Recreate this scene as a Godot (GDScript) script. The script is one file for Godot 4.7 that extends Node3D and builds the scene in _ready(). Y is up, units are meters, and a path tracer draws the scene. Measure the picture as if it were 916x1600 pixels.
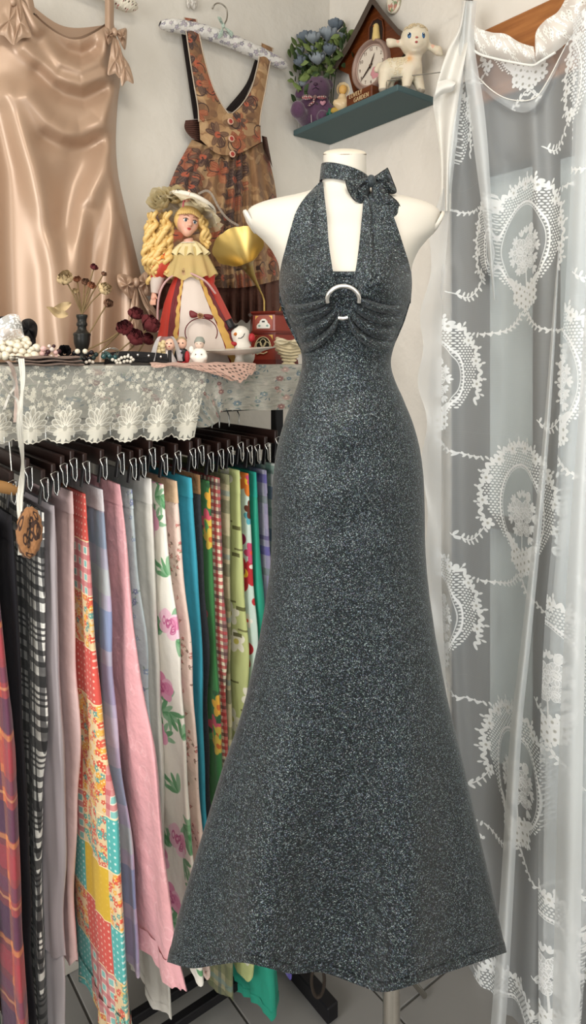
extends Node3D

const F := 1050.0
const CX := 458.0
const HY := 560.0
const EYE := 1.6
const CAM := Vector3(-1.494, 1.6, 1.754)
const RT := Vector3(0.7955, 0, 0.606)
const LK := Vector3(0.606, 0, -0.7955)
const YAW := -0.6511
const TABLE := 1.585
const SHELF := 2.347

# ------------------------------------------------------------------ mesh builder
class B:
	var v := PackedVector3Array()
	var n := PackedVector3Array()
	var t := PackedVector2Array()
	var c := PackedColorArray()
	var ix := PackedInt32Array()
	var xf := Transform3D()

	func grid(nu: int, nv: int, f: Callable, wrap := false, uvf = null) -> B:
		var base := v.size()
		var cols := nu + 1
		for j in nv + 1:
			for i in cols:
				var u := float(i) / nu
				var w := float(j) / nv
				var p: Vector3 = f.call(u, w)
				v.append(xf * p)
				n.append(Vector3.ZERO)
				t.append(uvf.call(u, w, p) if uvf != null else Vector2(u, w))
		for j in nv:
			for i in nu:
				var a := base + j * cols + i
				_tri(a, a + 1, a + cols + 1)
				_tri(a, a + cols + 1, a + cols)
		if wrap:
			for j in nv + 1:
				var a := base + j * cols
				var s := n[a] + n[a + nu]
				n[a] = s
				n[a + nu] = s
		for k in range(base, v.size()):
			n[k] = n[k].normalized()
		return self

	func _tri(a: int, b: int, d: int) -> void:
		var k := (v[a] - v[d]).cross(v[a] - v[b])
		n[a] += k
		n[b] += k
		n[d] += k
		ix.append(a)
		ix.append(b)
		ix.append(d)

	func face(pts: Array, away = null) -> B:   # flat convex face, turned away from a point
		var q := []
		for p in pts:
			q.append(xf * p)
		var k: Vector3 = (q[0] - q[2]).cross(q[0] - q[1])
		if away != null:
			var m := Vector3.ZERO
			for p in q:
				m += p
			if k.dot(m / q.size() - xf * away) < 0.0:
				q.reverse()
				k = -k
		k = k.normalized()
		var base := v.size()
		var o: Vector3 = q[0]
		var ux: Vector3 = (q[1] - q[0]).normalized()
		var uy := k.cross(ux)
		for p in q:
			v.append(p)
			n.append(k)
			t.append(Vector2((p - o).dot(ux), (p - o).dot(uy)))
		for i in range(1, q.size() - 1):
			ix.append(base)
			ix.append(base + i)
			ix.append(base + i + 1)
		return self

	func box(o: Vector3, size: Vector3, bev := 0.002, bs := Basis()) -> B:
		var h := size / 2
		var e := minf(bev, minf(h.x, minf(h.y, h.z)) * 0.9)
		var P := func(x: float, y: float, z: float) -> Vector3: return o + bs * Vector3(x, y, z)
		for s in [-1.0, 1.0]:
			face([P.call(s * h.x, h.y - e, h.z - e), P.call(s * h.x, -h.y + e, h.z - e), P.call(s * h.x, -h.y + e, -h.z + e), P.call(s * h.x, h.y - e, -h.z + e)], o)
			face([P.call(h.x - e, s * h.y, h.z - e), P.call(-h.x + e, s * h.y, h.z - e), P.call(-h.x + e, s * h.y, -h.z + e), P.call(h.x - e, s * h.y, -h.z + e)], o)
			face([P.call(h.x - e, h.y - e, s * h.z), P.call(-h.x + e, h.y - e, s * h.z), P.call(-h.x + e, -h.y + e, s * h.z), P.call(h.x - e, -h.y + e, s * h.z)], o)
		if e <= 0.0:
			return self
		for s in [-1.0, 1.0]:
			for r in [-1.0, 1.0]:
				face([P.call(s * h.x, r * (h.y - e), h.z - e), P.call(s * h.x, r * (h.y - e), -h.z + e), P.call(s * (h.x - e), r * h.y, -h.z + e), P.call(s * (h.x - e), r * h.y, h.z - e)], o)
				face([P.call(s * h.x, h.y - e, r * (h.z - e)), P.call(s * h.x, -h.y + e, r * (h.z - e)), P.call(s * (h.x - e), -h.y + e, r * h.z), P.call(s * (h.x - e), h.y - e, r * h.z)], o)
				face([P.call(h.x - e, s * h.y, r * (h.z - e)), P.call(-h.x + e, s * h.y, r * (h.z - e)), P.call(-h.x + e, s * (h.y - e), r * h.z), P.call(h.x - e, s * (h.y - e), r * h.z)], o)
				for q in [-1.0, 1.0]:
					face([P.call(s * h.x, r * (h.y - e), q * (h.z - e)), P.call(s * (h.x - e), r * h.y, q * (h.z - e)), P.call(s * (h.x - e), r * (h.y - e), q * h.z)], o)
		return self

	func lathe(prof: Array, sides := 24, o := Vector3.ZERO, bs := Basis(), wav = null) -> B:
		var m := prof.size() - 1
		return grid(sides, m, func(u, w):
			var q: Vector2 = prof[int(round(w * m))]
			var a: float = u * TAU
			var r: float = q.x
			if wav != null:
				r = wav.call(a, w, r)
			return o + bs * Vector3(sin(a) * r, q.y, cos(a) * r), true)

	func tube(path: Array, rad, sides := 8, caps := true) -> B:
		var m := path.size()
		var N := Vector3.ZERO
		var fr := []
		for i in m:
			var T: Vector3 = (path[mini(i + 1, m - 1)] - path[maxi(i - 1, 0)]).normalized()
			if i == 0:
				N = T.cross(Vector3.UP if absf(T.y) < 0.9 else Vector3.RIGHT).normalized()
			else:
				N = (N - T * N.dot(T)).normalized()
			fr.append([N, N.cross(T)])
		grid(sides, m - 1, func(u, w):
			var i := int(round(w * (m - 1)))
			var r: float = rad[i] if rad is Array else rad
			var a: float = u * TAU
			return path[i] + (fr[i][0] * cos(a) + fr[i][1] * sin(a)) * r, true)
		if caps:
			for e in [0, m - 1]:
				var r: float = rad[e] if rad is Array else rad
				var ring := []
				for k in sides:
					var a := TAU * k / sides
					ring.append(path[e] + (fr[e][0] * cos(a) + fr[e][1] * sin(a)) * r)
				face(ring, path[1] if e == 0 else path[m - 2])
		return self

	func ell(o: Vector3, r: Vector3, bs := Basis(), nu := 16, nv := 10) -> B:
		return grid(nu, nv, func(u, w):
			var a: float = u * TAU
			var b: float = w * PI
			return o + bs * Vector3(sin(b) * sin(a) * r.x, cos(b) * r.y, sin(b) * cos(a) * r.z), true)

	func pillow(poly: Array, mapf: Callable, bulge: float, rings := 4, sub := 4, pleat := 0.0) -> B:   # a soft solid over an outline
		var m := poly.size()
		var cen := Vector2.ZERO
		for p in poly:
			cen += p / m
		var cnt := m * sub
		var out := []
		for k in cnt:
			var i := k / sub
			var f := float(k % sub) / sub
			out.append(poly[i].cubic_interpolate(poly[(i + 1) % m], poly[(i - 1 + m) % m], poly[(i + 2) % m], f))
		for side in [1.0, -1.0]:
			grid(cnt, rings, func(u, w):
				var k := int(round(u * cnt)) % cnt
				if side < 0:
					k = (cnt - k) % cnt
				var r: float = w
				var h: float = bulge * sqrt(maxf(0.0, 1.0 - r * r)) * side
				h += pleat * sin(k * TAU * 5.0 / cnt) * sin(r * PI) * bulge
				return mapf.call(cen.lerp(out[k], r), h), true, func(_u, _w, p): return Vector2(p.x + 0.6 * p.z, -p.y))
		return self

	func prism(poly: Array, mapf: Callable, h0: float, h1: float) -> B:   # a flat outline with thickness
		var pk := PackedVector2Array(poly)
		var tri := Geometry2D.triangulate_polygon(pk)
		var mid := Vector3.ZERO
		for p in poly:
			mid += (mapf.call(p, h0) + mapf.call(p, h1)) / (2 * poly.size())
		for h in [h0, h1]:
			var other: float = h1 if h == h0 else h0
			for i in range(0, tri.size(), 3):
				var q := []
				for k in 3:
					q.append(mapf.call(poly[tri[i + k]], h))
				var back: Vector3 = mapf.call((poly[tri[i]] + poly[tri[i + 1]] + poly[tri[i + 2]]) / 3.0, other)
				face(q, back)
		for i in poly.size():
			var a: Vector2 = poly[i]
			var b: Vector2 = poly[(i + 1) % poly.size()]
			face([mapf.call(a, h0), mapf.call(b, h0), mapf.call(b, h1), mapf.call(a, h1)], mid)
		return self

	func rose(o: Vector3, r: float, bs := Basis(), rg = null, close := 0.75, layers := 4) -> B:   # petals wrapped in layers round an axis (y)
		for L in layers:
			var cnt := 3 if L < 2 else 5
			for k in cnt:
				var a0 := TAU * k / cnt + L * 0.7
				var rr := r * (0.22 + 0.78 * float(L) / (layers - 1))
				var hh := r * (1.7 - 0.5 * float(L) / (layers - 1))
				var jig: float = 1.0 + (rg.randf_range(-0.12, 0.12) if rg else 0.0)
				var wd := TAU / cnt * 0.62
				grid(6, 5, func(u, w):
					var a: float = a0 + (u - 0.5) * 2.0 * wd * (1.0 - 0.35 * w * w)
					var open: float = lerpf(0.35, 1.0, sin(w * PI * close)) + (0.25 * maxf(0.0, w - 0.7) if L > 1 else 0.0)
					var q: float = rr * open * jig * (1.0 + 0.06 * sin(u * 9.0 + L))
					var y: float = hh * (w - 0.45) * jig - 0.12 * r * pow(absf(u - 0.5) * 2.0, 2.0) * w
					return o + bs * Vector3(sin(a) * q, y, cos(a) * q))
		return self

	func nets(bones: Array, k: float, cell: float, colf = null, disp = null) -> B:   # joins tapered capsules and meshes the field
		var lo := Vector3.INF
		var hi := -Vector3.INF
		for q in bones:
			var m: float = maxf(q[2], q[3]) + k + cell * 2
			for e in 2:
				lo = lo.min(q[e] - Vector3.ONE * m)
				hi = hi.max(q[e] + Vector3.ONE * m)
		var nx := int(ceil((hi.x - lo.x) / cell)) + 1
		var ny := int(ceil((hi.y - lo.y) / cell)) + 1
		var nz := int(ceil((hi.z - lo.z) / cell)) + 1
		var fld := PackedFloat32Array()
		fld.resize(nx * ny * nz)
		fld.fill(1.0)
		for q in bones:
			var a: Vector3 = q[0]
			var ab: Vector3 = q[1] - a
			var l2: float = maxf(ab.length_squared(), 1e-9)
			var ra: float = q[2]
			var rb: float = q[3]
			var reach: float = maxf(ra, rb) + k * 1.5 + cell * 2
			var b0 := ((a.min(q[1]) - Vector3.ONE * reach - lo) / cell).floor()
			var b1 := ((a.max(q[1]) + Vector3.ONE * reach - lo) / cell).ceil()
			for z in range(maxi(0, int(b0.z)), mini(nz, int(b1.z) + 1)):
				for y in range(maxi(0, int(b0.y)), mini(ny, int(b1.y) + 1)):
					for x in range(maxi(0, int(b0.x)), mini(nx, int(b1.x) + 1)):
						var p := lo + Vector3(x, y, z) * cell
						var s := clampf((p - a).dot(ab) / l2, 0.0, 1.0)
						var d := (p - a - ab * s).length() - lerpf(ra, rb, s)
						var at := (z * ny + y) * nx + x
						var f := fld[at]
						var h := maxf(k - absf(f - d), 0.0) / k
						fld[at] = minf(f, d) - h * h * k * 0.25
		if disp != null:
			for z in nz:
				for y in ny:
					for x in nx:
						var at := (z * ny + y) * nx + x
						if absf(fld[at]) < cell * 3:
							fld[at] += disp.call(lo + Vector3(x, y, z) * cell)
		var ids := {}
		var base := v.size()
		var sxy := nx * ny
		for z in nz - 1:
			for y in ny - 1:
				for x in nx - 1:
					var at := z * sxy + y * nx + x
					var inside := 0
					var sum := Vector3.ZERO
					var cross := 0
					var g := [fld[at], fld[at + 1], fld[at + nx], fld[at + nx + 1], fld[at + sxy], fld[at + sxy + 1], fld[at + sxy + nx], fld[at + sxy + nx + 1]]
					for e in 8:
						if g[e] < 0.0:
							inside += 1
					if inside == 0 or inside == 8:
						continue
					for e in 8:
						for ax in [1, 2, 4]:
							if e & ax == 0 and (g[e] < 0.0) != (g[e | ax] < 0.0):
								var s: float = g[e] / (g[e] - g[e | ax])
								var p0 := Vector3(e & 1, (e >> 1) & 1, (e >> 2) & 1)
								var p1 := Vector3((e | ax) & 1, ((e | ax) >> 1) & 1, ((e | ax) >> 2) & 1)
								sum += p0.lerp(p1, s)
								cross += 1
					ids[at] = v.size()
					var w := lo + (Vector3(x, y, z) + sum / cross) * cell
					v.append(xf * w)
					n.append(Vector3.ZERO)
					t.append(Vector2(w.x, w.y))
					if colf != null:
						while c.size() < v.size() - 1:
							c.append(Color.WHITE)
						c.append(colf.call(w))
		for at in ids:
			var z: int = at / sxy
			var y: int = (at / nx) % ny
			var x: int = at % nx
			for e in 3:
				var st: int = [1, nx, sxy][e]
				if (fld[at] < 0.0) == (fld[at + st] < 0.0):
					continue
				var s1: int = [nx, sxy, 1][e]
				var s2: int = [sxy, 1, nx][e]
				if not (ids.has(at - s1) and ids.has(at - s2) and ids.has(at - s1 - s2)):
					continue
				var q := [ids[at], ids[at - s1], ids[at - s1 - s2], ids[at - s2]]
				if fld[at] < 0.0:
					q.reverse()
				_tri(q[0], q[1], q[2])
				_tri(q[0], q[2], q[3])
		for i in range(base, v.size()):
			n[i] = n[i].normalized()
		return self

	func mesh(off := Vector3.ZERO) -> ArrayMesh:
		var a := []
		a.resize(Mesh.ARRAY_MAX)
		if off != Vector3.ZERO:
			for i in v.size():
				v[i] -= off
		a[Mesh.ARRAY_VERTEX] = v
		a[Mesh.ARRAY_NORMAL] = n
		a[Mesh.ARRAY_TEX_UV] = t
		if c.size():
			while c.size() < v.size():
				c.append(Color.WHITE)
			a[Mesh.ARRAY_COLOR] = c
		a[Mesh.ARRAY_INDEX] = ix
		var m := ArrayMesh.new()
		m.add_surface_from_arrays(Mesh.PRIMITIVE_TRIANGLES, a)
		return m

# ------------------------------------------------------------------ cloth print painter
class Pt:
	var w: int
	var h: int
	var d: PackedByteArray

	func _init(ww: int, hh: int, c: Color) -> void:
		w = ww
		h = hh
		var im := Image.create_empty(w, h, false, Image.FORMAT_RGBA8)
		im.fill(c)
		d = im.get_data()

	func dot(x: int, y: int, c: Color, a: float) -> void:
		var i := (posmod(y, h) * w + posmod(x, w)) * 4
		d[i] = int(lerpf(d[i], c.r * 255.0, a))
		d[i + 1] = int(lerpf(d[i + 1], c.g * 255.0, a))
		d[i + 2] = int(lerpf(d[i + 2], c.b * 255.0, a))
		d[i + 3] = maxi(d[i + 3], int(a * c.a * 255.0))

	func ell(cx: float, cy: float, rx: float, ry: float, rot: float, c: Color, a := 1.0, hole := 0.0) -> void:
		var m := maxf(rx, ry) + 1
		var co := cos(rot)
		var si := sin(rot)
		var soft := 1.0 / maxf(1.0, minf(rx, ry))
		for y in range(int(cy - m), int(cy + m) + 1):
			for x in range(int(cx - m), int(cx + m) + 1):
				var px := (x - cx) * co + (y - cy) * si
				var py := -(x - cx) * si + (y - cy) * co
				var q := sqrt(px * px / (rx * rx) + py * py / (ry * ry))
				if q < 1.0 + soft and q > hole - soft:
					var e := clampf((1.0 - q) / soft + 0.5, 0.0, 1.0)
					if hole > 0.0:
						e *= clampf((q - hole) / soft + 0.5, 0.0, 1.0)
					if e > 0.0:
						dot(x, y, c, a * e)

	func line(p: Vector2, q: Vector2, wd: float, c: Color, a := 1.0) -> void:
		var steps := int(ceil(p.distance_to(q) / maxf(0.5, wd * 0.4))) + 1
		for i in steps + 1:
			var r := p.lerp(q, float(i) / steps)
			ell(r.x, r.y, wd * 0.5, wd * 0.5, 0, c, a)

	func rect(x0: int, y0: int, ww: int, hh: int, c: Color, a := 1.0) -> void:
		for y in range(y0, y0 + hh):
			for x in range(x0, x0 + ww):
				dot(x, y, c, a)

	func flower(cx: float, cy: float, r: float, petals: int, c: Color, cc: Color, rot := 0.0, a := 1.0) -> void:
		for k in petals:
			var g := rot + TAU * k / petals
			ell(cx + cos(g) * r * 0.55, cy + sin(g) * r * 0.55, r * 0.48, r * 0.34, g, c, a)
		ell(cx, cy, r * 0.24, r * 0.24, 0, cc, a)

	func peony(cx: float, cy: float, r: float, c: Color, dark: Color, pale: Color, rg: RandomNumberGenerator) -> void:
		for k in 9:
			var g := TAU * k / 9.0 + rg.randf()
			ell(cx + cos(g) * r * 0.5, cy + sin(g) * r * 0.5, r * 0.5, r * 0.4, g, c.lerp(pale, rg.randf()))
		for k in 7:
			var g := rg.randf() * TAU
			var q := rg.randf() * 0.5 * r
			ell(cx + cos(g) * q, cy + sin(g) * q, r * 0.3, r * 0.16, g + 1.4, c.lerp(dark, rg.randf()), 0.8, 0.55)

	func plaid(warp: Array, weft: Array, over := 0.5) -> void:   # stripes: [from, width, colour] in shares of the repeat
		var cw := []
		var cf := []
		for x in w:
			cw.append(null)
			for s in warp:
				if fposmod(float(x) / w - s[0], 1.0) < s[1]:
					cw[x] = s[2]
		for y in h:
			cf.append(null)
			for s in weft:
				if fposmod(float(y) / h - s[0], 1.0) < s[1]:
					cf[y] = s[2]
		for y in h:
			for x in w:
				if cw[x] != null:
					dot(x, y, cw[x], over)
				if cf[y] != null:
					dot(x, y, cf[y], over)

	func grain(rg: RandomNumberGenerator, amt: float) -> void:
		for i in w * h:
			var g := rg.randf_range(-amt, amt) * 255.0
			for k in 3:
				d[i * 4 + k] = clampi(int(d[i * 4 + k] + g), 0, 255)

	func scatter(rg: RandomNumberGenerator, cnt: int, r0: float, r1: float, cols: Array, cc: Color, leaf = null, petals := 5) -> void:
		for i in cnt:
			var x := rg.randf() * w
			var y := rg.randf() * h
			var r := rg.randf_range(r0, r1)
			if leaf != null:
				for k in 2:
					var g := rg.randf() * TAU
					ell(x + cos(g) * r * 1.1, y + sin(g) * r * 1.1, r * 0.7, r * 0.28, g, leaf)
			flower(x, y, r, petals, cols[rg.randi() % cols.size()], cc, rg.randf() * TAU)

	func tex() -> ImageTexture:
		return ImageTexture.create_from_image(Image.create_from_data(w, h, false, Image.FORMAT_RGBA8, d))

# ------------------------------------------------------------------ helpers
var rng := RandomNumberGenerator.new()
var noise := FastNoiseLite.new()
var names := {}
var mats := {}

func v2(a: Array) -> Array:   # flat pairs to points
	var o := []
	for i in range(0, a.size(), 2):
		o.append(Vector2(a[i], a[i + 1]))
	return o

func ray(x: float, y: float) -> Vector3:
	return LK + RT * ((x - CX) / F) + Vector3.UP * ((HY - y) / F)

func at(x: float, y: float, d: float) -> Vector3:
	return CAM + ray(x, y) * d

func on_z(x: float, y: float, z: float) -> Vector3:   # the point of the plane z (parallel to wall_left)
	var r := ray(x, y)
	return CAM + r * ((z - CAM.z) / r.z)

func on_x(x: float, y: float, wx: float) -> Vector3:   # the point of the plane x (parallel to wall_right)
	var r := ray(x, y)
	return CAM + r * ((wx - CAM.x) / r.x)

func on_y(x: float, y: float, wy: float) -> Vector3:
	var r := ray(x, y)
	return CAM + r * ((wy - CAM.y) / r.y)

func cv(p: Array, s: float):   # smooth curve through the points
	var m := p.size() - 1
	if m == 0:
		return p[0]
	var f := clampf(s, 0.0, 1.0) * m
	var i := mini(int(f), m - 1)
	var a = p[i]
	var b = p[i + 1]
	return a.cubic_interpolate(b, p[i - 1] if i > 0 else a * 2 - b, p[i + 2] if i + 2 <= m else b * 2 - a, f - i)

func coons(T: Array, Bt: Array, L: Array, R: Array, u: float, w: float) -> Vector2:
	var tl: Vector2 = T[0]
	var tr: Vector2 = T[-1]
	var bl: Vector2 = Bt[0]
	var br: Vector2 = Bt[-1]
	var l: Vector2 = cv(L, w) if L.size() else tl.lerp(bl, w)
	var r: Vector2 = cv(R, w) if R.size() else tr.lerp(br, w)
	var a: Vector2 = cv(T, u)
	var b: Vector2 = cv(Bt, u)
	return a * (1 - w) + b * w + l * (1 - u) + r * u - (tl * (1 - u) * (1 - w) + tr * u * (1 - w) + bl * (1 - u) * w + br * u * w)

func folds(p: Vector2, fl: Array) -> float:   # [height, width, points]: soft ridges along lines
	var s := 0.0
	for f in fl:
		var best := 1e9
		var pts: Array = f[2]
		for i in pts.size() - 1:
			var a: Vector2 = pts[i]
			var ab: Vector2 = pts[i + 1] - a
			var k := clampf((p - a).dot(ab) / ab.length_squared(), 0.0, 1.0)
			best = minf(best, p.distance_squared_to(a + ab * k))
		s += f[0] * exp(-best / (f[1] * f[1]))
	return s

func mt(c: Color, rough := 0.7, o := {}) -> StandardMaterial3D:
	var m := StandardMaterial3D.new()
	m.albedo_color = c
	m.roughness = rough
	m.cull_mode = BaseMaterial3D.CULL_DISABLED
	m.metallic = o.get("metal", 0.0)
	m.metallic_specular = o.get("spec", 0.4)
	if o.has("tex"):
		m.albedo_texture = o.tex
	if o.has("uv"):
		m.uv1_scale = Vector3(o.uv[0], o.uv[1], 1)
	if o.has("rim"):
		m.rim_enabled = true
		m.rim = o.rim
		m.rim_tint = 0.6
	if o.has("alpha"):
		m.transparency = BaseMaterial3D.TRANSPARENCY_ALPHA
	if o.has("back"):
		m.backlight_enabled = true
		m.backlight = o.back
	if o.has("bump"):
		m.heightmap_enabled = true
		m.heightmap_texture = o.bump
		m.heightmap_scale = o.get("deep", 0.1)
	if o.has("tri"):
		m.uv1_triplanar = true
		m.uv1_scale = Vector3.ONE * o.tri
	if o.has("coat"):
		m.clearcoat_enabled = true
		m.clearcoat = o.coat
		m.clearcoat_roughness = 0.15
	if o.has("vc"):
		m.vertex_color_use_as_albedo = true
	if o.has("sss"):
		m.subsurf_scatter_enabled = true
		m.subsurf_scatter_strength = o.sss
	return m

func col(hex: String) -> Color:
	return Color(hex)

func numbered(nm: String) -> String:
	names[nm] = names.get(nm, -1) + 1
	return nm if names[nm] == 0 else "%s_%03d" % [nm, names[nm]]

func tag(o: Node, label := "", cat := "", group := "", kind := "") -> void:
	if label:
		o.set_meta("label", label)
	if cat:
		o.set_meta("category", cat)
	if group:
		o.set_meta("group", group)
	if kind:
		o.set_meta("kind", kind)

func thing(nm: String, label: String, cat: String, pos: Vector3, yaw := 0.0, group := "") -> Node3D:
	var o := Node3D.new()
	o.name = numbered(nm)
	add_child(o)
	o.position = pos
	o.rotation.y = yaw
	tag(o, label, cat, group)
	return o

func put(b: B, nm: String, m: Material, parent: Node3D = null, local := false) -> MeshInstance3D:
	var o := MeshInstance3D.new()
	var off := Vector3.ZERO
	if parent and not local:
		var q: Node = parent
		while q != self:
			off += q.position
			q = q.get_parent()
	o.mesh = b.mesh(off)
	o.material_override = null
	o.mesh.surface_set_material(0, m)
	o.name = nm if parent else numbered(nm)
	(parent if parent else self).add_child(o, true)
	return o

func solo(b: B, nm: String, m: Material, label: String, cat: String, group := "") -> MeshInstance3D:
	var lo := Vector3.INF
	var hi := -Vector3.INF
	for p in b.v:
		lo = lo.min(p)
		hi = hi.max(p)
	var base := Vector3((lo.x + hi.x) / 2, lo.y, (lo.z + hi.z) / 2)
	var o := MeshInstance3D.new()
	o.mesh = b.mesh(base)
	o.mesh.surface_set_material(0, m)
	o.name = numbered(nm)
	o.position = base
	add_child(o)
	tag(o, label, cat, group)
	return o

func struct(b: B, nm: String, m: Material) -> MeshInstance3D:
	var o := put(b, nm, m)
	tag(o, "", "", "", "structure")
	return o

func inst(mesh: Mesh, nm: String, pos: Vector3, parent: Node3D, sc := Vector3.ONE, bs := Basis()) -> MeshInstance3D:   # a shared mesh once more
	var o := MeshInstance3D.new()
	o.mesh = mesh
	o.name = nm
	o.transform = Transform3D(bs.scaled_local(sc), pos)
	parent.add_child(o, true)
	return o

func aim(dir: Vector3) -> Basis:   # y axis along dir
	var y := dir.normalized()
	var x := y.cross(Vector3.FORWARD if absf(y.z) < 0.9 else Vector3.RIGHT).normalized()
	return Basis(x, y, x.cross(y))

func ball(r: float, m: Material, nu := 14, nv := 9) -> ArrayMesh:
	var me := B.new().ell(Vector3.ZERO, Vector3.ONE * r, Basis(), nu, nv).mesh()
	me.surface_set_material(0, m)
	return me

func words(s: String, size: float, depth: float, m: Material) -> TextMesh:
	var f := SystemFont.new()
	f.font_names = PackedStringArray(["Droid Sans"])
	var tm := TextMesh.new()
	tm.font = f
	tm.text = s
	tm.font_size = 32
	tm.pixel_size = size / 32.0
	tm.depth = depth
	tm.material = m
	return tm

# ------------------------------------------------------------------ the scene
func _ready() -> void:
	rng.seed = 7
	noise.seed = 3
	noise.frequency = 1.0
	light_and_camera()
	setting()
	rack()
	skirts()
	mannequin()
	gown()
	curtain()
	satin_dress()
	pinafore()
	wall_bits()
	shelf()
	table_cloths()
	table_left()
	table_right()
	doll()
	music_box()

func light_and_camera() -> void:
	var cam := Camera3D.new()
	cam.name = "camera"
	cam.projection = Camera3D.PROJECTION_FRUSTUM
	cam.near = 0.05
	cam.far = 50.0
	cam.size = 0.05 * 1600.0 / F
	cam.frustum_offset = Vector2(0, -0.05 * 240.0 / F)
	add_child(cam)
	cam.transform = Transform3D(Basis(RT, Vector3.UP, -LK), CAM)
	cam.current = true
	var we := WorldEnvironment.new()
	we.name = "environment"
	var e := Environment.new()
	e.background_mode = Environment.BG_COLOR
	e.background_color = Color(0.86, 0.93, 1.0)
	e.background_energy_multiplier = 1.6
	e.tonemap_mode = Environment.TONE_MAPPER_LINEAR
	e.tonemap_exposure = 1.06
	e.sdfgi_enabled = true
	e.ssao_enabled = true
	e.ssil_enabled = true
	we.environment = e
	add_child(we)
	# daylight through the window behind the camera and the one opposite the curtain
	area("daylight_front_window", Vector3(-1.75, 1.5, 3.58), Vector3(0, 0, -1), Vector2(1.7, 1.9), 1.5, Color(1.0, 0.985, 0.955))
	area("daylight_side_window", Vector3(-3.28, 1.75, 1.5), Vector3(1, 0, 0), Vector2(1.5, 1.4), 4.9, Color(1.0, 0.985, 0.955))
	area("added_ceiling_fill", Vector3(-1.55, 2.925, 1.9), Vector3(0, -1, 0), Vector2(0.9, 0.9), 3.3, Color(1.0, 0.97, 0.92))  # overhead fill added for ambient light, no known lamp there

func area(nm: String, pos: Vector3, dir: Vector3, size: Vector2, energy: float, c: Color) -> void:
	var l := AreaLight3D.new()
	l.name = nm
	l.area_size = size
	l.area_normalize_energy = true
	l.light_energy = energy
	l.light_color = c
	l.area_range = 12.0
	l.shadow_enabled = true
	add_child(l)
	l.look_at_from_position(pos, pos + dir, Vector3.UP if absf(dir.y) < 0.9 else Vector3.BACK)

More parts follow.
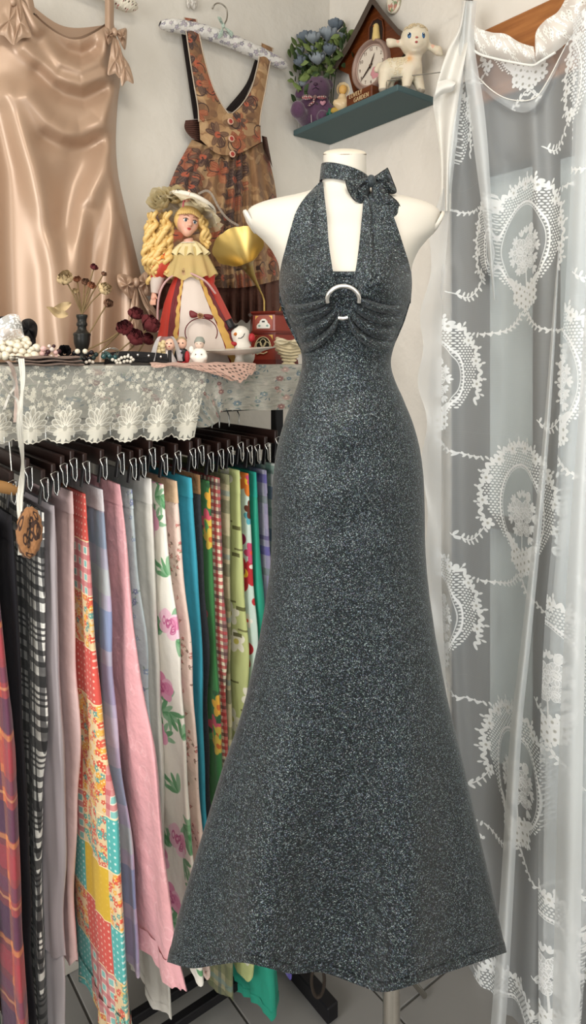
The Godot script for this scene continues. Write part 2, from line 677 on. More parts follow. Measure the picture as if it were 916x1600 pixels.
func setting() -> void:
	var nt := NoiseTexture2D.new()
	nt.width = 512
	nt.height = 512
	nt.seamless = true
	nt.noise = FastNoiseLite.new()
	nt.noise.frequency = 0.02
	nt.noise.fractal_octaves = 4
	mats.plaster = mt(col("d6d1c8"), 0.9, {"bump": nt, "tri": 1.2, "deep": 0.25})
	mats.cream_wall = mt(col("e2dcd3"), 0.9, {"bump": nt, "tri": 1.2, "deep": 0.3})
	var H := 2.95
	var wall := func(nm, parts, m):
		var b := B.new()
		for q in parts:
			b.box((q[0] + q[1]) / 2, q[1] - q[0], 0.0)
		return struct(b, nm, m)
	wall.call("wall_left", [[Vector3(-3.4, 0, -0.12), Vector3(0.12, H, 0)]], mats.plaster)
	# wall_right has the glazed door's opening
	wall.call("wall_right", [[Vector3(0, 0, 0), Vector3(0.12, H, 0.52)], [Vector3(0, 2.36, 0.52), Vector3(0.12, H, 1.62)], [Vector3(0, 0, 1.62), Vector3(0.12, H, 3.72)]], mats.cream_wall)
	wall.call("wall_front", [[Vector3(-3.4, 0, 3.6), Vector3(-2.6, H, 3.72)], [Vector3(-0.9, 0, 3.6), Vector3(0, H, 3.72)], [Vector3(-2.6, 0, 3.6), Vector3(-0.9, 0.55, 3.72)], [Vector3(-2.6, 2.45, 3.6), Vector3(-0.9, H, 3.72)]], mats.plaster)
	wall.call("wall_side", [[Vector3(-3.42, 0, 0), Vector3(-3.3, H, 0.75)], [Vector3(-3.42, 0, 2.25), Vector3(-3.3, H, 3.6)], [Vector3(-3.42, 0, 0.75), Vector3(-3.3, 1.05, 2.25)], [Vector3(-3.42, 2.45, 0.75), Vector3(-3.3, H, 2.25)]], mats.plaster)
	wall.call("ceiling", [[Vector3(-3.42, H, -0.12), Vector3(0.12, H + 0.1, 3.72)]], mats.plaster)
	var lamp := B.new().box(Vector3(-1.55, H - 0.01, 1.9), Vector3(0.94, 0.02, 0.94), 0.003)  # glowing panel added out of view to go with the overhead fill
	var glow := mt(Color(1, 0.97, 0.92), 0.6)
	glow.emission_enabled = true
	glow.emission = Color(1, 0.95, 0.88)
	glow.emission_energy_multiplier = 0.8
	solo(lamp, "ceiling_fill_panel", glow, "flat square fill light panel added on the unseen ceiling", "lamp")
	# floor: grey tiles with recessed joints
	var fl := wall.call("floor", [[Vector3(-3.4, -0.1, -0.12), Vector3(0.12, -0.004, 3.72)]], mt(col("55534f"), 0.8)) as Node3D
	var tiles := []
	for k in 3:
		var g: float = [0.56, 0.59, 0.53][k]
		var tm := B.new().box(Vector3.ZERO, Vector3(0.294, 0.008, 0.294), 0.0015).mesh()
		tm.surface_set_material(0, mt(Color(g, g * 0.985, g * 0.965), 0.45))
		tiles.append(tm)
	for i in 8:
		for j in 6:
			inst(tiles[(i * 5 + j * 3) % 3], "floor_tile", Vector3(-2.25 + i * 0.3, -0.004, 0.15 + j * 0.3), fl)
	struct(B.new().box(Vector3(-1.7, 0.05, 0.007), Vector3(3.4, 0.1, 0.014), 0.003), "baseboard_left", mt(col("c9c3b8"), 0.6))
	struct(B.new().box(Vector3(-0.007, 0.05, 0.26), Vector3(0.014, 0.1, 0.50), 0.003), "baseboard_right", mt(col("c9c3b8"), 0.6))
	# the glazed door behind the curtain
	var dark := mt(col("443c35"), 0.6)
	var b := B.new()
	b.box(Vector3(0.05, 1.18, 0.565), Vector3(0.09, 2.36, 0.09), 0.004)
	b.box(Vector3(0.05, 1.18, 1.55), Vector3(0.09, 2.36, 0.14), 0.004)
	b.box(Vector3(0.05, 2.23, 1.04), Vector3(0.09, 0.26, 0.86), 0.004)
	b.box(Vector3(0.05, 0.25, 1.04), Vector3(0.09, 0.5, 0.86), 0.004)
	b.box(Vector3(0.05, 1.2, 0.795), Vector3(0.07, 2.0, 0.052), 0.004)
	var d := struct(b, "door_1", dark)
	for q in [[0.61, 0.77, 1.16, 2.1], [0.82, 1.48, 1.16, 2.1], [0.61, 0.77, 0.5, 1.16], [0.82, 1.48, 0.5, 1.16]]:
		put(B.new().box(Vector3(0.065, (q[2] + q[3]) / 2, (q[0] + q[1]) / 2), Vector3(0.012, q[3] - q[2], q[1] - q[0]), 0.001), "pane", mt(col("c9d3d4"), 0.3), d)
	put(B.new().box(Vector3(0.05, 1.16, 1.04), Vector3(0.06, 0.03, 0.86), 0.004), "glazing_bar", dark, d)
	struct(B.new().box(Vector3(0.16, 1.2, 1.04), Vector3(0.03, 2.4, 1.3), 0.0), "wall_outer", mats.plaster)
	# windows that let the daylight in
	for q in [["window_1", Vector3(-1.75, 1.5, 3.66), 1.7, 0.0, 1.9], ["window_2", Vector3(-3.36, 1.75, 1.5), 1.5, PI / 2, 1.4]]:
		var w := B.new()
		w.xf = Transform3D(Basis(Vector3.UP, q[3]), q[1])
		for s in [-1.0, 1.0]:
			w.box(Vector3(s * (q[2] / 2 - 0.025), 0, 0), Vector3(0.05, q[4], 0.06), 0.003)
			w.box(Vector3(0, s * (q[4] / 2 - 0.025), 0), Vector3(q[2] - 0.1, 0.05, 0.06), 0.003)
		w.box(Vector3.ZERO, Vector3(0.04, q[4] - 0.1, 0.05), 0.003)
		struct(w, q[0], mt(col("e8e6e0"), 0.5))

# ------------------------------------------------------------------ clothes rack
func rack() -> void:
	var blk := mt(col("17161a"), 0.45)
	var r := thing("clothes_rack", "black metal clothes rack with a cloth-covered top shelf and skirts on its rail", "rack", Vector3(-1.0, 0, 0.33))
	put(B.new().box(Vector3(-1.06, TABLE - 0.014, 0.255), Vector3(1.32, 0.026, 0.41), 0.003), "top_board", mt(col("7d776c"), 0.7), r)
	put(B.new().tube([Vector3(-1.68, 1.479, 0.33), Vector3(-0.43, 1.479, 0.33)], 0.011, 12), "rail", blk, r)
	put(B.new().box(Vector3(-1.05, 1.52, 0.2), Vector3(1.24, 0.05, 0.025), 0.003), "cross_beam", blk, r)
	for x in [-0.44, -1.66]:
		put(B.new().box(Vector3(x, 0.8, 0.30), Vector3(0.025, 1.5, 0.025), 0.002), "post", blk, r)
		put(B.new().box(Vector3(x, 0.028, 0.31), Vector3(0.034, 0.04, 0.44), 0.003), "foot", blk, r)
	put(B.new().box(Vector3(-1.05, 0.07, 0.29), Vector3(1.2, 0.022, 0.022), 0.002), "lower_bar", blk, r)
	put(B.new().box(Vector3(-1.05, 0.07, 0.36), Vector3(1.2, 0.022, 0.022), 0.002), "lower_bar", blk, r)

var hanger0: Node3D

func hanger(x: float, y: float, label: String, bar: Material = null) -> Node3D:
	if hanger0 == null:
		var wood := mt(col("241512"), 0.4)
		var chrome := mt(col("b9b9b6"), 0.25, {"metal": 1.0})
		var h := Node3D.new()
		h.name = "clip_hanger"
		put(B.new().box(Vector3(0, 0.036, -0.004), Vector3(0.009, 0.032, 0.33), 0.002), "bar", wood, h, true)
		var p := [Vector3(0, 0.06, 0), Vector3(0, 0.085, 0)]
		for k in 9:
			var a := PI * (1.0 - k / 8.0 * 1.15)
			p.append(Vector3(0, 0.105 + sin(a) * 0.016, cos(a) * 0.016 + 0.0))
		put(B.new().tube(p, 0.0018, 6), "hook", chrome, h, true)
		for s in [1.0, -1.0]:
			var c := put(B.new().box(Vector3(0.0045, 0.010, s * 0.158), Vector3(0.0025, 0.036, 0.013), 0.0008, Basis(Vector3.BACK, 0.06)).box(Vector3(-0.0048, 0.008, s * 0.158), Vector3(0.0025, 0.040, 0.013), 0.0008, Basis(Vector3.BACK, -0.12)), "clip", blackish(), h, true)
			put(B.new().tube([Vector3(0.0065, 0.036, s * 0.166), Vector3(0.0065, 0.004, s * 0.168), Vector3(0.003, -0.006, s * 0.170), Vector3(-0.002, 0.002, s * 0.170), Vector3(-0.003, 0.022, s * 0.170), Vector3(-0.0072, 0.034, s * 0.166), Vector3(0.0, 0.038, s * 0.168), Vector3(0.0065, 0.036, s * 0.166)], 0.0013, 5), "clip_wire", chrome, c, true)
		hanger0 = h
	var o: Node3D = hanger0.duplicate()
	o.name = numbered("clip_hanger")
	add_child(o)
	o.position = Vector3(x, y, 0.33)
	o.get_node("hook").scale = Vector3(1, (1.477 - y) / 0.105, 1)
	tag(o, label, "hanger", "clip hangers on the rack rail")
	return o

func blackish() -> Material:
	if not mats.has("black"):
		mats.black = mt(col("141316"), 0.4)
	return mats.black

func skirt(nm: String, label: String, cat: String, m: Material, tp: float, ty: float, bp: float, bpy: float, o := {}) -> Node3D:
	var zt: float = o.get("zt", 0.49)
	var a := on_z(tp, ty, zt)
	var lean: float = o.get("lean", 0.055) * (bpy - ty) / 800.0
	var b := on_x(bp, bpy, a.x + lean)
	var bt: float = o.get("bt", 0.008)
	var bb: float = o.get("bb", 0.0115)
	var wave: float = o.get("wave", 0.0045)
	var ph := rng.randf() * TAU
	var kz: float = o.get("k", 58.0)
	var exp_: float = o.get("e", 1.1)
	var nar: float = o.get("waist", 0.25)
	var zb0: float = o.get("zb", 0.17)
	var zb1: float = maxf(0.05, 0.30 - (b.z - 0.33) * 0.8)
	var root := thing(nm, label, cat, Vector3(a.x + lean, b.y, 0.33), 0.0, o.get("group", "skirts clipped on the rack"))
	var us: float = o.get("us", 3.0)
	var shape := func(g: float, w: float, grow: float) -> Vector3:
		var an := g * TAU
		var y := lerpf(a.y, b.y, w)
		var fl := pow(w, exp_)
		var zf := lerpf(zt, b.z, fl) + grow
		var zk := lerpf(zb0, zb1, fl)
		var th := lerpf(bt, bb, minf(1.0, w * 2.5)) * (nar + (1 - nar) * minf(1.0, w * 14.0)) + grow
		var zz := (zf + zk) / 2 + (zf - zk) / 2 * cos(an)
		zz += (0.008 * sin(y * 11.0 + ph) + 0.004 * sin(y * 27.0 + 2.0 * ph)) * minf(1.0, w * 2.5) * maxf(0.0, cos(an))
		var s := sin(an)
		var xx := a.x + lean * w + th * signf(s) * pow(absf(s), 0.72) * (1.0 + 0.16 * sin(zz * 190.0 + ph) + 0.12 * sin(an * 9.0 + ph) * w)
		xx += 0.0022 * minf(1.0, w * 3.0) * sin(y * 8.0 + ph * 3.0)
		xx += wave * minf(1.0, w * 3.0) * sin(zz * kz + ph + w * 2.0)
		y -= 0.008 * w * sin(an * 5.0 + ph) * w
		return Vector3(xx, y, zz)
	var uvf := func(_g, _w, p: Vector3) -> Vector2: return Vector2(p.z * us, -p.y * us)
	put(B.new().grid(56, 44, func(g, w): return shape.call(g, w, 0.0), true, uvf), "cloth", m, root)
	put(B.new().grid(48, 3, func(g, w): return shape.call(g, w * 0.045, 0.0014), true, uvf), "waistband", o.get("band", m), root)
	if not o.has("ruffle"):
		put(B.new().grid(56, 2, func(g, w): return shape.call(g, 0.984 + w * 0.0165, 0.0009), true, uvf), "hem", m, root)
	if o.has("ruffle"):
		put(B.new().grid(90, 4, func(g, w):
			var q: Vector3 = shape.call(g, 0.965 + w * 0.05, 0.003 + 0.004 * w * sin(g * 190.0))
			return q, true, uvf), "ruffle", o.get("rufmat", m), root)
	if o.has("tier"):
		put(B.new().grid(60, 30, func(g, w): return shape.call(g, w * 0.82, 0.0025 + 0.003 * w * (0.5 + 0.5 * sin(g * 70.0))), true, uvf), "upper_tier", o.tier, root)
	if o.get("hang", true):
		hanger(a.x, a.y + 0.026, o.hl if o.has("hl") else "dark clip hanger of the " + " ".join(label.split(" ").slice(0, 11)))
	return root

func crumple() -> NoiseTexture2D:
	if not mats.has("crumple"):
		var t := NoiseTexture2D.new()
		t.width = 256
		t.height = 256
		t.seamless = true
		t.noise = FastNoiseLite.new()
		t.noise.frequency = 0.018
		t.noise.fractal_octaves = 5
		mats.crumple = t
	return mats.crumple

func plain_cloth(c: String, rough := 0.75, o := {}) -> StandardMaterial3D:
	return mt(col(c), rough, o.merged({"rim": 0.3, "bump": crumple(), "deep": 0.2}))

func print_cloth(p: Pt, o := {}) -> StandardMaterial3D:
	return mt(Color.WHITE, o.get("rough", 0.8), o.merged({"tex": p.tex(), "rim": 0.25, "bump": crumple(), "deep": 0.2, "uv": [1.0, float(p.w) / p.h]}))

func skirts() -> void:
	var g := RandomNumberGenerator.new()
	g.seed = 21
	# prints
	var madras := Pt.new(256, 256, col("b4463c"))
	madras.plaid([[0.0, 0.3, col("2a2848")], [0.3, 0.06, col("d89a5a")], [0.42, 0.2, col("6b3d52")], [0.7, 0.05, col("c8283c")], [0.8, 0.14, col("3a2c54")]], [[0.03, 0.3, col("2c2a50")], [0.34, 0.05, col("dc9c54")], [0.45, 0.22, col("a33a44")], [0.75, 0.14, col("553a58")], [0.93, 0.03, col("e0b070")]])
	var bw := Pt.new(256, 256, col("e4e2dc"))
	bw.plaid([[0.0, 0.17, col("141416")], [0.24, 0.04, col("141416")], [0.33, 0.04, col("141416")], [0.42, 0.04, col("141416")], [0.62, 0.08, col("2a2a2c")], [0.8, 0.08, col("2a2a2c")]], [[0.0, 0.17, col("141416")], [0.25, 0.04, col("18181a")], [0.34, 0.04, col("18181a")], [0.43, 0.04, col("18181a")], [0.6, 0.08, col("18181a")], [0.78, 0.08, col("18181a")]], 0.68)
	var pw := Pt.new(512, 1024, col("e2cdaa"))   # patchwork
	var cells := [["f", "d0503c", "e0a040"], ["p", "b8545c", "6cb8b4"], ["f", "e8a848", "d85c44"], ["d", "d4564c", "ecd4c0"], ["f", "dcae48", "5fa49c"], ["d", "56b2ae", "e8f0ec"], ["f", "5fa8a0", "d8604c"], ["y", "d8b030", "e8c864"]]
	var order := [0, 1, 2, 3, 4, 6, 5, 2, 1, 4, 7, 2, 3, 5, 4, 0, 2, 1, 6, 3, 5, 4, 2, 7, 3, 5, 4, 6, 1, 2, 0, 5]
	for j in 8:
		for i in 4:
			var q = cells[order[(j * 4 + i + (j % 3)) % 32]]
			var x0 := i * 128
			var y0 := j * 128
			if q[0] == "f":
				pw.rect(x0, y0, 128, 128, col("e0c79c"))
				for k in 120:
					pw.flower(x0 + g.randf() * 122 + 3, y0 + g.randf() * 122 + 3, g.randf_range(5, 9), 5, [col(q[1]), col(q[2]), col("cf6a58"), col("6a9c94"), col("e0b45c")][k % 5 if g.randf() < 0.5 else k % 2], col("f4e6b8"), g.randf() * 6)
			elif q[0] == "p":
				pw.rect(x0, y0, 128, 128, col("eadfce"))
				for k in 4:
					pw.rect(x0 + k * 32, y0, 14, 128, col(q[1]), 0.6)
					pw.rect(x0, y0 + k * 32, 128, 13, col(q[1]), 0.6)
					for l in 4:
						pw.rect(x0 + k * 32 + 16, y0 + l * 32 + 15, 13, 14, col(q[2]), 0.8)
			else:
				pw.rect(x0, y0, 128, 128, col(q[1]))
				for k in 64:
					pw.ell(x0 + (k % 8) * 16 + 8, y0 + int(k / 8.0) * 16 + 8, 2.8, 2.8, 0, col(q[2]), 0.8 if q[0] == "d" else 0.3)
			pw.line(Vector2(x0, y0), Vector2(x0 + 127, y0), 3, col("f2dcae"))
	var lav := Pt.new(256, 512, col("a9a6b8"))
	lav.plaid([[0.0, 0.2, col("b8a4c4")], [0.25, 0.15, col("7f95b4")], [0.5, 0.22, col("cfc6c8")], [0.8, 0.1, col("8aa0a8")]], [[0.0, 0.15, col("8c86ac")], [0.2, 0.12, col("c9b9c9")], [0.4, 0.14, col("6f8fa8")], [0.62, 0.1, col("b5c4b8")], [0.78, 0.16, col("5f7fb0")]])
	var jac := Pt.new(256, 256, col("e0a6ac"))
	for k in 14:
		var x := g.randf() * 256
		var y := g.randf() * 256
		jac.ell(x, y, 16, 16, 0, col("e8b6ba"), 0.8, 0.8)
		jac.ell(x + 16, y + 10, 9, 9, 0, col("e8b6ba"), 0.8, 0.7)
	var denim := Pt.new(256, 256, col("b3bec2"))
	denim.scatter(g, 26, 5, 9, [col("7c86a4"), col("8f9fb4")], col("d8dcd8"), col("8a9c94"))
	var wleaf := Pt.new(256, 512, col("eee9df"))
	for k in 26:
		var x := g.randf() * 256
		var y := g.randf() * 512
		var a := g.randf() * TAU
		for l in 4:
			wleaf.ell(x + cos(a + l * 0.5) * 24, y + sin(a + l * 0.5) * 24, 22, 6, a + l * 0.5, col("7fb087" if l % 2 else "4f8f5c"), 0.85)
	for k in 7:
		wleaf.peony(g.randf() * 256, g.randf() * 512, 38, col("e58fb4"), col("b8447c"), col("f6d4e0"), g)
	var ditsy := Pt.new(256, 256, col("e8cfc4"))
	ditsy.scatter(g, 90, 3, 5, [col("b86a68"), col("7a5a54"), col("c98a84")], col("e8d8c0"), col("8a8468"))
	var stripe := Pt.new(64, 64, col("e8e6de"))
	stripe.plaid([[0.0, 0.45, col("22252c")]], [], 0.95)
	var green := Pt.new(256, 512, col("3d7c46"))
	green.scatter(g, 12, 26, 36, [col("c8404c"), col("d4566a")], col("e8c24a"), col("2c5c38"))
	green.scatter(g, 8, 24, 30, [col("e0a83c"), col("d8b84c")], col("c86a30"), col("5ca05c"))
	green.scatter(g, 6, 18, 26, [col("7a5c94")], col("d8c4e0"), col("2c5c38"))
	var ging := Pt.new(128, 128, col("ece2c8"))
	ging.plaid([[0.0, 0.12, col("b8343a")], [0.25, 0.12, col("b8343a")], [0.5, 0.12, col("b8343a")], [0.75, 0.12, col("5a2430")]], [[0.0, 0.12, col("b8343a")], [0.25, 0.12, col("b8343a")], [0.5, 0.12, col("b8343a")], [0.75, 0.12, col("4a3438")]], 0.6)
	var olive := Pt.new(256, 256, col("a8a280"))
	olive.plaid([[0.0, 0.2, col("5c6448")], [0.3, 0.1, col("c8c0a0")], [0.5, 0.24, col("6c7a54")], [0.85, 0.06, col("3e5058")]], [[0.0, 0.2, col("4e5640")], [0.3, 0.12, col("c0b898")], [0.55, 0.2, col("66704c")], [0.85, 0.08, col("6a8a90")]])
	var lime := Pt.new(256, 512, col("c3cc8c"))
	for k in 9:
		lime.rect((k % 3) * 86, k * 57, 84, 4, col("5c5c34"), 0.7)
		lime.flower(g.randf() * 256, k * 57 + 28, 25, 5, col("f1efdc"), col("d8d070"), k)
		lime.rect(int(g.randf() * 230), k * 57 + 10, 22, 8, col("54542e"), 0.8)
	var retro := Pt.new(256, 512, col("c9dcd4"))
	retro.scatter(g, 10, 30, 42, [col("8c1c4c"), col("d8782c"), col("b82c34")], col("f0c838"))
	retro.scatter(g, 26, 14, 22, [col("58a8b8"), col("e8e4dc"), col("c84870"), col("5c2c1c")], col("e8503c"))
	var purp := Pt.new(256, 256, col("8f8aa6"))
	purp.plaid([[0.0, 0.16, col("4c3f86")], [0.3, 0.2, col("a8a4b0")], [0.6, 0.12, col("56628a")], [0.85, 0.05, col("d8d4e0")]], [[0.0, 0.12, col("3c3494")], [0.3, 0.1, col("6a7c70")], [0.55, 0.2, col("a49ab4")], [0.85, 0.06, col("3f3568")]])
	var blueg := Pt.new(128, 128, col("cfd6d2"))
	blueg.plaid([[0.0, 0.3, col("2f4f7c")], [0.5, 0.2, col("4f7c6c")]], [[0.0, 0.3, col("2f4f7c")], [0.5, 0.2, col("4f7c6c")]])
	var leop := Pt.new(256, 256, col("8f6440"))
	for k in 34:
		leop.ell(g.randf() * 256, g.randf() * 256, g.randf_range(14, 24), g.randf_range(14, 26), g.randf() * 6, col("33201a"), 0.95, 0.55)
	mats.leopard = print_cloth(leop)
	mats.blue_gingham = print_cloth(blueg)

	skirt("skirt", "moss green skirt edge at the far left end of the rack, mostly out of frame", "skirt", plain_cloth("4f7a5c"), -38, 830, -4, 1640)
	skirt("skirt", "madras plaid skirt in orange, red and navy at the left end of the rack", "skirt", print_cloth(madras), -12, 822, 46, 1680, {"us": 5.0, "bb": 0.014})
	skirt("skirt", "plain black skirt between the madras plaid and the black and white check", "skirt", plain_cloth("15141a"), 18, 805, 52, 1660, {"hang": true})
	skirt("trousers", "black and white checked trousers hanging beside the leopard scrunchie", "trousers", print_cloth(bw), 68, 800, 66, 1680, {"us": 8.0, "bb": 0.013, "lean": 0.03, "group": "trousers on the rack"})
	skirt("skirt", "lavender grey chiffon skirt with two tiered layers", "skirt", mt(col("b6b0b4"), 0.6, {"rim": 0.4, "back": Color(0.4, 0.38, 0.4)}), 84, 790, 98, 1640, {"tier": mt(col("a59ca0"), 0.6, {"rim": 0.3}), "k": 60.0, "wave": 0.005, "lean": 0.04})
	skirt("trousers", "dusty pale pink trousers with a wide waistband next to the patchwork skirt", "trousers", plain_cloth("cfb2b0"), 113, 768, 120, 1500, {"band": plain_cloth("d3b8b8"), "lean": 0.04, "group": "trousers on the rack"})
	skirt("skirt", "patchwork maxi skirt in red, turquoise and yellow prints with a gathered tier", "skirt", print_cloth(pw), 133, 772, 208, 1640, {"us": 2.4, "bb": 0.016, "ruffle": true, "e": 1.35})
	skirt("skirt", "pastel lavender and blue plaid skirt between patchwork and plain pink", "skirt", print_cloth(lav), 160, 765, 214, 1525, {"us": 4.0, "band": plain_cloth("cfccd0")})
	skirt("skirt", "rose pink jacquard skirt with a frayed hem", "skirt", print_cloth(jac, {"rough": 0.5}), 187, 757, 285, 1545, {"us": 5.0, "ruffle": true, "bb": 0.014, "e": 1.15})
	skirt("skirt", "pale washed blue skirt with small faded flowers behind the pink skirt", "skirt", print_cloth(denim), 206, 765, 248, 1420, {"us": 5.0, "wave": 0.006, "e": 0.8})
	skirt("skirt", "crinkled plain white cotton skirt with a gathered top", "skirt", plain_cloth("dcd8d0"), 236, 748, 262, 1590, {"k": 70.0, "bb": 0.013, "bt": 0.011, "band": plain_cloth("e4e0da")})
	skirt("skirt", "white skirt with green leaves and pink peonies", "skirt", print_cloth(wleaf), 255, 757, 318, 1532, {"us": 4.4, "bb": 0.013})
	skirt("skirt", "blush skirt with a ditsy brown print and shirred top", "skirt", print_cloth(ditsy), 276, 752, 330, 1520, {"us": 5.0, "bb": 0.013, "bt": 0.012, "band": plain_cloth("d8b898")})
	skirt("skirt", "plain turquoise blue skirt with a ruched waist", "skirt", plain_cloth("3d9fb8"), 299, 747, 330, 1430, {"bb": 0.012, "bt": 0.010, "k": 60.0, "band": plain_cloth("3fa6bd"), "e": 0.9})
	skirt("skirt", "narrow black and white striped skirt with a brown top", "skirt", print_cloth(stripe), 312, 742, 334, 1400, {"us": 11.0, "band": plain_cloth("8f6a48"), "bb": 0.009})
	skirt("skirt", "emerald green skirt with big red and yellow flowers", "skirt", print_cloth(green), 327, 752, 356, 1470, {"us": 4.4, "bb": 0.013, "e": 0.9})
	skirt("skirt", "cream skirt with a red gingham check", "skirt", print_cloth(ging), 343, 747, 366, 1480, {"us": 16.0, "bb": 0.010, "bt": 0.011, "e": 0.9})
	skirt("skirt", "olive and cream plaid skirt next to the gingham one", "skirt", print_cloth(olive), 358, 742, 358, 1560, {"us": 7.0, "bb": 0.012, "lean": 0.03})
	skirt("skirt", "yellow green patch skirt with white flowers", "skirt", print_cloth(lime), 374, 735, 395, 1535, {"us": 3.6, "bb": 0.011, "bt": 0.010})
	skirt("skirt", "retro flower skirt in magenta, orange and pale blue", "skirt", print_cloth(retro), 388, 740, 415, 1480, {"us": 3.6, "bb": 0.011})
	skirt("skirt", "long jade green skirt whose gathered hem shows below the grey gown", "skirt", plain_cloth("2f9f86", 0.45), 400, 738, 428, 1588, {"bb": 0.030, "bt": 0.010, "k": 50.0, "band": plain_cloth("2aa294")})
	skirt("skirt", "purple and grey plaid skirt against the gown's hip", "skirt", print_cloth(purp), 416, 735, 455, 1530, {"us": 6.0, "bb": 0.011})
	skirt("skirt", "blue and white checked skirt, last on the rail before the gown", "skirt", print_cloth(blueg), 432, 725, 462, 1440, {"us": 10.0, "bb": 0.010})
	for q in [[43, "empty dark clip hanger between the black skirt and the checked trousers"], [98, "empty dark clip hanger between the grey chiffon skirt and the pink trousers"], [221, "empty dark clip hanger between the washed blue skirt and the plain white one"]]:
		var p := on_z(q[0], 740.0, 0.49)
		hanger(p.x, 1.366, q[1])
	# the scrunchie and the tan hanger in front, at the left
	var sp := on_z(46, 832, 0.55)
	var sc := B.new()
	sc.xf = Transform3D(Basis(Vector3.UP, YAW + 0.5), sp)
	sc.grid(40, 10, func(u, w):
		var a: float = u * TAU
		var r: float = 0.011 + 0.0011 * sin(a * 15.0)
		return Vector3(cos(a) * 0.011 + cos(a) * r * cos(w * TAU), sin(a) * 0.034 + sin(a) * r * cos(w * TAU), r * sin(w * TAU)), true)
	solo(sc, "scrunchie", mats.leopard, "brown leopard print scrunchie hanging in front of the checked trousers", "scrunchie")
	var th := thing("wooden_hanger", "tan wooden hanger arm sticking out at the left edge of the rack", "hanger", on_z(-30, 775, 0.5))
	var hp := []
	for k in 8:
		hp.append(on_z(-70 + k * 15.0, 752 + pow(k / 7.0, 2.0) * 18.0, 0.515 - k * 0.004))
	put(B.new().tube(hp, [0.012, 0.012, 0.012, 0.012, 0.011, 0.011, 0.010, 0.006], 10), "arm", mt(col("a37a4c"), 0.5), th)
	put(B.new().tube([on_z(15, 690, 0.45), on_z(19, 750, 0.47), on_z(21, 757, 0.50)], 0.0016, 6), "hook", mt(col("b9b9b6"), 0.25, {"metal": 1.0}), th)
	# long white ribbon
	var rb := []
	for k in 30:
		rb.append(Vector2(33 + 2.5 * sin(k * 0.5) - (3 if k > 24 else 0), 560 + k * 10.6))
	solo(B.new().grid(4, 58, func(u, w):
		var p: Vector2 = cv(rb, w)
		var wd: float = 5.0 * (0.45 + 0.55 * absf(cos(w * 9.0)))
		return on_z(p.x + (u - 0.5) * 2.0 * wd, p.y, 0.535 + 0.012 * sin(w * 9.0) + 0.006 * sin(w * 9.0) * (u - 0.5))), "ribbon", plain_cloth("dedbd0", 0.5), "long narrow white satin ribbon dangling in front of the rack", "ribbon")

# ------------------------------------------------------------------ mannequin and gown (local frame: x right, z towards the viewer)
const DM := 1.12
const MX := 82.0
var skin_rows := []
var gown_rows := []

func mrow(rows: Array, y: float) -> Array:   # [left, right, half depth] at a height given in the rows' own scale
	var m := rows.size()
	var i := 0
	while i < m - 2 and rows[i + 1][0] < y:
		i += 1
	var f := clampf((y - rows[i][0]) / (rows[i + 1][0] - rows[i][0]), 0.0, 1.0)
	var o := []
	for k in [1, 2, 3]:
		var a: float = rows[i][k]
		var b: float = rows[i + 1][k]
		var pa: float = rows[maxi(i - 1, 0)][k]
		var pb: float = rows[mini(i + 2, m - 1)][k]
		var ta := (b - pa) * 0.5
		var tb := (pb - a) * 0.5
		if i == 0: ta = b - a
		if i == m - 2: tb = b - a
		var f2 := f * f
		var f3 := f2 * f
		o.append((2 * f3 - 3 * f2 + 1) * a + (f3 - 2 * f2 + f) * ta + (-2 * f3 + 3 * f2) * b + (f3 - f2) * tb)
	return o

func mloc(px: float, py: float, z: float) -> Vector3:
	return Vector3((px - CX) / F * (DM - z) - MX / F * DM, EYE + (HY - py) / F * (DM - z), z)

func bust(px: float, py: float) -> float:
	var s := 0.0
	for cx in [484.0, 597.0]:
		var dx: float = (px - cx) / 44.0
		var dy: float = (py - 438.0) / (52.0 if py < 438.0 else 38.0)
		s += 0.036 * exp(-dx * dx - dy * dy)
	return s

func front(px: float, py: float) -> float:   # depth of the body's front at that spot
	var r := mrow(skin_rows, py)
	var cx: float = (r[0] + r[1]) / 2
	var hw: float = (r[1] - r[0]) / 2
	var q := clampf(absf(px - cx) / hw, 0.0, 1.0)
	return r[2] * pow(1.0 - pow(q, 2.2), 1.0 / 2.2) + bust(px, py) * (1.0 - pow(q, 6.0))

func mfront(px: float, py: float, off: float) -> Vector3:
	return mloc(px, py, front(px, py) + off)

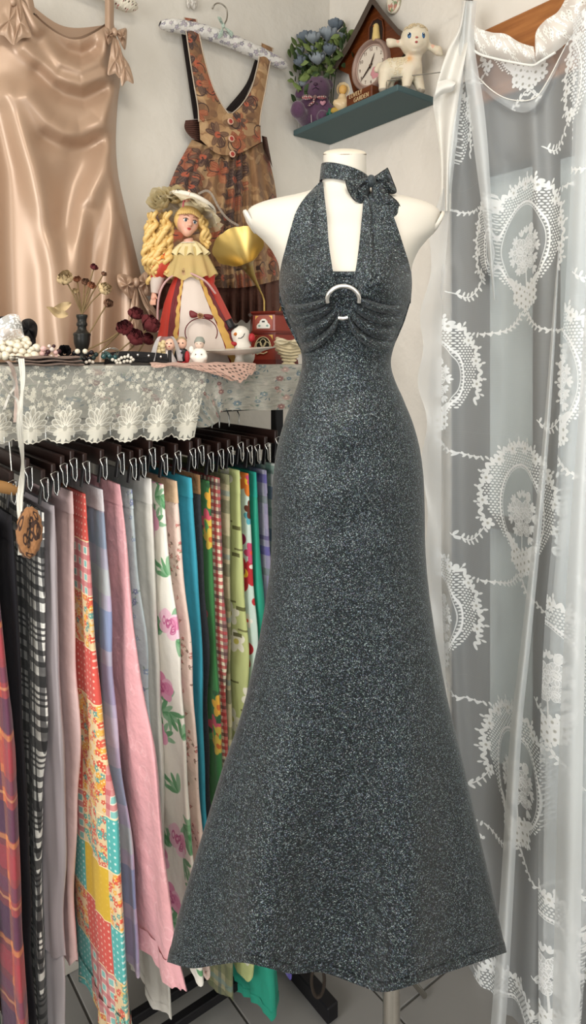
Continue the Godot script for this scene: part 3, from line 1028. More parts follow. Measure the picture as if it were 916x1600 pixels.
func mannequin() -> void:
	skin_rows = [[240, 505.5, 572.5, 0.036], [262, 505, 572.5, 0.037], [282, 504, 574, 0.039], [291, 498, 581, 0.042], [298, 482, 598, 0.046], [304, 458, 622, 0.05], [309, 432, 647, 0.054], [315, 410, 667, 0.057], [322, 394, 680, 0.06], [331, 385.5, 688, 0.062], [342, 383.5, 690, 0.063], [352, 388, 687, 0.064], [362, 397, 680, 0.067], [374, 410, 668, 0.072], [390, 424, 655, 0.079], [412, 435, 645, 0.086], [440, 439, 641, 0.088], [480, 446, 634, 0.085], [520, 463, 619, 0.078], [570, 476, 608, 0.072], [620, 466, 622, 0.078], [700, 440, 648, 0.09], [780, 432, 656, 0.09]]
	var pos := at(540, HY, DM)
	var m := thing("mannequin", "white female torso mannequin on a chrome pole wearing the grey glitter gown", "mannequin", Vector3(pos.x, 0, pos.z), YAW)
	var skin := mt(col("c8c3b9"), 0.55, {"spec": 0.35})
	var b := B.new()
	b.grid(72, 110, func(u, w):
		var py := lerpf(240.0, 780.0, pow(w, 1.45))
		var r := mrow(skin_rows, py)
		var a: float = u * TAU
		var s := sin(a)
		var c := cos(a)
		var e := 2.0 / 2.2
		var px: float = (r[0] + r[1]) / 2 + (r[1] - r[0]) / 2 * signf(s) * pow(absf(s), e)
		var z: float = r[2] * signf(c) * pow(absf(c), e)
		if c > 0.0:
			z += bust(px, py) * (1.0 - pow(absf(s), 6.0))
		return mloc(px, py, z), true)
	put(b, "torso", skin, m, true)
	var nc := B.new()
	nc.grid(40, 8, func(u, w):
		var a: float = u * TAU
		var r := 0.0357 * sin(w * PI / 2)
		return mloc(539, 240.0 - 8.0 * cos(w * PI / 2), cos(a) * r) + Vector3(sin(a) * r, 0, 0), true)
	put(nc, "neck_cap", mt(col("c8c0b1"), 0.55), m, true)
	put(B.new().grid(40, 4, func(u, w):
		var a: float = u * TAU
		var r := 0.0357 + 0.0008 * sin(w * PI)
		return mloc(539, 240.0 + 2.2 * w, cos(a) * r) + Vector3(sin(a) * r, 0, 0), true), "neck_ring", mt(col("8a7d6e"), 0.4, {"metal": 0.6}), m, true)
	for q in [[390.5, 347.0, -1.0], [683.0, 349.0, 1.0]]:
		var o := mloc(q[0], q[1], 0.0)
		var bs := Basis(Vector3.BACK, q[2] * -0.5) * Basis(Vector3.BACK, -PI / 2 * q[2])
		put(B.new().lathe([Vector2(0.0, 0.004), Vector2(0.014, 0.0036), Vector2(0.020, 0.0025), Vector2(0.022, 0.0), Vector2(0.021, -0.004)], 30, o, Basis.from_scale(Vector3(1, 1, 1.25)) * bs), "arm_cap", skin, m, true)
	var chrome := mt(col("c8c5be"), 0.22, {"metal": 1.0})
	var px0 := mloc(612, 1560, 0.0)
	put(B.new().tube([Vector3(px0.x, 0.02, 0), Vector3(px0.x, 1.3, 0)], 0.0145, 20), "pole", chrome, m, true)
	put(B.new().lathe([Vector2(0.0, 0.022), Vector2(0.03, 0.021), Vector2(0.13, 0.012), Vector2(0.15, 0.006), Vector2(0.15, 0.0), Vector2(0, 0)], 40, Vector3(px0.x, 0, 0)), "base", chrome, m, true)

func gown_tex() -> void:
	var g := RandomNumberGenerator.new()
	g.seed = 5
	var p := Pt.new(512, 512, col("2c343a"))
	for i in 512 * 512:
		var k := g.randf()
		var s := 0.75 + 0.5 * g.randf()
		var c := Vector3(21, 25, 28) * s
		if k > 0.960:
			c = Vector3(186, 198, 198) * (0.75 + 0.4 * g.randf())  # glints of the glitter painted into the colour as bright specks
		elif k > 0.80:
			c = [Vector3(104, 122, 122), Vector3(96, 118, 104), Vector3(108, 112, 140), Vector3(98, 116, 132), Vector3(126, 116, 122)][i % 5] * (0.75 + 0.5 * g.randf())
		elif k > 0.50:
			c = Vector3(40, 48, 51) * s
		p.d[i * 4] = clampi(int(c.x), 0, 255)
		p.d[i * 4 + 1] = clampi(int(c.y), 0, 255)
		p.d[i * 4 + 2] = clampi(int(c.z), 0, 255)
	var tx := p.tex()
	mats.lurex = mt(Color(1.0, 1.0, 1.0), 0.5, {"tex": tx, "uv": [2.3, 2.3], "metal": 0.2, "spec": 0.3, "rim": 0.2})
	mats.lurex_shade = mt(col("0c0d10"), 0.6)  # near-black used for the painted shade along the bow's edges

func gown() -> void:
	gown_tex()
	gown_rows = [[424, 437, 643, 0.092], [445, 436, 644, 0.094], [470, 440, 641, 0.093], [500, 449, 632, 0.089], [525, 461, 622, 0.083], [548, 470, 614, 0.078], [568, 472, 611, 0.076], [590, 468, 616, 0.078], [620, 458, 629, 0.083], [660, 444, 645, 0.09], [700, 433, 656, 0.094], [745, 427, 662, 0.096], [800, 425, 664, 0.096], [860, 424, 665, 0.095], [920, 418, 670, 0.094], [1000, 405, 681, 0.094], [1060, 392, 692, 0.094], [1100, 382, 700, 0.094], [1150, 367, 712, 0.095], [1200, 349, 724, 0.096], [1250, 334, 735, 0.098], [1300, 319, 746, 0.1], [1350, 304, 757, 0.103], [1400, 289, 768, 0.106], [1450, 275, 779, 0.11], [1510, 262, 791, 0.115]]
	var hem := v2([262, 1502, 300, 1512, 350, 1507, 400, 1503, 440, 1511, 475, 1521, 520, 1518, 550, 1535, 585, 1549, 610, 1541, 630, 1526, 690, 1513, 740, 1500, 791, 1487])
	var pos := at(540, HY, DM)
	var gw := thing("evening_gown", "long charcoal glitter halter gown with neck bow worn by the white mannequin", "dress", Vector3(pos.x, 0, pos.z), YAW)
	var uvf := func(_u, _w, p: Vector3) -> Vector2: return Vector2(p.x * 1.2 + p.z * 0.5, -p.y)
	var uvs := func(u, _w, p: Vector3) -> Vector2:
		var r := mrow(gown_rows, HY + (EYE - p.y) * F / DM)
		return Vector2((u - 0.5) * TAU * ((r[1] - r[0]) * 0.5 * DM / F * 0.62 + r[2] * 0.38), -p.y)
	var skirtf := func(u: float, w: float, grow: float) -> Vector3:
		var a := (u - 0.5) * TAU     # 0 = front
		var s := sin(a)
		var c := cos(a)
		var fx := 0.5 + 0.5 * s
		var hy: float = cv(hem, fx).y
		var py := 424.0 + (hy - 424.0) * w
		var r := mrow(gown_rows, py + (1510.0 - hy) * w * w * w)
		var px: float = (r[0] + r[1]) / 2 + ((r[1] - r[0]) / 2 + grow * 900.0) * signf(s) * pow(absf(s), 0.92)
		var z: float = r[2] * signf(c) * pow(absf(c), 0.9) + signf(c) * grow
		var lo := smoothstep(0.45, 1.0, w)
		if c > 0.0:
			var q := absf(s)
			z += bust(px, py) * (1.0 - pow(q, 6.0))
			# soft flutes that widen towards the hem, two hip creases, the navel dip
			z += lo * (1.0 - q * q) * (0.036 * sin((px - 585.0) / 34.0 * (1.35 - 0.45 * lo) ) + 0.008 * sin(px / 19.0 + py * 0.004))
			z += 0.0045 * (1.0 - lo) * (1.0 - q) * sin(py / 17.0 + px * 0.012 * signf(px - 540.0)) * smoothstep(560.0, 640.0, py) * (1.0 - smoothstep(780.0, 900.0, py))
			z += 0.006 * exp(-pow((px - 540.0) / 70.0, 2) - pow((py - 690.0) / 60.0, 2))
		else:
			z -= lo * 0.02 * sin(px / 33.0) * (1.0 - s * s)
		var o := mloc(px, py, maxf(z, 0.0))
		o.z = z
		return o
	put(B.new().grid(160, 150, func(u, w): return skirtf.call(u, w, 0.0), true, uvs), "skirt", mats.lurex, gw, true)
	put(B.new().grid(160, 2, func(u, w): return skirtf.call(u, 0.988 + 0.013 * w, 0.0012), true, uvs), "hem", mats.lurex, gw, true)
	# top band of the inset
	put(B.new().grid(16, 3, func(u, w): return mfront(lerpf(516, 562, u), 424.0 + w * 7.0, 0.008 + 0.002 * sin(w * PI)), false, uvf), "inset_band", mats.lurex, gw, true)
	# halter fronts and the folded scarf edges
	for sd in ["l", "r"]:
		var l: bool = sd == "l"
		var inner := v2([505, 284, 507, 305, 511, 340, 514, 380, 519, 415, 523, 440, 519, 463]) if l else v2([569, 300, 567, 325, 564, 355, 561, 385, 557, 415, 553, 438, 552, 463])
		var outer := v2([500, 284, 477, 308, 463, 330, 455, 355, 447, 385, 440, 412, 436, 440, 437, 474]) if l else v2([577, 298, 601, 316, 614, 336, 623, 360, 632, 388, 640, 414, 644, 440, 642, 474])
		var T := [outer[0], inner[0]] if l else [inner[0], outer[0]]
		var Bt := v2([437, 474, 462, 477, 492, 472, 519, 463]) if l else v2([552, 463, 580, 472, 612, 478, 642, 474])
		var L := outer if l else inner
		var R := inner if l else outer
		var fl := []
		var o := Vector2(520, 462) if l else Vector2(552, 462)
		for k in 5:
			var e := Vector2(o.x + (-1 if l else 1) * (34 + k * 10), o.y - 34 + k * 10)
			fl.append([0.0035, 3.2, [o, o.lerp(e, 0.5) + Vector2(0, 2), e]])
		put(B.new().grid(44, 70, func(u, w):
			var p := coons(T, Bt, L, R, u, w)
			var edge: float = (1.0 - u) if l else u      # 0 at the inner edge
			var off := 0.007 + folds(p, fl)
			off += 0.0035 * exp(-pow((edge - 0.30) / 0.05, 2)) * (1.0 - smoothstep(0.75, 0.95, w)) - 0.003 * exp(-pow((edge - 0.38) / 0.05, 2)) * (1.0 - smoothstep(0.7, 0.95, w))
			off += 0.003 * smoothstep(0.33, 0.2, edge)
			var q := mfront(p.x, p.y, off)
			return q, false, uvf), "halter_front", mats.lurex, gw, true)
		# drape from the ring to the side seam
		var s0 := v2([519, 457, 523, 470, 529, 484, 532, 498]) if l else v2([552, 457, 549, 470, 544, 484, 541, 498])
		var s1 := v2([437, 470, 446, 500, 459, 526, 473, 552]) if l else v2([642, 470, 633, 500, 624, 522, 613, 546])
		var topc := v2([519, 457, 495, 468, 462, 474, 437, 470]) if l else v2([552, 457, 580, 468, 612, 475, 642, 470])
		var botc := v2([532, 498, 520, 520, 498, 540, 473, 552]) if l else v2([541, 498, 554, 522, 580, 540, 613, 546])
		put(B.new().grid(60, 56, func(u, w):
			var g: float = (1.0 - u) if l else u
			var p := coons(topc, botc, s0, s1, g, w)
			var sag: float = sin(g * PI) * (0.5 + 0.5 * w) * 3.0
			p.y += sag
			var amp := 0.017 * smoothstep(0.0, 0.3, g) * (1.0 - 0.55 * smoothstep(0.55, 1.0, g)) + 0.002
			var ridge := pow(absf(sin(w * PI * 4.0 + g * 1.2 * sin(w * 5.0))), 0.8)
			var off := 0.009 + amp * ridge - 0.004 * smoothstep(0.92, 1.0, w) - 0.003 * smoothstep(0.08, 0.0, w)
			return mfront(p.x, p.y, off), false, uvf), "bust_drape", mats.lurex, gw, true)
	# ring
	var silver := mt(col("e6e4e0"), 0.28, {"metal": 0.9})
	var rp := []
	for k in 25:
		var a := deg_to_rad(-12.0) + deg_to_rad(204.0) * k / 24.0
		rp.append(mfront(536.5 - cos(a) * 25.0, 468.0 - sin(a) * 21.0, 0.021))
	var ring := put(B.new().tube(rp, 0.0033, 10), "ring", silver, gw, true)
	put(B.new().tube([mfront(529, 496.5, 0.014), mfront(536, 498, 0.016), mfront(543, 496.5, 0.014)], 0.0032, 8), "ring_bar", silver, ring, true)
	# neck band
	put(B.new().grid(60, 6, func(u, w):
		var a: float = (u - 0.5) * TAU
		var s := sin(a)
		var c := cos(a)
		var top: float = 268.0 + 11.0 * s - 2.0 * c + (8.0 if c < 0 else 0.0) * -c
		var py: float = top + (24.0 - 2.0 * s) * w
		var o := mloc(539, py, 0.0)
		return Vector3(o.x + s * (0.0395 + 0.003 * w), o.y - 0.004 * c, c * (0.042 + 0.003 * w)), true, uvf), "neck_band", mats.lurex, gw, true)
	# bow at the side of the neck
	var bz := 0.052
	var bmap := func(tilt: float, dz: float) -> Callable:
		return func(p: Vector2, h: float) -> Vector3: return mloc(p.x, p.y, bz + dz + tilt * (p.x - 580.0) * 0.001 + h)
	var pieces := [["bow_loop", v2([579, 279, 562, 279, 545, 281, 541, 284, 545, 298, 553, 311, 565, 320, 574, 306]), 0.0, 0.004, 0.011], ["bow_tail", v2([576, 284, 572, 300, 561, 316, 555, 320, 567, 331, 570, 318, 577, 300]), 0.1, -0.001, 0.006], ["bow_loop", v2([582, 281, 592, 272, 604, 264, 606, 264, 613, 281, 619, 300, 606, 301, 591, 292]), -0.4, 0.0, 0.010], ["bow_tail", v2([584, 285, 595, 287, 606, 302, 622, 317, 626, 333, 616, 346, 602, 357, 592, 346, 586, 325, 582, 300]), -0.2, 0.006, 0.008]]
	for q in pieces:
		put(B.new().pillow(q[1], bmap.call(q[2], q[3]), q[4], 6, 5, 0.35), q[0], mats.lurex, gw, true)
		var edge := []  # dark outline stands in for the shade that sets bow pieces apart
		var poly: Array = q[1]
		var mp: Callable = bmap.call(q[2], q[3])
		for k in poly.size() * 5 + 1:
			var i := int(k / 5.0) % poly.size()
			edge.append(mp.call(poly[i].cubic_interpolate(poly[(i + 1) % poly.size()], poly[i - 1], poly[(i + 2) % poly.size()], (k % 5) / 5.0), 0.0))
		put(B.new().tube(edge, 0.0011, 5, false), "edge_shade", mats.lurex_shade, gw, true)
	put(B.new().ell(mloc(580, 283, bz + 0.004), Vector3(0.008, 0.010, 0.009)), "bow_knot", mats.lurex, gw, true)

# ------------------------------------------------------------------ lace curtain
func lace_tile() -> ImageTexture:
	var W := 1024
	var Hh := 1216
	var p := Pt.new(W, Hh, Color(0.92, 0.945, 0.96, 0.32))
	var wh := Color(0.985, 0.995, 1.0, 1.0)
	for y in Hh:
		if y % 5 == 0:
			for x in range(0, W, 1):
				p.d[(y * W + x) * 4 + 3] = 100
	for med in [[300.0, 330.0], [812.0, 938.0]]:
		var cx: float = med[0]
		var cy: float = med[1]
		var rx := 158.0
		var ry := 205.0
		# net of dots in the crescent
		for j in range(-25, 26):
			for i in range(-18, 19):
				var x := i * 17.0 + (8.5 if j % 2 else 0.0)
				var y := j * 13.0
				var q0 := sqrt(pow(x / (rx + 8), 2) + pow(y / (ry + 8), 2))
				var th := 86.0 * clampf(0.82 - 0.62 * y / ry, 0.0, 1.0)
				var q1 := sqrt(pow(x / (rx + th), 2) + pow(y / (ry + th), 2))
				if q0 > 1.0 and q1 < 1.0:
					p.ell(cx + x, cy + y, 6.2, 4.8, 0, wh, 0.95)
		p.ell(cx, cy, rx + 8, ry + 8, 0, wh, 1.0, 0.955)
		p.ell(cx, cy, rx - 8, ry - 8, 0, wh, 0.85, 0.975)
		for k in 70:
			var a := TAU * k / 70
			p.ell(cx + cos(a) * (rx + 1), cy + sin(a) * (ry + 1), 8, 5, a, wh, 0.9)
		# wreath on the outer edge
		for k in 30:
			var a := PI * 0.86 + PI * 1.28 * k / 29.0
			var x := cx + cos(a) * (rx + 84)
			var y := cy - 10 + sin(a) * (ry + 72)
			if k % 3 == 0:
				p.flower(x, y, 30, 5, wh, Color(0.8, 0.8, 0.78, 0.6), a, 0.97)
			else:
				for s in [-0.6, 0.6]:
					p.ell(x + cos(a + s) * 19, y + sin(a + s) * 19, 20, 8.5, a + s, wh, 0.95)
		for k in 16:   # sprigs to the outside
			var a := PI * 0.9 + PI * 1.2 * k / 15.0
			var o := Vector2(cx + cos(a) * (rx + 96), cy - 10 + sin(a) * (ry + 84))
			var e := o + Vector2(cos(a), sin(a)) * 30
			p.line(o, e, 4, wh, 0.85)
			p.ell(e.x, e.y, 12, 6, a, wh, 0.9)
		# flowers gathered below
		for k in 15:
			var x := cx + (k % 5 - 2) * 34.0 + (10 if k > 4 else 0)
			var y := cy + ry + 4 + int(k / 5.0) * 34.0 - absf(k % 5 - 2.0) * 18.0
			p.flower(x, y, 29, 5, wh, Color(0.78, 0.78, 0.76, 0.6), k, 0.97)
		for s in [-1.0, 1.0]:
			p.ell(cx + s * 92, cy + ry - 50, 34, 16, s * -0.7, wh, 0.95)
			# tails with leaves
			var last := Vector2(cx + s * 10, cy + ry + 92)
			for k in 26:
				var q := Vector2(cx + s * (18 + k * 5.5 + (k * k) * 0.16), cy + ry + 96 + k * 8.0 - k * k * 0.17)
				p.line(last, q, 6, wh, 0.92)
				last = q
				if k % 3 == 1:
					p.ell(q.x + 13, q.y + 4, 15, 6, 0.6 + s * 0.3, wh, 0.9)
					p.ell(q.x - 13, q.y + 5, 15, 6, 2.2 + s * 0.3, wh, 0.9)
			if s > 0.0:
				continue
			# garland towards the neighbour
			last = Vector2(cx + s * (rx + 70), cy + 120)
			for k in 22:
				var f := k / 21.0
				var q := Vector2(cx + s * (rx + 70 + 165 * f), cy + 120 + 58 * sin(f * PI) + 60 * f)
				p.line(last, q, 6, wh, 0.92)
				last = q
				if k % 3 == 1:
					p.ell(q.x + 4, q.y - 13, 14, 6, -1.1, wh, 0.9)
					p.ell(q.x + 9, q.y + 12, 14, 6, 0.9, wh, 0.9)
		# bouquet in the middle
		for q in [[-34.0, 16.0, 60.0], [48.0, -6.0, 50.0], [-12.0, 78.0, 44.0], [50.0, 72.0, 34.0]]:
			var x: float = cx + q[0]
			var y: float = cy + q[1]
			var r: float = q[2]
			for k in 7:
				var a := TAU * k / 7.0
				p.ell(x + cos(a) * r * 0.62, y + sin(a) * r * 0.62, r * 0.5, r * 0.4, a + PI / 2, wh, 0.68)
				p.ell(x + cos(a) * r * 0.62, y + sin(a) * r * 0.62, r * 0.5, r * 0.4, a + PI / 2, wh, 1.0, 0.82)
			p.ell(x, y, r * 0.5, r * 0.42, 0.4, wh, 1.0, 0.72)
			p.ell(x, y, r * 0.25, r * 0.2, 0.4, wh, 0.95)
		for q in [[-76.0, 44.0, 2.6], [-84.0, 8.0, 3.4], [-60.0, -38.0, 4.0], [-20.0, -62.0, 4.6], [14.0, -74.0, 4.9], [52.0, -72.0, 5.3], [84.0, -40.0, 5.9], [96.0, 0.0, 0.1], [80.0, 44.0, 0.5], [-40.0, 88.0, 2.2], [74.0, 92.0, 0.9]]:
			for l in 3:
				var a: float = q[2] + (l - 1) * 0.7
				p.ell(cx + q[0] + cos(a) * 16, cy + q[1] + 10 + sin(a) * 16, 18, 8, a, wh, 0.92)
		p.ell(cx + 60, cy - 74, 20, 26, 0.4, wh, 0.8)
		p.ell(cx + 60, cy - 74, 20, 26, 0.4, wh, 1.0, 0.75)
		p.line(Vector2(cx + 10, cy + 100), Vector2(cx + 16, cy + ry - 12), 10, wh, 0.9)
	return p.tex()

func curtain() -> void:
	var tx := lace_tile()
	var lace := mt(Color(1, 1, 1), 0.8, {"tex": tx, "alpha": true, "back": Color(0.5, 0.5, 0.5)})
	var band := mt(Color(0.95, 0.945, 0.925), 0.85, {"back": Color(0.4, 0.4, 0.4)})
	var c := thing("lace_curtain", "white lace curtain with rose medallions draped over hooks on the right wall", "curtain", on_x(800, 30, -0.05))
	# texture laid out on the hanging cloth itself, in metres
	var uo := on_x(815, 385, -0.06)
	var uvf := func(_u, _w, p: Vector3) -> Vector2: return Vector2((p.z - uo.z) / 0.54 + 300.0 / 1024.0, -(p.y - uo.y) / 0.642 + 330.0 / 1216.0)
	var side := func(p: Vector2, fl: Array, base: float) -> Vector3: return on_x(p.x, p.y, -(base + folds(p, fl)))
	# main panel
	var T := v2([716, 92, 745, 122, 775, 148, 812, 160, 836, 154, 862, 118, 884, 70, 916, 30, 985, -40])
	var Bt := v2([632, 1640, 680, 1635, 740, 1642, 800, 1636, 860, 1640, 905, 1646])
	var L := v2([716, 92, 708, 170, 700, 250, 692, 330, 684, 420, 676, 520, 670, 620, 668, 720, 670, 850, 680, 1000, 700, 1150, 712, 1280, 705, 1400, 684, 1520, 632, 1640])
	var R := v2([985, -40, 980, 300, 965, 700, 945, 1100, 915, 1640])
	var fl := [[0.035, 11.0, v2([720, 95, 712, 200, 700, 320, 690, 430, 682, 560, 678, 700, 678, 900])], [0.05, 13.0, v2([735, 100, 742, 200, 758, 330, 762, 420])], [0.03, 14.0, v2([700, 420, 702, 700, 706, 1000, 720, 1250])], [0.04, 17.0, v2([832, 170, 845, 420, 838, 700, 818, 1000, 800, 1250, 786, 1600])], [0.07, 24.0, v2([900, 60, 893, 300, 880, 560, 868, 800, 850, 1050, 838, 1300, 830, 1600])], [-0.02, 20.0, v2([795, 260, 790, 600, 775, 1000, 760, 1300])], [0.03, 12.0, v2([950, 100, 930, 600, 910, 1000, 890, 1600])], [0.03, 16.0, v2([740, 1350, 748, 1480, 755, 1600])], [0.02, 8.0, v2([760, 135, 800, 168, 835, 166, 862, 122])]]
	put(B.new().grid(110, 130, func(u, w): return side.call(coons(T, Bt, L, R, u, w), fl, 0.045), false, uvf), "main_panel", lace, c)
	# the cloth seen inside the swag
	put(B.new().grid(24, 12, func(u, w): return side.call(coons(v2([742, 78, 790, 92, 838, 96, 880, 60]), v2([735, 120, 780, 160, 830, 172, 880, 90]), [], [], u, w), [], 0.03), false, func(_u, _w, p: Vector3): return Vector2((p.z - uo.z) / 0.54 + 0.30, -(p.y - uo.y) / 0.642 + 0.12)), "inner_layer", lace, c)
	# turned-over top hem that hangs between the hooks
	var lacy := Pt.new(256, 128, Color(0.95, 0.945, 0.925, 0.8))
	var g := RandomNumberGenerator.new()
	g.seed = 9
	for k in 16:
		lacy.flower(g.randf() * 256, g.randf() * 100 + 10, g.randf_range(12, 20), 5, Color(1, 1, 0.985), Color(0.7, 0.68, 0.64), k)
		lacy.ell(g.randf() * 256, g.randf() * 128, 16, 6, g.randf() * 3, Color(1, 1, 0.985))
	var border := mt(Color(1, 1, 1), 0.85, {"tex": lacy.tex(), "alpha": true, "uv": [3.0, 1.0], "back": Color(0.4, 0.4, 0.4)})
	put(B.new().grid(60, 16, func(u, w):
		var p := coons(v2([738, 2, 742, 38, 766, 50, 790, 53, 812, 66, 834, 73]), v2([728, 60, 745, 80, 775, 90, 805, 96, 830, 101, 838, 96]), [], [], u, w)
		return on_x(p.x, p.y, -(0.085 + 0.02 * sin(w * PI) + 0.006 * sin(u * 16.0 + w * 3.0)))), "swag_band", border, c)
	put(B.new().grid(50, 20, func(u, w):
		var p := coons(v2([836, 74, 838, 50, 852, 32, 872, 18, 886, -6]), v2([838, 98, 852, 92, 880, 72, 905, 45, 925, -14]), [], [], u, w)
		return on_x(p.x, p.y, -(0.09 + 0.025 * sin(w * PI) + 0.006 * sin(u * 14.0 + w * 2.0)))), "swag_band", border, c)
	# rolled edges of the swag
	for q in [[v2([728, 60, 745, 82, 775, 92, 805, 98, 832, 102, 845, 96, 868, 82]), 0.003, 0.10], [v2([735, 108, 770, 142, 800, 156, 834, 154, 855, 128, 880, 80, 905, 35, 925, -10]), 0.0014, 0.085]]:
		var path := []
		for k in 41:
			var p: Vector2 = cv(q[0], k / 40.0)
			path.append(on_x(p.x, p.y, -q[2]))
		put(B.new().tube(path, q[1], 8), "rolled_hem", band, c)
	# broad pleat left of the swag, from the left hook down
	var sheer := mt(Color(0.92, 0.935, 0.94, 0.62), 0.85, {"alpha": true, "back": Color(0.5, 0.5, 0.5)})
	put(B.new().grid(16, 90, func(u, w):
		var p := coons(v2([726, 0, 745, 2]), v2([772, 470, 774, 470]), v2([726, 0, 722, 80, 734, 180, 750, 300, 772, 470]), v2([745, 2, 742, 70, 757, 170, 766, 280, 774, 470]), u, w)
		return on_x(p.x, p.y, -(0.10 + 0.025 * sin(u * PI) * (1.0 - w * 0.5)))), "pleat", sheer, c)
	put(B.new().grid(12, 90, func(u, w):
		var p := coons(v2([722, 2, 734, 4]), v2([688, 330, 702, 330]), v2([722, 2, 716, 70, 706, 150, 697, 240, 688, 330]), v2([734, 4, 730, 70, 722, 150, 712, 240, 702, 330]), u, w)
		return on_x(p.x, p.y, -(0.095 + 0.02 * sin(u * PI)))), "pleat", sheer, c)
	# free tail that folds forward beside the shelf, and the long edge below it
	put(B.new().grid(30, 70, func(u, w):
		var p := coons(v2([724, 0, 736, 4]), v2([690, 330, 704, 330]), v2([724, 0, 716, 45, 700, 78, 684, 128, 677, 158, 682, 195, 688, 250, 690, 330]), v2([736, 4, 732, 60, 722, 120, 712, 190, 706, 260, 704, 330]), u, w)
		return on_x(p.x, p.y, -(0.11 + 0.035 * exp(-pow((w - 0.42) / 0.12, 2)) * (1.0 - u) + 0.012 * sin(u * 7.0 + w * 4.0)))), "free_tail", mt(Color(0.93, 0.92, 0.895, 0.9), 0.85, {"alpha": true, "back": Color(0.4, 0.4, 0.4)}), c)
	put(B.new().grid(14, 24, func(u, w):
		var p := coons(v2([684, 128, 700, 124, 712, 128]), v2([677, 160, 690, 148, 707, 143, 712, 134]), [], [], u, w)
		return on_x(p.x, p.y, -(0.15 + 0.02 * sin(w * PI)))), "turned_fold", band, c)
	put(B.new().grid(14, 120, func(u, w):
		var rf: float = 5.0 * sin(w * 40.0) * (1.0 - u)
		var p := coons(v2([690, 270, 704, 270]), v2([686, 1100, 700, 1100]), v2([690, 270, 676, 360, 664, 470, 656, 560, 662, 650, 664, 760, 664, 900, 672, 1010, 686, 1100]), v2([704, 270, 700, 360, 692, 470, 690, 600, 690, 760, 690, 900, 694, 1010, 700, 1100]), u, w)
		return on_x(p.x + rf, p.y, -(0.085 + 0.012 * sin(w * 40.0) * (1.0 - u) + 0.012 * u))), "ruffled_edge", mt(Color(0.92, 0.925, 0.92, 0.6), 0.85, {"alpha": true, "back": Color(0.5, 0.5, 0.5)}), c)
	# near drop on the right
	put(B.new().grid(40, 110, func(u, w):
		var p := coons(v2([896, 30, 990, -60]), v2([842, 1640, 905, 1640]), v2([896, 30, 893, 260, 880, 520, 868, 780, 850, 1000, 842, 1300, 842, 1640]), v2([990, -60, 985, 400, 960, 900, 905, 1640]), u, w)
		return on_x(p.x, p.y, -(0.15 + 0.012 * sin(u * 8.0 + w * 1.2) + 0.02 * sin(u * PI))), false, func(_u, _w, p: Vector3): return Vector2((p.z - uo.z) / 0.54 + 0.05, -(p.y - uo.y) / 0.642 + 0.78)), "near_drop", lace, c)
	put(B.new().grid(30, 90, func(u, w):
		var p := coons(v2([905, 60, 990, -60]), v2([850, 1640, 905, 1640]), v2([905, 60, 898, 260, 888, 520, 876, 780, 860, 1000, 850, 1300, 850, 1640]), v2([990, -60, 985, 400, 960, 900, 905, 1640]), u, w)
		return on_x(p.x, p.y, -(0.12 + 0.02 * sin(u * 11.0 + w * 2.0) + 0.02 * sin(u * PI)))), "near_lining", sheer, c)
	var dense := mt(Color(0.94, 0.955, 0.96, 0.58), 0.85, {"alpha": true, "back": Color(0.5, 0.5, 0.5)})
	put(B.new().grid(12, 100, func(u, w):
		var p: Vector2 = cv(v2([874, 380, 856, 650, 838, 850, 820, 1020, 806, 1150, 795, 1350, 786, 1500, 776, 1640]), w)
		p.x += (u - 0.5) * (24.0 * sqrt(w))
		return on_x(p.x, p.y, -(0.165 + 0.022 * sin(u * PI)))), "gathered_fold", dense, c)
	put(B.new().grid(12, 100, func(u, w):
		var p: Vector2 = cv(v2([930, 300, 915, 650, 902, 900, 892, 1200, 884, 1640]), w)
		p.x += (u - 0.5) * (44.0 * sqrt(w))
		return on_x(p.x, p.y, -(0.19 + 0.022 * sin(u * PI)))), "gathered_fold", dense, c)
	# hooks and the wooden board behind
	var brass := mt(col("6e6558"), 0.35, {"metal": 0.8})
	for q in [[735, 0, "left"], [890, -8, "right"]]:
		var o := on_x(q[0], q[1], 0.0)
		var h := B.new()
		h.box(o + Vector3(-0.004, 0.01, 0), Vector3(0.008, 0.05, 0.02), 0.002)
		h.tube([o + Vector3(-0.006, 0.0, 0), o + Vector3(-0.06, -0.01, 0), o + Vector3(-0.12, 0.0, 0), o + Vector3(-0.13, 0.03, 0)], 0.004, 8)
		solo(h, "wall_hook", brass, "small metal hook carrying the %s" % ("lace curtain above the shelf's end" if q[2] == "left" else "lace curtain over the brown board"), "hook")
	var grainn := FastNoiseLite.new()
	grainn.frequency = 0.01
	grainn.domain_warp_enabled = true
	var wt := Pt.new(256, 256, col("a3683a"))
	for y in 256:
		for x in 256:
			var k := 0.5 + 0.5 * grainn.get_noise_2d(x * 0.6, y * 9.0)
			wt.dot(x, y, col("7c4a26").lerp(col("b97c46"), k), 1.0)
	mats.wood_tex = wt.tex()
	var a0 := on_x(746, 88, -0.001)
	var bb := B.new().box(Vector3(-0.011, 2.37, 1.11), Vector3(0.022, 0.19, 0.98), 0.004)
	solo(bb, "wooden_board", mt(Color.WHITE, 0.5, {"tex": mats.wood_tex, "tri": 2.0}), "varnished brown wooden board on the wall above the lace curtain's swag", "board")

	# things that peep out at the floor below the gown
	var st := B.new().tube([Vector3(0, 0, 0) + on_y(628, 1512, 0.10), on_y(664, 1556, 0.012)], 0.007, 10)
	solo(st, "stand_leg", mt(col("b5b2ab"), 0.25, {"metal": 1.0}), "slanting chrome stand leg resting on the floor right of the mannequin's pole", "stand leg")
	var lp := []
	for k in 25:
		var a := TAU * k / 24.0
		lp.append(at(497 + cos(a) * 10.0, 1532 + sin(a) * 26.0, 1.56 + 0.02 * sin(a)))
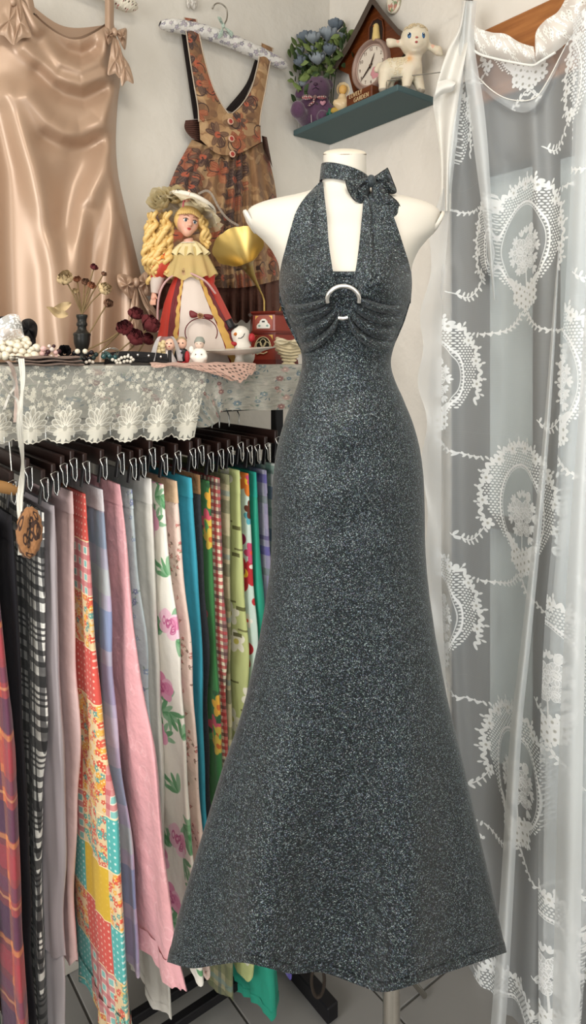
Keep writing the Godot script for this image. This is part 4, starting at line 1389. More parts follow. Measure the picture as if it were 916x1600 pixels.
	solo(B.new().tube(lp, 0.004, 8, false), "strap_loop", mt(col("3a312b"), 0.6), "dark brown leather strap loop hanging by the rack's foot", "strap")

# ------------------------------------------------------------------ clothes on the left wall
func lace_alpha(seed_: int) -> StandardMaterial3D:
	var g := RandomNumberGenerator.new()
	g.seed = seed_
	var p := Pt.new(256, 256, Color(0.95, 0.95, 0.94, 0.35))
	for k in 30:
		p.flower(g.randf() * 256, g.randf() * 256, g.randf_range(14, 24), 6, Color(1, 1, 1), Color(0.9, 0.9, 0.9, 0.3), k)
	for k in 40:
		p.line(Vector2(k * 13.0, 0), Vector2(k * 13.0 - 256, 256), 2.0, Color(1, 1, 1), 0.7)
	return mt(Color.WHITE, 0.8, {"tex": p.tex(), "alpha": true, "uv": [2.0, 2.0]})

func bow_on(root: Node3D, mapf: Callable, cx: float, cy: float, sc: float, m: Material, loops: Array, tails: Array) -> void:
	for q in loops:
		put(B.new().pillow(v2(q), mapf, 0.012 * sc, 6, 5, 0.5), "bow_loop", m, root)
	for q in tails:
		put(B.new().pillow(v2(q), mapf, 0.005 * sc, 6, 5, 0.6), "bow_tail", m, root)
	var o: Vector3 = mapf.call(Vector2(cx, cy), 0.006 * sc)
	put(B.new().ell(o, Vector3(0.008, 0.011, 0.008) * sc), "bow_knot", m, root)

func satin_dress() -> void:
	var satin := mt(col("b0937c"), 0.38, {"spec": 0.6, "metal": 0.18, "rim": 0.1})
	var d := thing("satin_dress", "champagne satin slip dress with cowl neck and bows hanging on the left wall", "dress", on_z(90, 560, 0.03))
	var T := v2([-20, -10, 8, -6, 34, 0, 52, 22, 78, 45, 104, 59, 126, 61, 150, 50, 166, 40, 178, 38])
	var Bt := v2([-92, 566, 40, 566, 130, 566, 200, 565, 254, 562])
	var L := v2([-20, -10, -44, 80, -40, 180, -62, 330, -92, 566])
	var R := v2([178, 38, 186, 80, 188, 125, 184, 160, 181, 220, 185, 275, 198, 335, 212, 395, 228, 460, 244, 515, 254, 562])
	var fl := [[0.020, 9.0, v2([36, 4, 60, 48, 97, 96, 126, 107, 153, 95, 168, 62])], [-0.018, 10.0, v2([70, 60, 100, 80, 126, 88, 150, 78])], [0.017, 9.0, v2([38, 73, 88, 121, 126, 131, 165, 116])], [-0.012, 9.0, v2([60, 110, 100, 148, 130, 156, 160, 142])], [0.020, 12.0, v2([45, 150, 75, 192, 100, 208, 126, 211, 162, 192, 182, 150])], [-0.010, 10.0, v2([70, 215, 110, 232, 150, 225])], [0.024, 15.0, v2([12, 150, 30, 200, 52, 265, 68, 323, 85, 420, 95, 600])], [-0.014, 18.0, v2([140, 215, 110, 290, 92, 350])], [0.018, 13.0, v2([178, 235, 145, 300, 124, 382, 116, 470, 112, 600])], [0.016, 10.0, v2([184, 270, 178, 345, 166, 420, 158, 600])], [-0.014, 16.0, v2([0, 180, 14, 264, 14, 382, 20, 600])], [0.014, 12.0, v2([-30, 100, -20, 300, -10, 600])], [0.012, 7.0, v2([196, 340, 204, 420, 206, 600])], [-0.010, 9.0, v2([140, 330, 140, 450, 138, 600])]]
	for f in fl:
		f[1] *= 1.4
	put(B.new().grid(120, 150, func(u, w):
		var p := coons(T, Bt, L, R, u, w)
		var edge := 1.0 - pow(absf(u * 2.0 - 1.0), 6.0)
		return on_z(p.x, p.y, 0.02 + (0.05 + 1.5 * folds(p, fl)) * edge)), "body", satin, d)
	put(B.new().grid(20, 30, func(u, w):
		var p := coons(v2([34, -4, 100, 40, 178, 36]), Bt, [], R, u, w)
		return on_z(p.x, p.y, 0.014)), "back", satin, d)
	# inside of the cowl: the far neckline edge
	put(B.new().grid(30, 8, func(u, w):
		var p := coons(v2([36, -10, 60, 26, 95, 52, 118, 58, 142, 50, 166, 36]), v2([36, 12, 62, 52, 98, 92, 126, 98, 150, 88, 168, 50]), [], [], u, w)
		return on_z(p.x, p.y, 0.055 - 0.012 * sin(w * PI))), "cowl_lining", satin, d)
	var W := func(p: Vector2, h: float) -> Vector3: return on_z(p.x, p.y, 0.095 + h)
	put(B.new().grid(8, 16, func(u, w):
		var p := coons(v2([164, -20, 178, -20]), v2([164, 46, 178, 46]), [], [], u, w)
		return on_z(p.x, p.y, 0.06 + 0.012 * sin(u * PI))), "strap", satin, d)
	bow_on(d, W, 179, 50, 1.0, satin, [[178, 50, 170, 44, 163, 45, 166, 60, 170, 70, 177, 58], [181, 50, 190, 45, 198, 45, 198, 64, 195, 78, 186, 62]], [[177, 54, 172, 85, 168, 116, 180, 115, 188, 122, 192, 100, 186, 70], [184, 60, 192, 85, 203, 104, 209, 130, 198, 126, 190, 134, 186, 95]])
	bow_on(d, W, 20, 2, 1.0, satin, [], [[22, -10, 5, 10, -10, 50, 6, 56, 22, 70, 26, 40, 28, 10], [24, -10, 24, 40, 21, 70, 34, 60, 49, 56, 40, 30, 32, 0]])
	put(B.new().grid(8, 20, func(u, w):
		var p := coons(v2([26, -30, 46, -30]), v2([40, 20, 56, 22]), [], [], u, w)
		return on_z(p.x, p.y, 0.08 + 0.012 * sin(u * PI))), "strap", satin, d)
	bow_on(d, W, 213, 441, 1.15, satin, [[213, 440, 200, 430, 184, 429, 185, 446, 194, 458, 206, 467, 212, 450], [214, 440, 222, 428, 236, 420, 241, 438, 240, 458, 228, 462, 216, 450]], [[212, 446, 204, 480, 200, 510, 206, 540, 216, 520, 218, 480], [215, 446, 224, 475, 240, 505, 250, 520, 246, 490, 228, 462]])
	put(B.new().ell(on_z(53.5, 22, 0.088), Vector3.ONE * 0.0022), "bead", mt(col("40342c"), 0.3), d)

func pinafore() -> void:
	var g := RandomNumberGenerator.new()
	g.seed = 33
	var p := Pt.new(512, 512, col("8a6848"))
	for k in 260:
		p.ell(g.randf() * 512, g.randf() * 512, g.randf_range(14, 44), g.randf_range(8, 24), g.randf() * 3, [col("ac8a62"), col("7c5a40"), col("b89a74"), col("5e4434")][k % 4], 0.55)
	for k in 44:
		var x := g.randf() * 512
		var y := g.randf() * 512
		var r := g.randf_range(24, 46)
		var dk := [col("74382a"), col("3a2624"), col("84442f"), col("2f2226")][k % 4] as Color
		for l in 7:
			var a := l * 0.9 + g.randf()
			p.ell(x + cos(a) * r * 0.6, y + sin(a) * r * 0.6, r * 0.6, r * 0.26, a, dk.lerp(col("c09468"), g.randf() * 0.35), 0.9)
			p.ell(x + cos(a) * r * 0.6, y + sin(a) * r * 0.6, r * 0.5, r * 0.12, a, dk.lerp(col("dcc090"), 0.4), 0.7, 0.6)
		p.ell(x, y, r * 0.3, r * 0.3, 0, col("a8543c"), 0.9)
		var last := Vector2(x, y)
		for l in 10:
			var q := last + Vector2(cos(k + l * 0.4), sin(k + l * 0.4)) * 9
			p.line(last, q, 3.5, col("3e2c28"), 0.8)
			last = q
	var tap := print_cloth(p)
	var brown := plain_cloth("54342a")
	var dark := plain_cloth("221a18")
	var trimm := plain_cloth("c9b8a4")
	var d := thing("pinafore_dress", "brown tapestry-print pinafore dress with three buttons hanging from the floral padded hanger", "dress", on_z(350, 480, 0.03))
	var uvf := func(_u, _w, q: Vector3) -> Vector2: return Vector2(q.x * 2.4, -q.y * 2.4)
	# back straps
	put(B.new().grid(6, 30, func(u, w):
		var q := coons(v2([283, 50, 296, 46]), v2([303, 186, 314, 186]), [], [], u, w)
		return on_z(q.x, q.y, 0.022)), "back_strap", dark, d)
	put(B.new().grid(8, 24, func(u, w):
		var q := coons(v2([399, 92, 410, 95]), v2([352, 172, 372, 178]), v2([399, 92, 384, 132, 352, 172]), [], u, w)
		return on_z(q.x, q.y, 0.022)), "back_strap", dark, d)
	# skirt
	var T := v2([300, 218, 345, 236, 380, 236, 412, 222])
	var Bt := v2([222, 372, 225, 440, 300, 470, 360, 478, 445, 470])
	Bt = v2([232, 440, 300, 446, 360, 450, 400, 446, 440, 436])
	var L := v2([300, 218, 276, 262, 258, 306, 240, 340, 231, 375, 232, 440])
	var R := v2([412, 222, 424, 262, 432, 305, 437, 370, 440, 436])
	put(B.new().grid(110, 60, func(u, w):
		var q := coons(T, Bt, L, R, u, w)
		var edge := 1.0 - pow(absf(u * 2.0 - 1.0), 5.0)
		var pl := 0.5 + 0.5 * sin(u * 62.0 + 1.4 * sin(u * 11.0) + w * 0.8)
		return on_z(q.x, q.y, 0.02 + edge * (0.035 + 0.03 * w + 0.030 * pl * (0.35 + 0.65 * w))), false, uvf), "skirt", tap, d)
	put(B.new().grid(120, 12, func(u, w):
		var q := coons(Bt, v2([240, 480, 300, 492, 360, 502, 400, 500, 442, 488]), [], [], u, w)
		var edge := 1.0 - pow(absf(u * 2.0 - 1.0), 5.0)
		return on_z(q.x, q.y + 3.0 * sin(u * 60.0) * w, 0.02 + edge * (0.06 + 0.014 * sin(u * 75.0) * (0.4 + w) + 0.012 * w))), "ruffle", brown, d)
	put(B.new().grid(40, 30, func(u, w):
		var q := coons(v2([306, 190, 410, 190]), v2([236, 480, 438, 480]), L, R, u, w)
		return on_z(q.x, q.y, 0.012)), "back", brown, d)
	# elastic sides
	for q in [[290, 188, 314, 186, 300, 216, 316, 222], [409, 212, 417, 214, 412, 232, 426, 262]]:
		put(B.new().grid(10, 40, func(u, w):
			var e := coons([Vector2(q[0], q[1]), Vector2(q[2], q[3])], [Vector2(q[4], q[5]), Vector2(q[6], q[7])], [], [], u, w)
			return on_z(e.x - (6.0 * sin(w * PI) if q[0] < 300 else 0.0) * (1.0 - u), e.y, 0.035 + 0.003 * sin(w * 60.0) + 0.02 * sin(u * PI))), "elastic_side", brown, d)
	# bib with its two straps
	var bib := func(lc: Array, rc: Array, nm: String) -> void:
		put(B.new().grid(16, 50, func(u, w):
			var a: Vector2 = cv(lc, w)
			var b: Vector2 = cv(rc, w)
			var q := a.lerp(b, u)
			return on_z(q.x, q.y, 0.05 + 0.02 * w + 0.006 * sin(u * PI)), false, uvf), nm, tap, d)
		for e in [lc, rc]:
			var path := []
			for k in 31:
				var q: Vector2 = cv(e, k / 30.0)
				path.append(on_z(q.x, q.y, 0.052 + 0.02 * k / 30.0))
			put(B.new().tube(path, 0.0018, 6), "piping", trimm, d)
	bib.call(v2([288, 27, 296, 85, 303, 130, 309, 165, 311, 190]), v2([307, 30, 318, 85, 331, 130, 345, 160, 359, 180]), "strap")
	bib.call(v2([409, 67, 402, 105, 392, 140, 376, 165, 359, 180]), v2([427, 75, 420, 110, 414, 145, 408, 175, 406, 196]), "strap")
	put(B.new().grid(30, 20, func(u, w):
		var q := coons(v2([311, 186, 340, 178, 359, 177, 378, 178, 407, 192]), v2([313, 218, 340, 240, 372, 240, 408, 222]), [], [], u, w)
		return on_z(q.x, q.y, 0.068 + 0.012 * sin(u * PI)), false, uvf), "bib", tap, d)
	for q in [[360, 190], [361.5, 217], [363, 241]]:
		var o := on_z(q[0], q[1], 0.086)
		var bs := Basis(Vector3.RIGHT, PI / 2)
		var bt := put(B.new().lathe([Vector2(0, 0.002), Vector2(0.005, 0.002), Vector2(0.0075, 0.004), Vector2(0.0095, 0.003), Vector2(0.010, 0.0), Vector2(0.009, -0.003), Vector2(0, -0.003)], 20, o, bs), "button", mt(col("c9a48c"), 0.3, {"coat": 0.6}), d)
		put(B.new().lathe([Vector2(0, 0.0035), Vector2(0.004, 0.0033), Vector2(0.0065, 0.0025)], 16, o + Vector3(0, 0, 0.0005), bs), "button_flower", mt(col("9c3b34"), 0.35), bt)
	# lace-trimmed ribbon across the skirt
	var rb := v2([310, 303, 322, 298, 331, 304, 343, 326, 356, 342, 373, 353])
	put(B.new().grid(6, 60, func(u, w):
		var a: Vector2 = cv(rb, w)
		var b: Vector2 = cv(rb, minf(1.0, w + 0.02)) - cv(rb, maxf(0.0, w - 0.02))
		var nn: Vector2 = Vector2(-b.y, b.x).normalized() * (u - 0.5) * (3.6 + 0.7 * sin(w * 150.0))
		return on_z(a.x + nn.x, a.y + nn.y, 0.118 + 0.01 * w)), "lace_trim", plain_cloth("b3a598"), d)
	# padded hanger
	var pp := Pt.new(256, 256, col("d9d6d2"))
	pp.scatter(g, 60, 9, 15, [col("9a93a0"), col("b0a6ac"), col("8c8894")], col("d8d0cc"), col("a8a8a0"))
	var pad := print_cloth(pp)
	var h := thing("padded_hanger", "grey flower print padded hanger holding the tapestry pinafore", "hanger", on_z(345, 60, 0.03))
	var path := []
	var rad := []
	for k in 33:
		var q: Vector2 = cv(v2([250, 37, 295, 44, 345, 58, 395, 79, 448, 104]), k / 32.0)
		path.append(on_z(q.x, q.y, 0.042))
		rad.append(0.021 * pow(1.0 - pow(absf(k / 16.0 - 1.0), 8.0) * 0.85, 0.5) + 0.0008 * sin(k * 2.3))
	put(B.new().grid(24, 32, func(u, w):
		var k := int(round(w * 32))
		var a: float = u * TAU
		return path[k] + Vector3(0.25 * cos(a), 0.95 * cos(a), sin(a)) * rad[k], true, func(u, w, _p): return Vector2(u * 1.0, w * 3.2)), "padding", pad, h)
	var hk := []
	for q in v2([345, 56, 350, 40, 355, 28, 354, 14, 346, 6, 337, 6, 332, 14]):
		hk.append(q)
	var wire := []
	for k in 25:
		var q: Vector2 = cv(hk, k / 24.0)
		wire.append(on_z(q.x, q.y, 0.042 - 0.03 * smoothstep(0.6, 1.0, k / 24.0)))
	put(B.new().tube(wire, 0.0022, 8), "hook", mt(col("9a948a"), 0.3, {"metal": 1.0}), h)
	var W := func(q: Vector2, e: float) -> Vector3: return on_z(q.x, q.y, 0.068 + e)
	var mint := plain_cloth("b5c6ba", 0.5)
	bow_on(h, W, 349, 40, 0.7, mint, [[349, 40, 343, 34, 340, 26, 346, 28]], [[349, 42, 344, 50, 340, 60, 348, 56], [350, 42, 356, 50, 362, 58, 364, 50]])

func wall_bits() -> void:
	var g := RandomNumberGenerator.new()
	g.seed = 4
	# end of the satin dress's hanger
	var pp := Pt.new(256, 128, col("e4dccb"))
	for k in 22:
		pp.ell(g.randf() * 256, g.randf() * 128, 9, 6, g.randf() * 3, [col("b8484c"), col("7a3f3a"), col("5c5a4a")][k % 3])
	var h := thing("padded_hanger", "cream padded hanger with red dots carrying the champagne satin dress", "hanger", on_z(120, -20, 0.03))
	var path := []
	var rad := []
	for k in 25:
		var q: Vector2 = cv(v2([-40, -75, 60, -52, 150, -18, 190, 4, 215, 14]), k / 24.0)
		path.append(on_z(q.x, q.y, 0.045))
		rad.append(0.020 * sqrt(maxf(0.02, 1.0 - pow(maxf(0.0, k / 24.0 - 0.8) / 0.2, 2.0))))
	put(B.new().grid(20, 24, func(u, w):
		var k := int(round(w * 24))
		var a: float = u * TAU
		return path[k] + Vector3(0.4 * cos(a), 0.92 * cos(a), sin(a)) * rad[k], true, func(u, w, _p): return Vector2(u, w * 4.0)), "padding", print_cloth(pp), h)
	put(B.new().tube([on_z(60, -50, 0.045), on_z(62, -80, 0.045), on_z(66, -95, 0.03), on_z(60, -105, 0.012)], 0.0022, 8), "hook", mt(col("9a948a"), 0.3, {"metal": 1.0}), h)
	# white charm above the hanger
	var ch := B.new()
	var W := func(q: Vector2, e: float) -> Vector3: return on_z(q.x, q.y, 0.014 + e)
	for q in [[293, -6, 292, 8, 297, 14, 300, 4], [298, -8, 297, 8, 304, 15, 309, 8, 306, -6]]:
		ch.pillow(v2(q), W, 0.010, 5, 5, 0.3)
	solo(ch, "wall_charm", mt(col("d8d3cc"), 0.6), "small white shell-like charm on the wall above the grey padded hanger", "charm")
	# painted oval on the right wall above the clock
	var ov := B.new()
	var op := Pt.new(128, 128, col("e6dcc8"))
	op.scatter(g, 12, 10, 17, [col("c98a7c"), col("d8a890")], col("e8d8a0"), col("8fa47c"))
	var o := on_x(616, 2, -0.006)
	ov.xf = Transform3D(Basis(Vector3(0, 0, 1), Vector3(0, 1, 0), Vector3(-1, 0, 0)), o)
	ov.lathe([Vector2(0, 0.004), Vector2(0.030, 0.004), Vector2(0.036, 0.008), Vector2(0.039, 0.002), Vector2(0.037, -0.004), Vector2(0, -0.004)], 40, Vector3.ZERO, Basis.from_scale(Vector3(0.72, 1.0, 1.0)) * Basis(Vector3.RIGHT, PI / 2))
	solo(ov, "wall_plaque", print_cloth(op), "small oval flower-painted plaque on the right wall above the clock roof", "plaque")

# ------------------------------------------------------------------ corner shelf and what stands on it
func fnode(nm: String, label: String, cat: String, px: float, z: float, y: float, yaw := 0.0, group := "") -> Node3D:   # a thing standing at height y on the line px, at room depth z
	var d := (CAM.z - z) / (0.7955 - 0.606 * (px - CX) / F)
	var p := at(px, HY, d)
	return thing(nm, label, cat, Vector3(p.x, y, p.z), YAW + yaw, group)

func shelf() -> void:
	var teal := mt(col("465b5e"), 0.6)
	var s := thing("wall_shelf", "dark teal wooden corner shelf seen from below on the right wall", "shelf", Vector3(-0.08, 2.329, 0.24))
	put(B.new().box(Vector3(-0.081, 2.338, 0.238), Vector3(0.158, 0.018, 0.468), 0.002), "board", teal, s)
	var wire := mt(col("8e8b84"), 0.3, {"metal": 1.0})
	put(B.new().tube([Vector3(-0.15, 2.347, 0.405), Vector3(-0.15, 2.385, 0.405), Vector3(-0.004, 2.385, 0.60)], 0.0016, 6), "guard_wire", wire, s)
	put(B.new().tube([Vector3(-0.15, 2.347, 0.42), Vector3(-0.15, 2.375, 0.42), Vector3(-0.135, 2.375, 0.44)], 0.0013, 6), "guard_wire", wire, s)
	for q in [0.03, 0.06, 0.095]:
		put(B.new().tube([Vector3(-0.156, 2.336, q), Vector3(-0.158, 2.372, q)], 0.0009, 5), "guard_post", mt(col("c8c4bc"), 0.3), s)
	put(B.new().box(Vector3(-0.006, 2.40, 0.605), Vector3(0.012, 0.05, 0.018), 0.003).tube([Vector3(-0.01, 2.41, 0.605), Vector3(-0.022, 2.40, 0.605), Vector3(-0.022, 2.37, 0.605), Vector3(-0.008, 2.36, 0.605)], 0.003, 8), "wall_clip", mt(col("b8b4aa"), 0.35, {"metal": 0.7}), s)
	clock()
	bear()
	lamb()
	bouquet()
	# little figurine at the clock's foot
	var f := thing("figurine", "tiny cream bonnet figurine in a yellow dress at the foot of the cuckoo clock", "figurine", Vector3(-0.130, SHELF, 0.212), YAW)
	var cre := mt(col("cdb48c"), 0.5, {"coat": 0.3})
	put(B.new().nets([[Vector3(0, 0.022, 0), Vector3(0, 0.05, 0), 0.021, 0.013], [Vector3(-0.02, 0.03, 0.01), Vector3(0.02, 0.03, 0.012), 0.010, 0.010]], 0.012, 0.004), "body", cre, f, true)
	put(B.new().ell(Vector3(0.002, 0.072, 0.004), Vector3(0.013, 0.015, 0.012)), "head", mt(col("c69a54"), 0.5), f, true)
	put(B.new().grid(24, 8, func(u, w):
		var a: float = u * TAU
		return Vector3(0.002 + sin(a) * (0.014 + 0.006 * w), 0.073 + cos(a) * (0.016 + 0.006 * w), 0.006 - 0.010 * (1.0 - w) + 0.002 * sin(a * 10.0)), true), "bonnet", mt(col("d8c8a4"), 0.6), f, true)
	put(B.new().nets([[Vector3(-0.026, 0.010, 0.0), Vector3(0.03, 0.010, 0.0), 0.010, 0.010]], 0.004, 0.005), "base", mt(col("a88a3c"), 0.6), f, true)
	var fr := thing("toy", "tiny dark green toy frog beside the purple bear's foot", "toy", Vector3(-0.142, SHELF, 0.17), YAW)
	put(B.new().nets([[Vector3(0, 0.009, 0), Vector3(0.0, 0.016, 0.004), 0.010, 0.007], [Vector3(-0.009, 0.007, 0.004), Vector3(-0.011, 0.004, 0.012), 0.005, 0.003], [Vector3(0.009, 0.007, 0.004), Vector3(0.011, 0.004, 0.012), 0.005, 0.003], [Vector3(-0.004, 0.022, 0.006), Vector3(-0.004, 0.023, 0.006), 0.003, 0.003], [Vector3(0.005, 0.022, 0.006), Vector3(0.005, 0.023, 0.006), 0.003, 0.003]], 0.004, 0.002), "body", mt(col("1f5a44"), 0.4), fr, true)

func clock() -> void:
	var c := thing("cuckoo_clock", "brown house-shaped cuckoo clock with a round pink dial leaning on the shelf wall", "clock", Vector3(-0.06, SHELF, 0.22))
	var wood := mt(Color.WHITE, 0.45, {"tex": mats.wood_tex, "tri": 4.0})
	wood.albedo_color = Color(0.62, 0.5, 0.42)
	var dark := mt(col("4b3f37"), 0.55)
	var X := func(x: float) -> Callable:
		return func(p: Vector2, h: float) -> Vector3: return on_x(p.x, p.y, -(x + h))
	put(B.new().prism(v2([581, 6, 524, 106, 545, 116, 556, 160, 622, 134, 626, 90, 642, 72]), X.call(0.012), 0.0, 0.036), "case", wood, c)
	# roof boards, curved out at the eaves
	for q in [[581, -8, 562, 30, 540, 72, 519, 108, 523, 112, 545, 78, 566, 38, 582, 6], [581, -8, 600, 18, 622, 44, 646, 60, 644, 68, 622, 54, 599, 28, 582, 6]]:
		put(B.new().prism(v2(q), X.call(0.006), 0.0, 0.066), "roof_board", dark, c)
	# niche and bird
	put(B.new().prism(v2([577, 66, 578, 44, 583, 33, 591, 29, 598, 33, 599, 45, 598, 62]), X.call(0.0482), 0.0, 0.002), "niche", mt(col("2a1c18"), 0.8), c)
	var fr := []
	for q in v2([576, 67, 577, 44, 583, 32, 591, 28, 598, 32, 600, 45, 599, 63]):
		fr.append(on_x(q.x, q.y, -0.051))
	put(B.new().tube(fr, 0.003, 6), "niche_frame", wood, c)
	var bo := on_x(588, 50, -0.058)
	var bird := put(B.new().nets([[bo + Vector3(0, -0.018, 0), bo + Vector3(0, 0.004, 0), 0.013, 0.010], [bo + Vector3(0, 0.015, 0), bo + Vector3(0, 0.017, 0), 0.009, 0.009]], 0.008, 0.003), "bird", mt(col("d2b878"), 0.5), c)
	put(B.new().lathe([Vector2(0.0, 0.010), Vector2(0.003, 0.0), Vector2(0, 0)], 8, bo + Vector3(-0.006, 0.015, -0.003), aim(Vector3(-1, 0, 0.3))), "beak", mt(col("b5652c"), 0.5), bird)
	# dial
	var o := on_x(581, 103, -0.052)
	var bs := Basis(Vector3(0, 0, 1), Vector3(0, 1, 0), Vector3(-1, 0, 0))
	var R := 0.074
	var lay := bs * Basis(Vector3.RIGHT, PI / 2)
	put(B.new().lathe([Vector2(R - 0.010, 0.004), Vector2(R - 0.006, 0.014), Vector2(R, 0.016), Vector2(R + 0.004, 0.008), Vector2(R + 0.004, -0.004)], 56, o, lay), "rim", mt(col("9c8378"), 0.4, {"metal": 0.2}), c)
	put(B.new().lathe([Vector2(R - 0.016, 0.006), Vector2(R - 0.014, 0.009), Vector2(R - 0.011, 0.005)], 56, o, lay), "inner_rim", mt(col("b59c90"), 0.4), c)
	var dp := Pt.new(256, 256, col("ddd2c2"))
	dp.peony(150, 170, 46, col("cf8f94"), col("b06a78"), col("e6bcbc"), rng)
	var face := put(B.new().lathe([Vector2(0, 0.0), Vector2(R - 0.009, 0.0)], 48, o + Vector3(-0.002, 0, 0), lay), "dial", mt(col("ddd2c4"), 0.6), c)
	# painted pink flower on the dial, built as thin petals
	for k in 6:
		var a := TAU * k / 6.0
		put(B.new().ell(o + Vector3(-0.003, -0.026 + sin(a) * 0.011, 0.018 + cos(a) * 0.011), Vector3(0.0007, 0.009, 0.009), Basis(), 10, 6), "petal", mt(col("cf9298"), 0.6), face)
	var ink := mt(col("6a5448"), 0.5)
	for k in 12:
		var a := TAU * (k + 1) / 12.0
		var tm := words(str(k + 1), 0.013, 0.0008, ink)
		var q := inst(tm, "numeral", Vector3.ZERO, face, Vector3.ONE, bs)
		q.position = o + Vector3(-0.0028, cos(a) * 0.050, sin(a) * 0.050) - c.position
	var hand := func(a: float, l: float, w: float) -> void:
		var m := Vector3(0, cos(a), sin(a))
		var sd := Vector3(0, -sin(a), cos(a))
		var pts := []
		for e in [Vector2(-w, -0.008), Vector2(-w * 0.6, l * 0.6), Vector2(0, l), Vector2(w * 0.6, l * 0.6), Vector2(w, -0.008)]:
			pts.append(e)
		put(B.new().prism(pts, func(p: Vector2, h: float): return o + Vector3(-0.005 - h, 0, 0) + m * p.y + sd * p.x, 0.0, 0.001), "hand", mt(col("4a3a34"), 0.4), face)
	hand.call(deg_to_rad(232), 0.058, 0.0035)
	hand.call(deg_to_rad(28), 0.038, 0.0035)
	put(B.new().ell(o + Vector3(-0.007, 0, 0), Vector3(0.003, 0.004, 0.004)), "hub", ink, face)
	# plinth with its lettering
	put(B.new().box(Vector3(-0.088, SHELF + 0.021, 0.30), Vector3(0.112, 0.042, 0.11), 0.003), "plinth", wood, c)
	var gold := mt(col("cbb38a"), 0.5)
	for q in [["LOVELY", 0.033, 0.287], ["GARDEN", 0.016, 0.312]]:
		var tm := words(q[0], 0.017, 0.0012, gold)
		inst(tm, "lettering", Vector3(-0.1448, SHELF + q[1], q[2]) - c.position, c, Vector3.ONE, bs)

func bear() -> void:
	var fur := mt(col("54374f"), 0.95, {"rim": 0.8, "vc": true})
	fur.albedo_color = Color.WHITE
	var b := thing("teddy_bear", "purple plush teddy bear with a red gingham ribbon sitting at the shelf corner", "teddy bear", Vector3(-0.118, SHELF, 0.062), YAW)
	var fz := FastNoiseLite.new()
	fz.frequency = 160.0
	var base := Color(0.098, 0.045, 0.09)
	put(B.new().nets([
		[Vector3(0, 0.035, 0), Vector3(0.004, 0.075, 0), 0.043, 0.034],
		[Vector3(0.006, 0.120, 0.004), Vector3(0.008, 0.122, 0.006), 0.044, 0.044],
		[Vector3(0.002, 0.110, 0.042), Vector3(0.002, 0.110, 0.046), 0.019, 0.017],
		[Vector3(-0.046, 0.118, -0.004), Vector3(-0.050, 0.112, -0.006), 0.015, 0.013],
		[Vector3(0.046, 0.146, -0.004), Vector3(0.050, 0.142, -0.006), 0.014, 0.012],
		[Vector3(-0.03, 0.025, 0.015), Vector3(-0.052, 0.030, 0.062), 0.024, 0.020],
		[Vector3(-0.054, 0.036, 0.066), Vector3(-0.054, 0.042, 0.068), 0.022, 0.020],
		[Vector3(0.03, 0.022, 0.015), Vector3(0.024, 0.016, 0.065), 0.022, 0.018],
		[Vector3(-0.032, 0.075, 0.008), Vector3(-0.056, 0.048, 0.030), 0.017, 0.014],
		[Vector3(0.034, 0.075, 0.008), Vector3(0.054, 0.045, 0.026), 0.016, 0.014]], 0.014, 0.0045,
		func(p: Vector3): return base * (0.85 + 0.5 * absf(fz.get_noise_3dv(p))), func(p: Vector3): return 0.0012 * fz.get_noise_3dv(p)), "body", fur, b, true)
	var bl := mt(col("120c10"), 0.2)
	for s in [-1.0, 1.0]:
		put(B.new().ell(Vector3(0.004 + s * 0.015, 0.131, 0.044), Vector3.ONE * 0.0042), "eye", bl, b, true)
	put(B.new().ell(Vector3(0.002, 0.117, 0.063), Vector3(0.007, 0.005, 0.004)), "nose", mt(col("3a2236"), 0.5), b, true)
	put(B.new().tube([Vector3(-0.008, 0.102, 0.060), Vector3(0.002, 0.106, 0.064), Vector3(0.002, 0.112, 0.065), Vector3(0.002, 0.106, 0.064), Vector3(0.012, 0.102, 0.060)], 0.0012, 5), "mouth", bl, b, true)
	var gp := Pt.new(64, 64, col("e8d4cc"))
	gp.plaid([[0.0, 0.25, col("9c2c34")], [0.5, 0.25, col("3a1c20")]], [[0.0, 0.25, col("9c2c34")], [0.5, 0.25, col("3a1c20")]], 0.6)
	var gm := print_cloth(gp)
	gm.uv1_scale = Vector3(75, 75, 1)
	var L := func(p: Vector2, h: float) -> Vector3: return Vector3(p.x * 0.001, p.y * 0.001, 0.046 + h)
	var ri := thing("ribbon", "red and white gingham ribbon bow tied round the purple bear's neck", "ribbon", b.position, YAW)
	for q in [[-2, 82, -20, 90, -38, 88, -40, 78, -24, 74], [4, 82, 18, 88, 36, 87, 34, 78, 18, 76]]:
		put(B.new().pillow(v2(q), L, 0.007, 4, 4, 0.3), "bow_loop", gm, ri, true)
	for q in [[-2, 82, -10, 66, -22, 58, -18, 54, -4, 62, 2, 78]]:
		put(B.new().pillow(v2(q), L, 0.003, 4, 4, 0.3), "bow_tail", gm, ri, true)
	put(B.new().ell(Vector3(0.001, 0.082, 0.05), Vector3(0.006, 0.006, 0.006)), "bow_knot", gm, ri, true)
	put(B.new().pillow(v2([24, 72, 31, 76, 36, 70, 26, 60, 17, 68, 19, 75]), func(p: Vector2, h: float): return Vector3(p.x * 0.001, p.y * 0.001, 0.036 + h), 0.004, 4, 4), "heart_patch", mt(col("c08c98"), 0.8), b, true)

